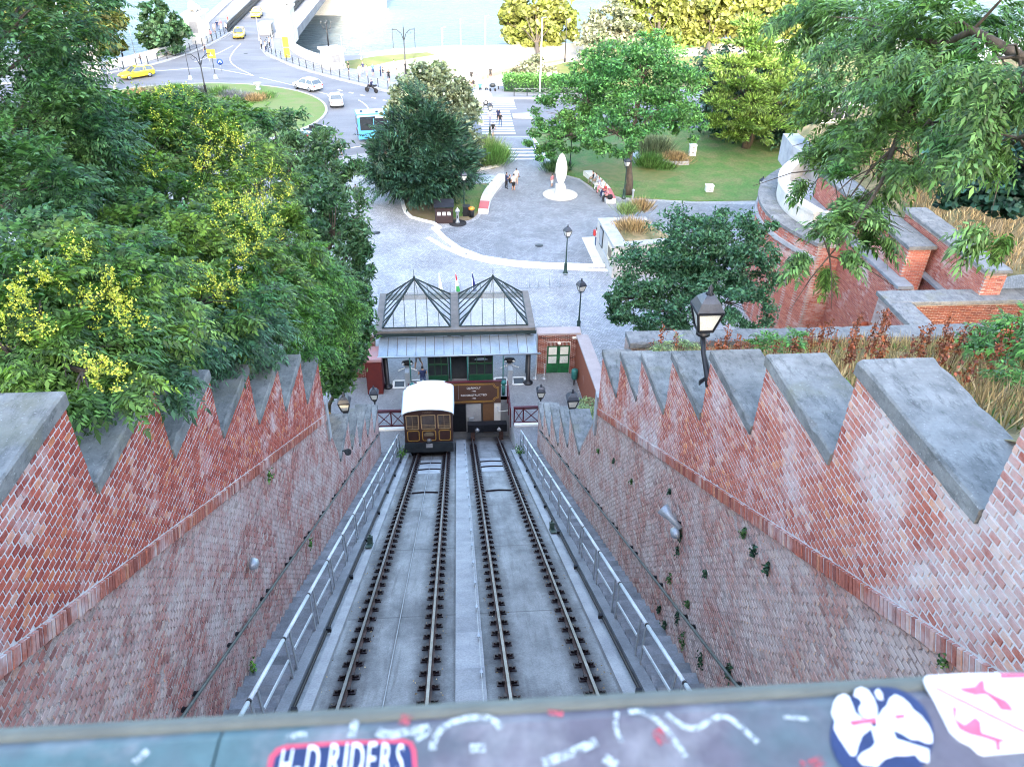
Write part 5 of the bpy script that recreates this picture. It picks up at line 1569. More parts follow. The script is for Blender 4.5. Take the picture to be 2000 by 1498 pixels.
br3 = thing('bridge_railing', 'white lattice balustrade on the outer left edge of the bridge', 'railing', (-45, 170, 0), group='bridge railings')
lattice(br3, (-43.2, 150), (-50, 260), 1.2, M['white'], .8, .10)
br4 = thing('bridge_railing', 'white lattice balustrade on the outer right edge of the bridge', 'railing', (-27.2, 170, 0), group='bridge railings')
lattice(br4, (-27.0, 151), (-27.8, 260), 1.2, M['white'], .8, .10)
t = thing('bridge_pier', 'massive pale stone bridge pier standing in the river', 'pier', (-34, 222, -8))
ps = mat('pier stone', (.72, .67, .58), (.62, .58, .50), .15, 4, .85)
for k in range(14):
    z = -9+k*1.15; ins = .0 if k > 1 else -.5
    hull = [(-52-ins*-1, 222), (-46, 214+ins), (-22, 214+ins), (-15.5-ins, 222), (-22, 230), (-46, 230)]
    MB().prism(hull, z, z+1.14).build('stone_course', ps, t, world=True)
MB().prism([(-52.5, 222), (-46, 213.4), (-22, 213.4), (-15, 222), (-22, 230.6), (-46, 230.6)], 7.11, 8).build('cornice', ps, t, world=True)
t = thing('kiosk', 'grey box kiosk between the bridge road and the right lion pedestal', 'kiosk', (-31.2, 149.0, 0)); MB().bx(-1.0, 1.0, -1.3, 1.3, .02, 1.7).build('body', M['concrete2'], t); MB().bx(-1.1, 1.1, -1.4, 1.4, 1.701, 1.85).build('roof', M['galv'], t)
# signs
M['yellow'] = mat('yellow sign', (.75, .55, .04), (.68, .5, .04), 3, 40, .6)
def sign(label, p, h, panels, z=0.14):
    t = thing('road_sign', label, 'sign', (p[0], p[1], z))
    MB().tube([(0, 0, 0), (0, 0, h)], .04, 6).build('post', M['galv'], t)
    for x0, x1, z0, z1, m in panels:
        MB().bx(x0, x1, -.06, -.042, z0, z1).build('panel', m, t)
    return t
t = sign('yellow square direction sign beside the ornate island lamp', P2(413, 136), 2.7, [(-.2, .95, 1.5, 2.7, M['yellow'])], 0)
MB().prism([(.1, 0), (.55, 0), (.33, .5)], -.005, .0).build('symbol', M['white'], t).matrix_local = Matrix.Translation((0, -.062, 1.8)) @ Matrix.Rotation(PI/2, 4, 'X')
sign('tall yellow double sign with white discs on the right footway', P2(558, 122), 3.4, [(-.05, .8, 2.0, 3.4, M['yellow']), (-.05, .8, .5, 1.85, M['yellow'])])
t = thing('road_sign', 'blue round arrow sign on the splitter island', 'sign', (*P2(433, 140), 0))
MB().tube([(0, 0, 0), (0, 0, 1.5)], .04, 6).build('post', M['galv'], t)
o = MB().lathe([(0, 0), (.42, 0), (.42, .03), (0, .03)], (0, 0, 0), 18).build('panel', mat('blue sign', (.02, .08, .35), (.02, .07, .3), 3, 40, .5), t); o.location = (0, -.05, 1.3); o.rotation_euler = (PI/2, 0, 0)
o = MB().prism([(-.22, -.1), (0, .12), (.22, -.1), (.22, .06), (0, .28), (-.22, .06)], 0, .006).build('arrow', M['white'], t); o.location = (0, -.082, 1.25); o.rotation_euler = (PI/2, 0, 0)
sign('white roadside sign in front of the hedge', P2(1071, 182), 2.4, [(-.3, .3, 1.6, 2.4, M['white'])])
sign('green pedestrian crossing sign at the near crossing edge', P2(940, 272), 4.0, [(-.3, .3, 1.5, 2.1, D.materials['lace curtain']), (-.25, .25, 3.3, 3.9, D.materials['lace curtain'])], 0)
# small fountain, bench by the hedge, bollard-like pots on the island
p = P2(921, 160)
t = thing('monument', 'small dark stone obelisk on a white base by the embankment', 'monument', (p[0], p[1], .14))
MB().bx(-1.4, 1.4, -.8, .8, 0, .75).build('base', M['white'], t); MB().lathe([(.75, .76), (.55, 1.1), (.3, 1.5), (.2, 2.4), (.28, 2.5), (.1, 2.8), (0, 3.0)], (0, 0, 0), 8).build('obelisk', M['concrete'], t)
p = P2(985, 176)
t = thing('bench', 'white slatted park bench beside the hedge', 'bench', (p[0], p[1], .14))
for k in range(4): MB().bx(-.9, .9, -.3+k*.14, -.2+k*.14, .42, .46).build('slat', M['white'], t)
for k in range(3): MB().bx(-.9, .9, .24, .28, .55+k*.16, .66+k*.16).build('slat', M['white'], t)
for x in (-.8, .8): MB().bx(x-.05, x+.05, -.28, .26, 0, .415).build('leg', M['black'], t)
for u, v, lab in ((226, 178, 'left'), (505, 178, 'right')):
    p = P2(u, v); t = thing('urn', 'small grey urn on the %s rim of the traffic island' % lab, 'urn', (p[0], p[1], .13), group='urns on the traffic island')
    MB().lathe([(.35, 0), (.35, .2), (.15, .3), (.5, .75), (.55, .9), (.4, .92)], (0, 0, 0), 12).build('bowl', M['concrete2'], t)
b = MB(); 
for (u, v), (u2, v2) in (((200, 112), (292, 112)),):
    a, c = P(u, v, -2.9), P(u2, v2, -2.9)
t = thing('quay_railing', 'long grey railing along the low quay behind the left parapet', 'railing', (-48, 134, -4))
for z in (.55, 1.05): MB().bar((-56, 133.5, -4+z), (-43, 138, -4+z), .12, .12).build('rail', M['concrete'], t, world=True)
for k in range(7): MB().bx(-56+k*2.1, -55.8+k*2.1, 133.5+k*.73, 133.7+k*.73, -4, -2.95).build('post', M['concrete'], t, world=True)

# ------------------------------------------------------------------ terraces on the right
M['copdark'] = _coping('dark coping', (.24, .245, .245), (.15, .155, .16), (.075, .08, .085))
def brick_face_x(b, x, y0, y1, z0, z1, sgn=-1, head=.29, course=.087):
    """bricks on a wall face x = const that looks to -x"""
    for k in range(int(z0/course), int(z1/course)):
        for i in range(int((y1-y0)/head)+1):
            ya = y0+i*head+(k % 2)*head/2; yb = min(ya+head-.022, y1)
            if yb-ya < .05: continue
            za, zb = k*course+.0, k*course+course-.018; d = random.uniform(.008, .018)
            b.add([(x+.002, ya, za), (x+.002, yb, za), (x+.002, yb, zb), (x+.002, ya, zb), (x-d, ya+.004, za+.004), (x-d, yb-.004, za+.004), (x-d, yb-.004, zb-.004), (x-d, ya+.004, zb-.004)],
                  [(7, 6, 5, 4), (4, 5, 1, 0), (5, 6, 2, 1), (6, 7, 3, 2), (7, 4, 0, 3)])
def brick_face_y(b, y, x0, x1, z0, z1, head=.29, course=.087):
    for k in range(int(z0/course), int(z1/course)):
        for i in range(int((x1-x0)/head)+1):
            xa = x0+i*head+(k % 2)*head/2; xb = min(xa+head-.022, x1)
            if xb-xa < .05: continue
            za, zb = k*course+.0, k*course+course-.018; d = random.uniform(.008, .018)
            b.add([(xa, y+.002, za), (xb, y+.002, za), (xb, y+.002, zb), (xa, y+.002, zb), (xa+.004, y-d, za+.004), (xb-.004, y-d, za+.004), (xb-.004, y-d, zb-.004), (xa+.004, y-d, zb-.004)],
                  [(4, 5, 6, 7), (0, 1, 5, 4), (1, 2, 6, 5), (2, 3, 7, 6), (3, 0, 4, 7)])
def copings(t, x0, x1, y0, y1, z, along, step=1.6, th=.16, m='copdark'):
    n = max(1, int((y1-y0 if along == 'y' else x1-x0)/step))
    for i in range(n):
        if along == 'y':
            a, c = y0+(y1-y0)*i/n, y0+(y1-y0)*(i+1)/n
            slab_mesh(x0, x1, a+.004, c-.004, z-th, z+random.uniform(-.006, .006)).build('coping_stone', M[m], t, world=True)
        else:
            a, c = x0+(x1-x0)*i/n, x0+(x1-x0)*(i+1)/n
            slab_mesh(a+.004, c-.004, y0, y1, z-th, z+random.uniform(-.006, .006)).build('coping_stone', M[m], t, world=True)
# wall across the slope behind the right stepped wall
t = thing('retaining_wall', 'long low brick wall with dark coping behind the dry stalks', 'wall', (12, 18.8, 0))
MB().bx(4.78, 20.0, 18.55, 19.05, -.5, 14.65).build('masonry', M['oldmortar'], t, world=True)
b = MB(); brick_face_y(b, 18.55, 4.8, 20, 13.2, 14.6); tag(b.build('brickwork', M['brickfar'], t, world=True), kind='stuff')
copings(t, 4.78, 20.0, 18.45, 19.12, 14.82, 'x', 1.9)
t = thing('terrace_wall', 'great brick retaining wall with stone band and coping on the right', 'wall', (23, 38, 0))
MB().bx(22.6, 23.4, 34.4, 47.0, -.1, 8.0).build('lower_masonry', M['oldmortar'], t, world=True)
b = MB(); brick_face_x(b, 22.6, 34.4, 47.0, 1.5, 7.95); brick_face_y(b, 34.4, 22.6, 23.4, 5, 7.95)
tag(b.build('brickwork', M['brickfar'], t, world=True), kind='stuff')
copings(t, 22.45, 23.3, 34.3, 47, 8.18, 'y', 2.0, .18, 'concrete')
MB().bx(23.1, 24.3, 35.4, 47.0, 8.0, 9.75).build('upper_masonry', M['oldmortar'], t, world=True)
b = MB(); brick_face_x(b, 23.1, 35.4, 47.0, 8.15, 9.7); brick_face_y(b, 35.4, 23.1, 24.3, 6.0, 9.7)
tag(b.build('upper_brickwork', M['brickfar'], t, world=True), kind='stuff')
MB().bx(23.401, 24.3, 35.401, 47, 4, 7.999).build('pier_masonry', M['oldmortar'], t, world=True)
copings(t, 22.95, 24.45, 35.2, 47, 9.96, 'y', 2.0, .2)
t = thing('terrace_wall', 'farther brick wall with dark sloping coping below the dry grass', 'wall', (25, 35, 0))
MB().bx(24.6, 25.6, 31.3, 39.0, 0, 10.3).build('masonry', M['oldmortar'], t, world=True)
b = MB(); brick_face_x(b, 24.6, 31.3, 39.0, 6.5, 10.25); brick_face_y(b, 31.3, 24.62, 25.6, 9.2, 10.25); tag(b.build('brickwork', M['brickfar'], t, world=True), kind='stuff')
copings(t, 24.45, 25.75, 31.2, 39.1, 10.5, 'y', 1.9)
copings(t, 24.3, 24.62, 31.2, 36.5, 8.3, 'y', 2.0, .18, 'concrete')
t = thing('terrace_wall', 'brick cross wall with broad dark coping in front of the terraces', 'wall', (23, 31, 0))
MB().bx(20.0, 38, 30.9, 31.8, -.1, 9.0).build('masonry', M['oldmortar'], t, world=True)
b = MB(); brick_face_y(b, 30.9, 20.0, 34, 7.6, 8.95); tag(b.build('brickwork', M['brickstation'], t, world=True), kind='stuff')
copings(t, 19.9, 38, 30.75, 31.95, 9.2, 'x', 2.2, .2)
MB().bx(20.0, 20.9, 19.06, 30.89, -.1, 9.0).build('side_masonry', M['oldmortar'], t, world=True)
b = MB(); brick_face_x(b, 20.0, 19.1, 30.9, 4.0, 8.95); tag(b.build('side_brickwork', M['brickfar'], t, world=True), kind='stuff')
copings(t, 19.9, 21.0, 19.2, 30.74, 9.2, 'y', 2.2, .2)
t = thing('clay_pipe', 'orange clay drain pipe sticking out of the big brick wall', 'pipe', (22, 35.2, 4.6))
MB().tube([(22.62, 36.2, 4.9), (21.9, 36.2, 4.88)], .16, 12).build('pipe', mat('clay', (.5, .12, .05), (.42, .1, .05), 3, 40, .6), t, world=True)
# round bastion with white balustrade
arc = smooth_line([(21.2, 41.0), (20.2, 43.4), (19.8, 46.2), (20.4, 49.4), (22.0, 52.4), (24.6, 55.0)], 2)
t = thing('bastion', 'round brick bastion with grey coping and white stone balustrade', 'bastion', (24, 47, 0))
pts = resample(arc, .9)
inn = offset_line(pts, -1.0)
b = MB()
MB().prism(pts+[(26, 55), (26, 41)], -.1, 7.4).build('masonry', M['oldmortar'], t, world=True)
b = MB()
for i in range(len(pts)-1):
    a, c = np.array(pts[i]), np.array(pts[i+1]); d = (c-a); L = np.linalg.norm(d); d /= L; nr = np.array((-d[1], d[0]))
    if nr[0] > 0: nr = -nr
    for k in range(2, 85):
        for j in range(3):
            sa = L*j/3+(k % 2)*.14; sb_ = sa+L/3-.02
            if sb_ > L: continue
            za, zb = k*.087, k*.087+.069; dp = random.uniform(.01, .02)
            p0, p1 = a+d*sa, a+d*sb_; q0, q1 = p0+nr*dp, p1+nr*dp
            b.add([(*p0, za), (*p1, za), (*p1, zb), (*p0, zb), (*q0, za+.004), (*q1, za+.004), (*q1, zb-.004), (*q0, zb-.004)], [(4, 5, 6, 7), (0, 1, 5, 4), (1, 2, 6, 5), (2, 3, 7, 6), (3, 0, 4, 7)])
            b.add([], [])
brick_face_y(b, 41.0, 21.3, 26, .5, 7.35)
tag(b.build('brickwork', M['brickfar'], t, world=True), kind='stuff')
o1 = offset_line(pts, .12)
for i in range(len(pts)-1):
    MB().prism([o1[i], o1[i+1], inn[i+1], inn[i]], 7.42, 7.62).build('coping_stone', M['copdark'], t, world=True)
    MB().prism([offset_line(pts, .14)[i], offset_line(pts, .14)[i+1], offset_line(pts, -.05)[i+1], offset_line(pts, -.05)[i]], 6.5, 6.75).build('string_course', M['concrete2'], t, world=True)
sheet('terrace_floor', inn+[(26, 55), (26, 41)], 7.5, M['concrete2'])
w0 = offset_line(pts, -1.05); w1 = offset_line(pts, -1.6); w2 = offset_line(pts, -.95); w3 = offset_line(pts, -1.7)
for i in range(2, len(pts)-1):
    MB().prism([w0[i], w0[i+1], w1[i+1], w1[i]], 7.5, 8.55).build('balustrade_stone', M['stone'], t, world=True)
    MB().prism([w2[i], w2[i+1], w3[i+1], w3[i]], 8.551, 8.75).build('balustrade_coping', M['stone'], t, world=True)
b = MB().bx(21.9, 25.6, 41.6, 42.2, 7.5, 8.5).build('balustrade_stone', M['stone'], t, world=True)
b = MB().bx(21.8, 25.7, 41.5, 42.3, 8.501, 8.7).build('balustrade_coping', M['stone'], t, world=True)
for x in (22.2, 25.0): MB().bx(x-.5, x+.5, 41.3, 42.5, 7.5, 9.0).build('pillar', M['stone'], t, world=True)
sheet('terrace_path', [(26.2, 42), (40, 44), (40, 58), (25, 58), (24.6, 55.0)], 9.0, M['concrete2'], th=2)

# manhole covers and gratings
mh = MB().lathe([(0, 0), (.34, 0), (.34, .012), (0, .013)], (0, 0, 0), 18).mesh('manhole_cover', M['chassis'])
for u, v, z, lab in ((735, 455, .004, 'round iron manhole cover in the pale setts left of the white steps'), (1316, 300, .066, 'round iron manhole cover on the lawn'), (1053, 480, .01, 'round iron manhole cover in the dark pavers before the steps'), (690, 470, .004, 'round iron manhole cover near the dark trees edge'),
                   (560, 230, .01, 'round iron manhole cover on the road right of the island'), (480, 105, .01, 'round iron manhole cover on the road towards the bridge'), (1010, 345, .01, 'round iron manhole cover on the path to the crossing'), (985, 560, .004, 'round iron manhole cover behind the right glass roof')):
    o = link('manhole_cover', mh); p = P2(u, v); o.location = (p[0], p[1], z); tag(o, lab, 'manhole cover', 'manhole covers')
# ------------------------------------------------------------------ vehicles
M['tyre'] = M['rubber']
M['rim'] = mat('alloy rim', (.45, .46, .48), (.35, .36, .38), 6, 60, .35, .8)
M['taillight'] = mat('tail light', (.45, .02, .02), (.4, .02, .02), 5, 50, .3)
def paint(name, c):
    m = mat(name, c, tuple(q*.95 for q in c), 2, 60, .28, spec=.6)
    m.node_tree.nodes["Principled BSDF"].inputs["Coat Weight"].default_value = .5
    return m
PAINT = {'yellow': paint('taxi yellow', (.80, .58, .03)), 'white': paint('white car paint', (.78, .79, .80)), 'cream': paint('cream car paint', (.80, .79, .75)),
         'silver': paint('silver car paint', (.62, .64, .67)), 'dark': paint('dark grey car paint', (.05, .07, .075)), 'blue': paint('blue bus paint', (.10, .42, .72))}
_wh = {}
def wheel_parts(t, x, y, r=.32, w_=.2):
    if 'm' not in _wh:
        _wh['m'] = MB().lathe([(.20, -w_/2), (r-.03, -w_/2), (r, -w_/2+.03), (r, w_/2-.03), (r-.03, w_/2), (.20, w_/2)], (0, 0, 0), 18).mesh('tyre', M['tyre'])
        q = MB().lathe([(0, -.02), (.21, -.02), (.21, .06), (.10, .03), (0, .04)], (0, 0, 0), 10); _wh['r'] = q.mesh('rim', M['rim'])
    wobj = link('wheel', _wh['m'], t); wobj.location = (x, y, r); wobj.rotation_euler = (PI/2*(1 if y < 0 else -1), 0, 0)
    ro = link('rim', _wh['r'], wobj); ro.location = (0, 0, w_/2-.03)
def loft(b, sts, mi=0):
    """stations (x, ring of (y, z)) joined to a closed body"""
    n = len(sts[0][1]); v = []
    for x, ring in sts: v += [(x, y, z) for y, z in ring]
    f = []
    for i in range(len(sts)-1):
        for k in range(n): f.append((i*n+k, i*n+(k+1) % n, (i+1)*n+(k+1) % n, (i+1)*n+k))
    f += [list(range(n))[::-1], [(len(sts)-1)*n+k for k in range(n)]]
    b.add(v, f, mi, False)
    return b
def car(label, p, heading, col, kind='estate', cat='car', group='cars on the roundabout', roofbar=None, z=.02):
    """x forward; heading = angle of the nose"""
    t = thing('taxi' if col == 'yellow' else 'car', label, cat, (p[0], p[1], z), rotz=heading, group=group)
    L = {'estate': 4.6, 'sedan': 4.1, 'hatch': 4.3, 'open': 4.3}[kind]; W = 1.78 if kind != 'sedan' else 1.62
    h = W/2; hx = L/2
    def ring(wf, z0, z1):
        a = h*wf
        return [(-a*.86, z0), (a*.86, z0), (a, z0+.12), (a, z1-.14), (a*.93, z1), (-a*.93, z1), (-a, z1-.14), (-a, z0+.12)]
    if kind == 'sedan': st_ = [(-hx, ring(.90, .36, .84)), (-hx+.12, ring(.97, .28, .88)), (-hx+1.1, ring(1, .24, .90)), (.6, ring(1, .22, .90)), (hx-.3, ring(.97, .26, .82)), (hx, ring(.90, .36, .74))]
    else: st_ = [(-hx, ring(.88, .36, .92)), (-hx+.15, ring(.97, .26, .98)), (-hx+1.2, ring(1, .22, .98)), (.4, ring(1, .2, .95)), (hx-1.0, ring(.99, .22, .87)), (hx-.25, ring(.93, .27, .74)), (hx, ring(.78, .36, .62))]
    body = loft(MB(), st_).build('body', PAINT[col], t)
    bv = body.modifiers.new('bevel', 'BEVEL'); bv.width = .05; bv.segments = 2; bv.limit_method = 'ANGLE'; bv.angle_limit = R(25)
    # cabin: glass house with pillars and a roof
    if kind == 'estate': xr, xf, zb, zt, rr, rf = -hx+.12, .95, .965, 1.46, -hx+.42, .2
    elif kind == 'hatch': xr, xf, zb, zt, rr, rf = -hx+.12, 1.0, .965, 1.47, -hx+.55, .25
    elif kind == 'sedan': xr, xf, zb, zt, rr, rf = -hx+.95, .95, .90, 1.36, -hx+1.3, .45
    else: xr, xf, zb, zt, rr, rf = -.2, .75, .95, 1.32, .2, .35
    a, c = h*.90, h*.70
    v = [(xr, -a, zb), (xf, -a, zb-.02), (xf, a, zb-.02), (xr, a, zb), (rr, -c, zt-.03), (rf, -c, zt), (rf, c, zt), (rr, c, zt-.03)]
    if kind != 'open':
        MB().add(v, [(0, 1, 5, 4), (1, 2, 6, 5), (2, 3, 7, 6), (3, 0, 4, 7)]).build('window', M['carglass'], t)
        rf_ = MB().add([(rr-.02, -c-.01, zt-.04), (rf+.02, -c-.01, zt-.02), (rf+.02, c+.01, zt-.02), (rr-.02, c+.01, zt-.04), (rr+.1, -c*.85, zt+.03), (rf-.15, -c*.85, zt+.05), (rf-.15, c*.85, zt+.05), (rr+.1, c*.85, zt+.03)],
                       [(3, 2, 1, 0), (4, 5, 6, 7), (0, 1, 5, 4), (1, 2, 6, 5), (2, 3, 7, 6), (3, 0, 4, 7)]).build('roof', PAINT[col], t)
        pl = MB()
        for s in (-1, 1):
            for (xa, xb) in ((xr, rr), (xf, rf), ((xr+xf)/2-.1, (rr+rf)/2-.05), (xr*.62+xf*.38-.1, rr*.62+rf*.38) if kind == 'estate' else (xr, rr)):
                pl.bar((xa, s*(a+.004), zb), (xb, s*(c+.004), zt-.02), .07, .03, up=(0, 1, 0))
        pl.build('pillars', PAINT[col], t)
    else:
        MB().add([(xf, -a, zb-.02), (xf, a, zb-.02), (rf, c, zt), (rf, -c, zt)], [(0, 1, 2, 3), (3, 2, 1, 0)]).build('window', M['carglass'], t)
        MB().bx(-1.2, .5, -h*.75, h*.75, .9, .985).build('interior', M['rubber'], t)
        for y in (-.35, .35): MB().bx(-.35, -.2, y-.22, y+.22, .95, 1.25).build('seat', M['rubber'], t)
    for s in (-1, 1):
        for x in (-hx+.85, hx-.88): wheel_parts(t, x, s*(h-.09))
        MB().bx(hx-.32, hx-.10, s*h*.62-.17, s*h*.62+.17, .60, .70).build('headlight', M['lamp'], t)
        MB().bx(-hx-.01, -hx+.1, s*h*.76-.12, s*h*.76+.12, .68, .86 if kind != 'sedan' else .78).build('taillight', M['taillight'], t)
        MB().bx(.6, .8, s*(h+.08)-.08, s*(h+.08)+.08, .93, 1.05).build('mirror', PAINT[col], t)
    MB().bx(-hx-.02, -hx+.02, -.26, .26, .52, .62).build('number_plate', M['white'], t)
    MB().bx(hx-.03, hx+.02, -.4, .4, .40, .52).build('grille', M['rubber'], t)
    MB().bx(-hx+.02, -hx+.1, -h*.8, h*.8, .24, .40).build('bumper', M['rubber'], t)
    if roofbar: MB().bx(-.05, .12, -.28, .28, zt+.055, zt+.16).build('taxi_sign', M['yellow'], t)
    return t
def hd(a, b): return math.atan2(b[1]-a[1], b[0]-a[0])
pA, pB = P2(296, 148), P2(240, 157)
car('yellow estate taxi driving left beside the left fence', ((pA[0]+pB[0])/2, (pA[1]+pB[1])/2), hd(pA, pB), 'yellow', 'estate', 'taxi', 'yellow taxis', True)
car('yellow taxi coming off the bridge, the nearer of the two', P2(468, 74), -1.45, 'yellow', 'hatch', 'taxi', 'yellow taxis', True)
car('yellow taxi farther up on the bridge road', P2(502, 34), -1.50, 'yellow', 'hatch', 'taxi', 'yellow taxis', True)
pA, pB = P2(625, 181), P2(578, 170)
car('white hatchback seen from its rear corner on the roundabout', ((pA[0]+pB[0])/2, (pA[1]+pB[1])/2), hd(pA, pB), 'white', 'hatch')
car('small cream saloon car seen from behind on the roundabout', P2(657, 205), 1.75, 'cream', 'sedan')
car('white estate car crossing the zebra crossing, half behind the silver tree', P2(926, 203), PI-.02, 'silver', 'estate')
car('dark open car below the roundabout, half hidden by leaves', P2(618, 268), 1.0, 'dark', 'open')
# buses
def bus(label, p, heading, L, col, name='bus'):
    t = thing(name, label, 'bus', (p[0], p[1], .02), rotz=heading)
    w2, h = 1.27, 2.95
    prof = [(-w2, .35), (w2, .35), (w2, h-.35), (w2-.12, h-.1), (w2-.35, h), (-w2+.35, h), (-w2+.12, h-.1), (-w2, h-.35)]
    b = MB(); v = [(x, y, z) for x in (0, L) for y, z in prof]; n = len(prof)
    b.add(v, [(k, n+k, n+(k+1) % n, (k+1) % n) for k in range(n)]+[list(range(n)), list(range(n, 2*n))[::-1]])
    b.build('body', col, t)
    for s in (-1, 1):
        for k in range(int(L/1.5)):
            MB().bx(.25+k*1.5, .25+k*1.5+1.42, s*w2-.02, s*w2+.02, 1.3, 2.5).build('side_window', M['darkglass'], t)
        MB().bx(.25, L-.25, s*w2-.015, s*w2+.015, 2.51, 2.72).build('top_band', M['darkglass'], t)
        for x in (2.6, L-2.6): wheel_parts(t, x, s*(w2-.11), .32)
    MB().bx(-.02, .02, -1.0, 1.0, 1.55, 2.55).build('rear_window', M['darkglass'], t)
    MB().bx(-.02, .02, -.55, .55, .6, 1.2).build('engine_grille', M['chassis'], t)
    for s in (-1, 1): MB().bx(-.02, .02, s*1.05-.1, s*1.05+.1, .75, 1.3).build('taillight', M['taillight'], t)
    for x in (.6, 2.2): MB().lathe([(.16, 0), (.14, .1), (0, .11)], (x, .3-.3*x, h), 8).build('roof_vent', M['chassis'], t)
    MB().bx(3.0, 6.0, -.8, .8, h+.001, h+.22).build('roof_unit', col, t)
    MB().bx(1.9, 2.9, -w2-.023, -w2-.0201, 2.53, 2.68).build('route_display', M['white'], t)
    return t
bus('light blue city bus half hidden behind the dark tree', (-10.2, 87.4), .20, 12.0, PAINT['blue'])
bus('white coach behind the overhanging branches on the right', P2(1582, 247), -.12, 11.0, PAINT['white'], 'coach')

# ------------------------------------------------------------------ people
def body_mesh(name, V, E_, Rr, seated=False):
    me = skin_mesh(name, V, E_, Rr, [D.materials['skin']]*5, 1)
    me.polygons.foreach_set("material_index", [0]*len(me.polygons))
    return me
HEAD = [(0, 0, 1.42), (0, .005, 1.50), (0, .01, 1.60), (0, .015, 1.70)]
def stand(step=0.0, arm=0.0, fold=False):
    V = [(0, 0, .95), (0, 0, 1.18), (0, -.01, 1.36)]+HEAD
    E_ = [(0, 1), (1, 2), (2, 3), (3, 4), (4, 5), (5, 6)]
    Rr = [(.16, .115), (.14, .10), (.17, .11), .06, .062, (.082, .098), (.05, .06)]
    for s in (-1, 1):
        i = len(V)
        d = s*step
        V += [(s*.10, 0, .86), (s*.105, d*.5, .50), (s*.11, d-(.06 if d < 0 else 0), .10+(.05 if d < 0 else 0)), (s*.115, d+.13, .045)]
        E_ += [(0, i), (i, i+1), (i+1, i+2), (i+2, i+3)]; Rr += [.098, .065, .045, .04]
        i = len(V)
        if fold: V += [(s*.20, -.01, 1.36), (s*.25, .02, 1.10), (s*.12, .20, 1.15), (s*.03, .26, 1.18)]
        else: V += [(s*.20, -.01, 1.36), (s*.26, -d*arm*.5, 1.10), (s*.27, -d*arm+.05, .86), (s*.27, -d*arm+.08, .76)]
        E_ += [(2, i), (i, i+1), (i+1, i+2), (i+2, i+3)]; Rr += [.062, .045, .036, .038]
    return V, E_, Rr
def sit():
    V = [(0, 0, .14), (0, .0, .38), (0, .03, .56), (0, .06, .62), (0, .07, .70), (0, .08, .80), (0, .085, .90)]
    E_ = [(0, 1), (1, 2), (2, 3), (3, 4), (4, 5), (5, 6)]
    Rr = [(.17, .13), (.15, .11), (.17, .11), .06, .062, (.082, .098), (.05, .06)]
    for s in (-1, 1):
        i = len(V)
        V += [(s*.10, .1, .10), (s*.12, .42, .09), (s*.12, .44, -.36), (s*.12, .56, -.42)]
        E_ += [(0, i), (i, i+1), (i+1, i+2), (i+2, i+3)]; Rr += [.10, .07, .045, .04]
        i = len(V)
        V += [(s*.20, .03, .55), (s*.25, .08, .30), (s*.14, .30, .20), (s*.08, .36, .2)]
        E_ += [(2, i), (i, i+1), (i+1, i+2), (i+2, i+3)]; Rr += [.062, .045, .036, .038]
    return V, E_, Rr
def classify(me, seated, longleg, dress, sleeve):
    idx = []
    for p in me.polygons:
        x, y, z = p.center
        if seated: zz = z+.82 if z > -.02 else z+.5
        else: zz = z
        ax = abs(x)
        if seated:
            if z > .885 or (z > .76 and y < .07): m = 3
            elif z > .60 and ax < .12: m = 0
            elif z > .18 and (ax < .19 or z > .42) and y < .2: m = 1
            elif ax > .15 and z > .12 and y > -.05 and z < .45 and y > .1 and z > .15: m = 0
            elif z < -.34: m = 4
            else: m = 2 if (longleg or z > -.05) else 0
        else:
            if z > 1.66 or (z > 1.54 and y < .0): m = 3
            elif z > 1.44 and ax < .12: m = 0
            elif z > .93 and (ax < .185 or z > 1.36-sleeve): m = 1
            elif ax > .19 and z > .7: m = 0
            elif z < .075: m = 4
            else:
                if dress and z > .5: m = 1
                else: m = 2 if (longleg or z > .52) else 0
        idx.append(m)
    me.polygons.foreach_set("material_index", idx)
TPL = {}
def person_mesh(pose, longleg, dress, sleeve):
    key = (pose, longleg, dress, sleeve)
    if key not in TPL:
        V, E_, Rr = {'stand': lambda: stand(.0), 'walk': lambda: stand(.24, .7), 'fold': lambda: stand(.02, 0, True), 'sit': sit}[pose]()
        base = ('base', pose)
        if base not in TPL: TPL[base] = body_mesh('person_'+pose, V, E_, Rr)
        me = TPL[base].copy(); classify(me, pose == 'sit', longleg, dress, sleeve); TPL[key] = me
    return TPL[key]
CL = {}
COLS = {'black': (.018, .018, .02), 'navy': (.02, .03, .09), 'white': (.78, .78, .77), 'grey': (.28, .29, .31), 'blue': (.08, .18, .42), 'denim': (.09, .14, .24), 'pink': (.62, .25, .28), 'red': (.55, .05, .05),
        'khaki': (.22, .20, .15), 'beige': (.5, .42, .32), 'hairdark': (.02, .014, .012), 'hairbrown': (.09, .05, .03), 'hairfair': (.35, .24, .12), 'shoe': (.05, .05, .055), 'shoewhite': (.7, .7, .7), 'teal': (.1, .3, .32), 'lilac': (.42, .4, .55)}
def cl(n_):
    if n_ not in CL: CL[n_] = mat('cloth '+n_, COLS[n_], tuple(q*.8 for q in COLS[n_]), 8, 40, .85)
    return CL[n_]
PEOPLE = []
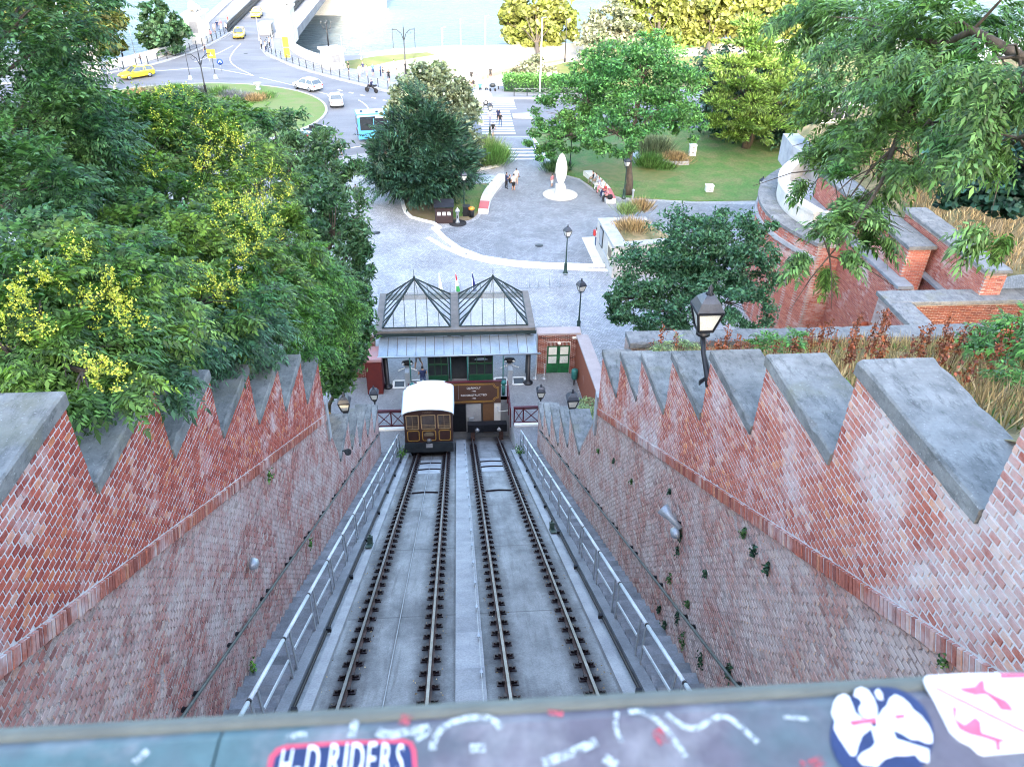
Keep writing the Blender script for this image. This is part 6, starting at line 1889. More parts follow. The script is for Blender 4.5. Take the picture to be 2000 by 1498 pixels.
def person(label, p, facing, top, bottom, pose='stand', longleg=True, dress=False, sleeve=.16, hair='hairdark', shoes='shoe', z=.0, h=1.0, bag=None, group=None):
    o = link('person', person_mesh(pose, longleg, dress, sleeve))
    o.location = (p[0], p[1], z); o.rotation_euler = (0, 0, facing); o.scale = (h*.97, h*.97, h*.97)
    for i, m in enumerate((D.materials['skin'], cl(top), cl(bottom), cl(hair), cl(shoes))):
        o.material_slots[i].link = 'OBJECT'; o.material_slots[i].material = m
    tag(o, label, 'person', group)
    if bag:
        b = MB()
        q = [(-.15, -.26, 1.0), (.15, -.26, 1.0), (.17, -.12, .98), (-.17, -.12, .98), (-.13, -.24, 1.4), (.13, -.24, 1.4), (.14, -.12, 1.42), (-.14, -.12, 1.42)]
        b.add(q, [(0, 3, 2, 1), (4, 5, 6, 7), (0, 1, 5, 4), (1, 2, 6, 5), (2, 3, 7, 6), (3, 0, 4, 7)])
        for s in (-1, 1): b.tube([(s*.1, -.13, 1.42), (s*.12, .02, 1.46), (s*.12, .1, 1.3), (s*.13, -.1, 1.05)], .018, 5)
        bo = b.build('backpack', cl(bag))
        bo.location = o.location; bo.rotation_euler = o.rotation_euler
        tag(bo, '%s backpack worn by the %s' % (bag, bag_who(label)), 'backpack')
    return o
def bag_who(l): return ' '.join(l.replace('person', 'walker').split()[:9])
g1 = 'people by the white sculpture'
person('person in black with a backpack walking on the cobbles left of the dark tree', P2(697, 394), .3, 'black', 'black', 'walk', False, bag='grey')
person('person in white top standing on the near edge of the road', P2(665, 307), 2.8, 'white', 'white', 'walk', False)
person('person in black top beside the one in white at the road edge', P2(657, 318), .2, 'black', 'denim', 'walk')
person('person in white shirt and black shorts at the left bench', P2(1003, 373), .4, 'white', 'black', 'stand', False)
person('person in white standing just behind the black shorts by the left bench', P2(1008, 362), .2, 'white', 'beige', 'stand', False)
person('person all in dark clothes leaning at the left bench end', P2(989, 370), -1.2, 'navy', 'black', 'fold')
person('person in dark top seated at the far tip of the left bench', P2(994, 369), -1.4, 'black', 'black', 'sit', z=.5)
person('small person in pale pink standing behind the sculpture', P2(1078, 366), .6, 'pink', 'white', 'stand', False, h=.8)
for i, (u, v, top, bot, lab) in enumerate(((1160, 357, 'black', 'khaki', 'person in black top and khaki trousers at the far end of the right bench'), (1166, 361, 'grey', 'khaki', 'person in grey with khaki trousers, second on the right bench'),
                                          (1172, 368, 'lilac', 'white', 'person in lilac top in the middle of the right bench'), (1177, 374, 'white', 'pink', 'person in white top, fourth along the right bench'),
                                          (1184, 381, 'red', 'navy', 'person in red top seated on the red end of the right bench'), (1188, 391, 'pink', 'black', 'person in pink top with black trousers at the near bench end'))):
    pp = P(u, v-6, .5)
    person(lab, (pp[0]-.05, pp[1]), 1.3+.1*i, top, bot, 'sit', z=.5, group='people on the right bench')
p = P(1193, 388, .5)
t = MB().lathe([(.18, 0), (.22, .15), (.16, .38), (0, .42)], (p[0]-.1, p[1]-.1, .505), 10, sx=1.2, sy=.8).build('backpack', cl('black')); tag(t, 'black bag standing on the red end of the right bench', 'bag')
person('person with a red bag facing the dark board on the stone wall', P2(1163, 482), -1.5, 'white', 'denim', 'stand', hair='hairbrown', bag='red')
person('person in navy tank top standing behind the brown board', (-2.05, 38.25), .2, 'navy', 'denim', 'fold', sleeve=.0)
person('person in white behind the left turnstile of the hall', (-2.4, 40.6), 2.6, 'white', 'grey', 'walk', False)
person('person in dark top near the middle of the zebra crossing', P2(977, 249), 2.9, 'black', 'denim', 'walk')
person('person in dark top close behind the first on the zebra crossing', P2(973, 240), 2.9, 'navy', 'black', 'walk', bag='black')
person('person in white on the zebra crossing behind the lamp', P2(957, 243), .2, 'white', 'lilac', 'walk')
person('person in black shirt at the near end of the zebra crossing', P2(963, 268), .1, 'black', 'grey', 'walk', False)
g2 = 'people waiting beyond the zebra crossing'
for u, v, top, bot, pose, ll, dr, lab in ((901, 173, 'white', 'white', 'stand', True, True, 'person in a long white dress waiting nearest the silver tree'), (912, 166, 'pink', 'beige', 'stand', False, False, 'person in salmon shirt in front of the obelisk'),
        (921, 164, 'black', 'black', 'fold', False, False, 'person in black right of the salmon shirt'), (932, 161, 'lilac', 'black', 'stand', True, False, 'person in lilac top right of the obelisk'),
        (949, 159, 'white', 'grey', 'stand', True, False, 'person in white shirt and grey trousers beyond the crossing'), (958, 158, 'black', 'black', 'fold', False, True, 'person in black dress beside the white shirt beyond the crossing'),
        (909, 186, 'white', 'navy', 'stand', True, False, 'person in white top and navy trousers waiting behind the estate car'), (921, 188, 'pink', 'navy', 'fold', True, False, 'person in pink check top and navy trousers behind the estate car'),
        (925, 181, 'black', 'grey', 'stand', True, False, 'person in black half hidden behind the pink check top'), (938, 188, 'teal', 'black', 'stand', True, False, 'person in pale teal top and black trousers behind the estate car'),
        (950, 187, 'white', 'black', 'stand', True, False, 'person in white top and wide black trousers at the crossing kerb'), (991, 176, 'teal', 'black', 'stand', True, False, 'person in pale green standing at the end of the white park bench')):
    person(lab, P2(u, v), 2.9+.2*math.sin(u), top, bot, pose, ll, dr, z=.14, group=g2)
p = P2(962, 180); t = thing('pram', 'dark pushchair with a pale hood at the crossing kerb', 'pushchair', (p[0], p[1], .14))
MB().lathe([(.1, .45), (.3, .55), (.32, .8), (.2, .95), (0, 1.0)], (0, 0, 0), 10, sx=1.3, sy=.8).build('seat', M['chassis'], t)
MB().tube([(-.3, 0, .1), (.3, 0, .6), (.6, 0, 1.05)], .025, 6).build('frame', M['galv'], t)
for x in (-.3, .35):
    for y in (-.25, .25): o = MB().lathe([(.0, -.02), (.13, -.02), (.13, .02), (0, .02)], (0, 0, 0), 10).build('wheel', M['rubber'], t); o.location = (x, y, .13); o.rotation_euler = (PI/2, 0, 0)
g3 = 'people on the footway beside the curved fence'
for u, v, top, bot, pose, ll, dr, lab in ((682, 146, 'black', 'black', 'stand', False, False, 'person in black standing right of the lamp pedestal'), (703, 153, 'white', 'white', 'fold', False, True, 'person in white dress on the footway behind the fence'),
        (710, 147, 'navy', 'grey', 'stand', True, False, 'person in navy at the back of the fence group'), (717, 152, 'grey', 'pink', 'stand', False, False, 'person in grey top with pale legs in the fence group'),
        (729, 151, 'blue', 'navy', 'stand', False, False, 'person in blue shirt in the middle of the fence group'), (744, 152, 'denim', 'navy', 'stand', True, False, 'person in denim blue right of the fence group'),
        (749, 158, 'black', 'beige', 'fold', False, False, 'person in black top beside the denim blue one'), (760, 163, 'black', 'black', 'stand', False, True, 'person in a short black dress near the fence'),
        (776, 161, 'white', 'grey', 'walk', True, False, 'person in white with a dark bag close to the silver tree'), (770, 142, 'pink', 'white', 'stand', True, False, 'person in pale pink at the lit edge of the embankment'), (874, 170, 'black', 'black', 'stand', True, False, 'person in black just right of the silver tree top')):
    person(lab, P2(u, v), 2.0+u*.7, top, bot, pose, ll, dr, z=.14, group=g3)
g4 = 'people on the left bridge approach'
for u, v, top, bot, pose, ll, dr, lab in ((158, 147, 'white', 'black', 'walk', False, False, 'person in white top at the foot of the left pedestal'), (164, 149, 'white', 'black', 'walk', True, False, 'person in white with black trousers beside the left pedestal'),
        (202, 147, 'white', 'denim', 'walk', True, False, 'person with black bag strap right of the left pedestal'), (215, 149, 'white', 'white', 'walk', True, True, 'person in white dress walking left behind the taxi'),
        (236, 142, 'white', 'lilac', 'walk', True, False, 'person in pale clothes by the parapet behind the taxi'), (278, 131, 'black', 'denim', 'fold', True, False, 'person in black leaning on the left parapet'),
        (403, 112, 'black', 'denim', 'walk', True, False, 'person in black above the yellow square sign'), (399, 80, 'white', 'white', 'stand', True, True, 'person in a long white dress beside the lion pedestal'),
        (413, 80, 'pink', 'black', 'stand', True, False, 'person with dark legs right of the white dress'), (420, 68, 'white', 'beige', 'stand', False, False, 'person in white farther along the bridge footway'),
        (426, 62, 'navy', 'denim', 'stand', True, False, 'person in navy blue on the bridge footway'), (433, 60, 'pink', 'white', 'stand', True, False, 'person in pink on the bridge footway'),
        (443, 66, 'white', 'black', 'walk', True, False, 'person in white top and black trousers at the bridge railing'), (447, 52, 'red', 'white', 'stand', False, False, 'person in faded red farthest along the bridge footway')):
    person(lab, P2(u, v), 1.2+u*.5, top, bot, pose, ll, dr, z=.14, group=g4)
g5 = 'people on the right bridge approach'
for u, v, top, bot, lab in ((512, 99, 'white', 'black', 'person in white crouched by the fence bend'), (520, 104, 'white', 'navy', 'person in white and navy by the fence bend'), (528, 96, 'white', 'black', 'person with a dark bag on the curved footway'), (534, 97, 'white', 'white', 'person all in white on the curved footway')):
    person(lab, P2(u, v), 1.5, top, bot, 'stand', z=.14, group=g5)
# motorcycle and rider
p = P2(726, 182)
t = thing('motorcycle', 'dark motorcycle riding along the curved fence', 'motorcycle', (p[0], p[1], .02), rotz=2.6)
for x in (-.7, .72):
    o = MB().lathe([(.16, -.06), (.3, -.05), (.33, 0), (.3, .05), (.16, .06)], (0, 0, 0), 16).build('wheel', M['rubber'], t); o.location = (x, 0, .33); o.rotation_euler = (PI/2, 0, 0)
MB().tube([(-.7, 0, .4), (-.2, 0, .75), (.3, 0, .85), (.5, 0, .95), (.72, 0, .35)], [.07, .14, .17, .08, .05], 8).build('body', M['black'], t)
MB().tube([(.45, -.35, 1.08), (.5, 0, 1.02), (.45, .35, 1.08)], .025, 6).build('handlebar', M['galv'], t)
MB().bx(-.75, -.35, -.2, .2, .85, 1.1).build('top_box', M['black'], t)
o = person('person in dark jacket and helmet riding the motorcycle', (p[0]+.1, p[1]-.05), 2.6-PI/2, 'navy', 'black', 'sit', hair='black', z=.86)
# ------------------------------------------------------------------ foliage
UP = np.array([0, 0, 1.0])
def unit(a): return a/np.maximum(np.linalg.norm(a, axis=-1, keepdims=True), 1e-9)
def fronds(c, d, L, nl=6, ll=.42, lw=.13, droop=.35, rng=RNG, ang=.45):
    """pinnate leaves: two rows of leaflets along a drooping stalk. c, d: (N,3); L: (N,)"""
    N = len(c); d = unit(d)
    s = unit(np.cross(d, UP)+rng.normal(0, .35, (N, 3)))
    s = unit(s-d*np.sum(s*d, 1, keepdims=True))
    t = np.linspace(.14, .92, nl)
    out = []
    p = c[:, None]+d[:, None]*(L[:, None]*t)[..., None]-UP*(droop*L[:, None]*t**2)[..., None]      # N,nl,3
    tang = unit(d[:, None]*1.0-UP*(2*droop*t)[None, :, None])
    size = (1.05-1.1*np.abs(t-.45))[None, :]*rng.uniform(.8, 1.15, (N, nl))
    for sg in (-1, 1):
        ld = unit(s[:, None]*sg+tang*ang-UP*.28+rng.normal(0, .12, (N, nl, 3)))
        l_ = (L[:, None]*ll*size)[..., None]
        mid = p+ld*l_*.45
        wv = tang*(L[:, None]*lw*size)[..., None]*.5
        out.append(np.stack([p, mid+wv, p+ld*l_-UP*l_*.12, mid-wv], 2).reshape(-1, 4, 3))
    tip = p[:, -1]
    ld = tang[:, -1]; l_ = (L*ll*.9)[:, None]
    wv = s*(L*lw)[:, None]*.5
    out.append(np.stack([tip, tip+ld*l_*.45+wv, tip+ld*l_-UP*l_*.2, tip+ld*l_*.45-wv], 1))
    return np.concatenate(out)
def leaves(c, size, n_bias=None, asp=.5, rng=RNG, up=.6):
    """single flat leaves"""
    N = len(c)
    nrm = unit(rng.normal(0, 1, (N, 3))+UP*up+(0 if n_bias is None else n_bias*.6))
    a = unit(np.cross(nrm, rng.normal(0, 1, (N, 3))))
    b = np.cross(nrm, a)
    sz = (size*rng.uniform(.65, 1.3, N))[:, None]
    return np.stack([c-a*sz*.5, c+b*sz*asp*.5-a*sz*.08, c+a*sz*.5-nrm*sz*.12, c-b*sz*asp*.5-a*sz*.08], 1)
def needles(c, d, L, w_, rng=RNG):
    N = len(c); d = unit(d); s = unit(np.cross(d, rng.normal(0, 1, (N, 3))))
    L_ = (L*rng.uniform(.6, 1.3, N))[:, None]
    return np.stack([c, c+d*L_*.5+s*w_, c+d*L_, c+d*L_*.5-s*w_], 1)
def blob(u, v, d, rx, ry=None, depth=None):
    ry = ry or rx
    return (PD(u, v, d), np.array([rx*d/F_PX, (depth or rx)*d/F_PX, ry*d/F_PX]))
def crown(blobs, n, clump=.2, shell=.55, per=14, rng=RNG, up=.35):
    """points and outward directions of leaves gathered in clumps near the skins of several blobs"""
    vol = np.array([np.prod(r)**(2/3) for _, r in blobs]); vol /= vol.sum()
    C_, D_ = [], []
    for (c, r), w_ in zip(blobs, vol):
        m = max(3, int(n*w_))
        k = max(3, m//per)
        q = unit(rng.normal(0, 1, (k, 3)))
        rad = shell+(1.04-shell)*rng.random(k)**.6
        cc = q*rad[:, None]
        id_ = rng.integers(0, k, m)
        p = cc[id_]+rng.normal(0, clump, (m, 3))*np.array([1, 1, .7])
        C_.append(c+p*r); D_.append(unit(p*.8+q[id_]*.5+rng.normal(0, .35, (m, 3))+UP*up))
    return np.concatenate(C_), np.concatenate(D_)
def tree_thing(name, label, base, group=None, cat='tree'):
    return thing(name, label, cat, base, group=group)
def put(name, V, m, t):
    V = V-np.array(t.location)[None, None, :]
    return link(name, quads_mesh(name, V, m), t)
def trunk(t, base, top, r0, r1=None, bend=.25, m='bark'):
    base, top = np.array(base, float), np.array(top, float)
    pts = [base+(top-base)*k/6+np.array([math.sin(k*1.7)*bend*.5, math.cos(k*2.1)*bend*.5, 0])*(0 if k in (0, 6) else 1) for k in range(7)]
    rr = [r0*(1.25 if k == 0 else 1)*(1-k/6)+(r1 or r0*.5)*k/6 for k in range(7)]
    MB().tube(pts, rr, 9).build('trunk', M[m], t, world=True)
    return pts
def limbs(t, start, blobs, r=.12, m='bark', n=None, rng=random):
    for c, rad in blobs[:n]:
        a = np.array(start, float); b = np.array(c)
        midp = a*.5+b*.5+np.array([0, 0, np.linalg.norm(b-a)*.10])
        pts = [a, a*.75+midp*.25, midp, midp*.4+b*.6, b+np.array([0, 0, rad[2]*.4])]
        q = MB().tube(pts, [r, r*.8, r*.6, r*.4, r*.15], 6)
        for k in range(7):
            e = b+np.array([rng.uniform(-1, 1)*rad[0], rng.uniform(-1, 1)*rad[1], rng.uniform(-.6, .9)*rad[2]])*.8
            s_ = midp*.4+b*.6
            q.tube([s_, (s_+e)/2+np.array([0, 0, .05*rad[2]]), e], [r*.3, r*.18, r*.06], 5, cap=False)
        q.build('limb', M[m], t, world=True)

M['lf_dark'] = leafmat('dark leaves', (.036, .105, .042), (.09, .18, .055), clump=.6)
M['lf_koel'] = leafmat('koelreuteria leaves', (.036, .115, .034), (.14, .24, .045), clump=.7)
M['lf_koel2'] = leafmat('fresh pinnate leaves', (.06, .17, .04), (.11, .24, .05), clump=.6)
M['lf_mid'] = leafmat('mid green leaves', (.04, .11, .05), (.095, .17, .08), clump=.4)
M['lf_green'] = leafmat('fresh green leaves', (.05, .17, .05), (.11, .25, .075), clump=.25)
M['lf_yew'] = leafmat('yew needles', (.014, .046, .028), (.034, .085, .046), clump=.5, trans=.15)
M['lf_linden'] = leafmat('silver linden leaves', (.14, .19, .11), (.25, .29, .19), (.42, .46, .38), clump=.6)
M['lf_cedar'] = leafmat('yellow green sprays', (.10, .19, .045), (.16, .25, .06), clump=.4)
M['lf_plane'] = leafmat('plane leaves', (.12, .16, .035), (.20, .21, .06), clump=.15)
M['lf_silver'] = leafmat('silver leaves', (.13, .16, .10), (.22, .23, .17), clump=.3)
M['lf_ash'] = leafmat('ash leaves', (.032, .10, .055), (.075, .175, .09), clump=.5)
M['lf_over'] = leafmat('overhanging leaves', (.06, .155, .045), (.15, .26, .08), clump=.8)
M['lf_maple'] = leafmat('maple leaves', (.018, .06, .042), (.034, .095, .06), clump=.8, trans=.2)
M['lf_lime'] = leafmat('sapling leaves', (.07, .21, .05), (.12, .27, .07), clump=1.2)
M['lf_pale'] = leafmat('pale sapling leaves', (.16, .24, .10), (.24, .30, .13), clump=1.5)
M['flower'] = leafmat('yellow flowers', (.50, .50, .06), (.40, .48, .08), clump=2.5, trans=.3)
M['dock'] = leafmat('dry dock', (.20, .055, .025), (.27, .085, .04), clump=2, trans=.15)
M['straw'] = leafmat('dry grass', (.38, .28, .16), (.28, .19, .10), clump=1, trans=.2)
M['lf_grass'] = leafmat('tall grass', (.08, .19, .05), (.13, .22, .08), clump=1, trans=.35)
M['lf_laven'] = leafmat('lavender', (.18, .17, .26), (.13, .18, .12), clump=1.5, trans=.2)

# --- left of the incline
A = [blob(30, 110, 21, 120, 110), blob(70, 250, 20, 110, 120), blob(20, 390, 17, 130, 110), blob(118, 215, 22, 62, 60), blob(120, 350, 20, 95, 90), blob(10, 520, 14, 120, 80), blob(60, 20, 22, 110, 60), blob(150, 290, 23, 70, 60)]
t = tree_thing('tree', 'dark pinnate tree filling the far left edge above the wall', (-14.5, 12, zl(-14.5, 12)-.2), 'trees on the left slope')
p = trunk(t, t.location, PD(10, 400, 17), .28)
limbs(t, p[4], A, .12)
c, d = crown(A, 7500, .15, .45, 34)
put('crown', fronds(c, d, RNG.uniform(.26, .46, len(c)), 5, .40, .17), M['lf_dark'], t)
B1 = [blob(270, 290, 25, 120, 80), blob(420, 300, 26, 95, 70), blob(330, 240, 27, 80, 45), blob(230, 390, 21, 120, 80), blob(380, 400, 23, 110, 80), blob(490, 390, 25, 80, 80), blob(220, 250, 26, 70, 45), blob(455, 245, 29, 60, 35)]
t = tree_thing('tree', 'golden rain tree with upright yellow flower sprays, its top before the traffic island', (-11, 20, zl(-11, 20)-.2), 'trees on the left slope')
p = trunk(t, t.location, PD(330, 430, 23), .24); limbs(t, p[4], B1, .11)
c, d = crown(B1, 7600, .15, .45, 34)
put('crown', fronds(c, d, RNG.uniform(.32, .55, len(c)), 6, .36, .15, .45), M['lf_koel'], t)
def panicles(t, spots, n=70, L=.5, fs=.035):
    """branched upright flower sprays: thin spikes beaded with small flowers"""
    V = []
    for q in spots:
        q = np.array(q); ax = unit(np.array([RNG.normal(0, .4), RNG.normal(0, .4), 1.0])[None])[0]
        H_ = L*RNG.uniform(.7, 1.25)
        for b in range(RNG.integers(7, 12)):
            s0 = 0 if b == 0 else RNG.uniform(.05, .6)
            br = ax if b == 0 else unit((ax*.75+RNG.normal(0, .55, 3))[None])[0]
            l_ = H_ if b == 0 else H_*(.62-.5*s0)
            m_ = max(6, int(n*l_/L/3))
            k = RNG.random(m_)
            pts_ = q+ax*H_*s0+br*(k*l_)[:, None]+UP*(-.10*l_*k**2)[:, None]+RNG.normal(0, 1, (m_, 3))*(.010+.012*(1-k))[:, None]
            V.append(leaves(pts_, np.full(m_, fs), asp=.8))
    o = put('flowers', np.concatenate(V), M['flower'], t); o['kind'] = 'stuff'
def spots_px(lst, jit=14, k=3, dj=.8):
    out = []
    for u, v, d in lst:
        for _ in range(k): out.append(PD(u+RNG.normal(0, jit), v+RNG.normal(0, jit*.7), d+RNG.normal(0, dj)))
    return out
panicles(t, spots_px([(330, 195, 25.5), (300, 210, 25.5), (370, 215, 25.5), (400, 250, 24.5), (440, 270, 24), (430, 330, 22.5), (500, 340, 23), (480, 300, 24), (380, 340, 22), (280, 350, 21.5), (520, 370, 23), (390, 300, 23), (345, 265, 24.5), (440, 380, 22)], 20, 3), 60, .75, .042)
B2 = [blob(330, 530, 18.5, 120, 80), blob(450, 500, 20, 95, 80), blob(500, 580, 20, 80, 60), blob(400, 600, 16.5, 100, 60), blob(270, 470, 18.5, 90, 60), blob(560, 480, 23, 50, 60)]
t = tree_thing('tree', 'golden rain tree with yellow sprays in the middle of the left slope', (-8.2, 15.5, zl(-8.2, 15.5)-.2), 'trees on the left slope')
p = trunk(t, t.location, PD(400, 520, 18.5), .2); limbs(t, p[4], B2, .1)
c, d = crown(B2, 5200, .15, .45, 34)
put('crown', fronds(c, d, RNG.uniform(.30, .5, len(c)), 6, .36, .15, .45), M['lf_koel'], t)
panicles(t, spots_px([(450, 440, 18.5), (480, 420, 19), (510, 430, 19.5), (540, 400, 20.5), (460, 480, 18), (500, 500, 18), (420, 580, 15.5), (440, 560, 16), (400, 570, 15.8), (520, 455, 19), (470, 545, 17.2)], 22, 4), 60, .62, .036)
B3 = [blob(90, 620, 12.0, 130, 80), blob(220, 620, 12.5, 110, 75), blob(200, 545, 14, 120, 70), blob(60, 540, 13, 110, 70), blob(270, 690, 11.8, 75, 50), blob(150, 690, 11, 110, 45), blob(200, 735, 10.4, 70, 34), blob(320, 640, 14, 60, 55), blob(20, 690, 11, 70, 40)]
t = tree_thing('tree', 'nearest golden rain tree with drooping yellow sprays over the left coping', (-7.2, 8.2, zl(-7.2, 8.2)-.2), 'trees on the left slope')
p = trunk(t, t.location, PD(150, 640, 12.2), .18); limbs(t, p[4], B3, .08)
c, d = crown(B3, 4600, .16, .45, 26)
put('crown', fronds(c, d, RNG.uniform(.26, .44, len(c)), 7, .34, .14, .5), M['lf_koel'], t)
panicles(t, spots_px([(60, 590, 10.9), (30, 640, 10.6), (100, 560, 11.4), (150, 520, 12), (200, 560, 11.8), (250, 580, 11.5), (240, 650, 10.9), (265, 630, 11), (210, 745, 9.7), (225, 765, 9.7), (160, 590, 11.2), (90, 650, 10.5), (190, 500, 12.8), (260, 560, 12), (15, 600, 10.8)], 18, 3, .3), 60, .40, .03)
Dk = [blob(640, 330, 43, 62, 70), blob(590, 280, 45, 60, 55), blob(660, 440, 39, 66, 85), blob(690, 540, 37, 42, 70), blob(560, 320, 45, 55, 55), blob(625, 540, 36, 58, 60), blob(535, 260, 47, 42, 38), blob(700, 480, 38, 38, 60), blob(600, 400, 41, 70, 70)]
t = tree_thing('tree', 'dark narrow-leaved tree between the golden rain trees and the square', (-9.0, 37, 0), 'trees on the left slope')
p = trunk(t, t.location, PD(640, 480, 39), .26); limbs(t, p[4], Dk, .14)
c, d = crown(Dk, 22000, .13, .35, 90)
put('crown', leaves(c, np.full(len(c), .32), d, .34), M['lf_mid'], t)
Ek = [blob(590, 540, 27, 72, 55), blob(545, 600, 22, 70, 55), blob(640, 600, 29, 55, 60), blob(620, 560, 28, 40, 50), blob(575, 655, 24, 60, 42)]
t = tree_thing('tree', 'bright green pinnate tree leaning over the far left copings', (-6.4, 22, zl(-6.4, 22)-.3), 'trees on the left slope')
p = trunk(t, t.location, PD(600, 590, 26), .14); limbs(t, p[4], Ek, .07)
c, d = crown(Ek, 3600, .15, .45, 30)
put('crown', fronds(c, d, RNG.uniform(.34, .55, len(c)), 7, .32, .13, .5), M['lf_koel2'], t)
Fk = [blob(665, 690, 33, 45, 50), blob(640, 640, 31, 50, 50), blob(690, 640, 35, 38, 45), blob(655, 740, 33, 35, 34), blob(700, 590, 36, 28, 40)]
t = tree_thing('tree', 'dark leafy shrub tree beside the red cabin', (-6.8, 31.5, zl(-6.8, 31.5)), 'trees on the left slope')
p = trunk(t, t.location, PD(665, 700, 33), .12); limbs(t, p[4], Fk, .06)
c, d = crown(Fk, 9000, .17, .45)
put('crown', leaves(c, np.full(len(c), .26), d, .42), M['lf_dark'], t)
Gk = [blob(420, 660, 16, 65, 40), blob(350, 690, 14.5, 50, 36), blob(480, 660, 18, 55, 36), blob(320, 760, 11.8, 34, 26)]
t = tree_thing('shrub', 'dark drooping shrub over the left coping stones', (-5.6, 13, zl(-5.6, 13)), None, 'shrub')
trunk(t, t.location, PD(420, 680, 16), .06)
c, d = crown(Gk, 1500, .2, .45)
put('crown', fronds(c, d, RNG.uniform(.28, .45, len(c)), 7, .34, .14, .6), M['lf_ash'], t)

# --- by the river on the left, and the lit trees on the right
def far_tree(name, label, base, blobs, n, size, m, tr=.25, group='trees by the river', asp=.7, limb=.12, per=60, clump=.14):
    t = tree_thing(name, label, base, group)
    ctr = sum(c for c, _ in blobs)/len(blobs)
    p = trunk(t, base, ctr, tr); limbs(t, p[3], blobs, limb)
    c, d = crown(blobs, n, clump, .5, per)
    put('crown', leaves(c, np.full(len(c), size), d, asp), M[m], t)
    return t
far_tree('tree', 'big spreading tree at the upper left behind the broad pedestal', (*P2(164, 104, -4), -4), [blob(90, 40, 142, 62, 45), blob(160, 20, 145, 60, 42), blob(205, 45, 145, 36, 40), blob(150, 65, 140, 60, 30), blob(60, 10, 145, 60, 40), blob(215, 80, 143, 22, 22)], 9000, 1.0, 'lf_plane', .4)
far_tree('tree', 'slim green tree standing alone behind the left parapet', (*P2(322, 98, -4), -4), [blob(303, 28, 143, 22, 22), blob(322, 52, 142, 32, 26), blob(330, 78, 140, 33, 22), blob(300, 72, 141, 24, 22), blob(345, 62, 142, 18, 18)], 5000, .8, 'lf_mid', .25)
far_tree('tree', 'round sunlit tree with hanging branches behind the clipped hedge', (*P2(1052, 128), 0), [blob(1045, 30, 146, 55, 38), blob(1000, 55, 146, 28, 28), blob(1092, 55, 146, 34, 32), blob(1050, 75, 145, 42, 32), blob(1010, 20, 147, 34, 24), blob(1085, 20, 147, 34, 24), blob(1052, 105, 144, 22, 16)], 9000, .95, 'lf_plane', .4)
far_tree('tree', 'grey silver-leaved tree between the sunlit trees', (*P2(1195, 150), 0), [blob(1192, 45, 130, 40, 36), blob(1190, 85, 129, 52, 36), blob(1185, 115, 127, 50, 26), blob(1215, 70, 130, 34, 34)], 8000, .62, 'lf_silver', .3)
far_tree('tree', 'yellow-lit plane tree left of the big row by the promenade', (*P2(1285, 120), 0), [blob(1270, 25, 152, 56, 42), blob(1310, 75, 150, 52, 38), blob(1235, 10, 155, 36, 28), blob(1330, 20, 154, 50, 40)], 8500, 1.05, 'lf_plane', .45)
far_tree('tree', 'yellow-lit plane tree in the middle of the big row by the promenade', (*P2(1375, 118), 0), [blob(1385, 40, 156, 52, 44), blob(1360, 88, 150, 50, 26), blob(1420, 80, 152, 42, 36), blob(1420, 15, 160, 48, 32)], 8000, 1.05, 'lf_plane', .45)
far_tree('tree', 'yellow-lit plane tree at the right end of the big row by the promenade', (*P2(1500, 100), 0), [blob(1475, 30, 165, 50, 36), blob(1525, 50, 165, 38, 34), blob(1555, 15, 168, 42, 30)], 6500, 1.1, 'lf_plane', .45)
far_tree('shrub', 'round grey-green shrub standing behind the clipped hedge', (*P2(1045, 160), 0), [blob(1045, 138, 121, 36, 24), blob(1020, 148, 120, 20, 14), blob(1070, 148, 120, 20, 14)], 3500, .5, 'lf_silver', .1, None)
t = thing('hedge', 'clipped green hedge in front of the sunlit tree', 'hedge', (*P2(1075, 184), 0))
a, b_ = np.array(P(985, 181)), np.array(P(1190, 186))
k = RNG.random(9000)
pts = a+(b_-a)*k[:, None]+np.stack([RNG.uniform(-.3, .3, 9000), RNG.uniform(-.6, 1.4, 9000), RNG.beta(2, 1, 9000)*2.3], 1)
put('foliage', leaves(pts, np.full(len(pts), .34), None, .6), M['lf_green'], t)
MB().bar(tuple(a+[0, .4, .9]), tuple(b_+[0, .4, .9]), 1.2, 1.5).build('core', M['lf_yew'], t, world=True)
# --- the square
t = tree_thing('yew_tree', 'dark spreading yew in the middle of the square', (-2.8, 68.4, 0))
Y = [blob(815, 335, 72, 80, 45), blob(770, 315, 71, 48, 38), blob(870, 325, 72, 55, 48), blob(820, 275, 73, 62, 55), blob(775, 270, 73, 40, 40), blob(860, 270, 73, 46, 45), blob(825, 225, 74, 36, 40), blob(740, 335, 70, 24, 26), blob(820, 352, 71, 60, 16), blob(900, 345, 71, 26, 16), blob(745, 300, 70, 20, 14), blob(825, 200, 74, 18, 22)]
p = trunk(t, t.location, PD(820, 250, 73), .34); limbs(t, p[2], Y, .16)
c, d = crown(Y, 24000, .14, .3, 90, up=-.05)
d[:, 2] -= .15
c2, d2 = crown(Y, 1500, .12, .8, 10, up=-.05)
put('crown', np.concatenate([needles(c, d, .6, .08), fronds(c2, d2, RNG.uniform(.8, 1.6, len(c2)), 8, .26, .10, .12, ang=.9)]), M['lf_yew'], t)
far_tree('linden_tree', 'pale silver linden behind the dark yew', (-1.2, 79.5, 0), [blob(835, 175, 86, 52, 42), blob(870, 240, 85, 60, 55), blob(800, 215, 87, 42, 44), blob(902, 300, 82, 38, 46), blob(845, 148, 87, 30, 24), blob(890, 200, 85, 36, 40), blob(905, 345, 80, 22, 16)], 22000, .42, 'lf_linden', .35, None, .75, .16, 60)
t = tree_thing('tree', 'large bright green tree with a dark trunk on the lawn', (16.3, 69.7, 0))
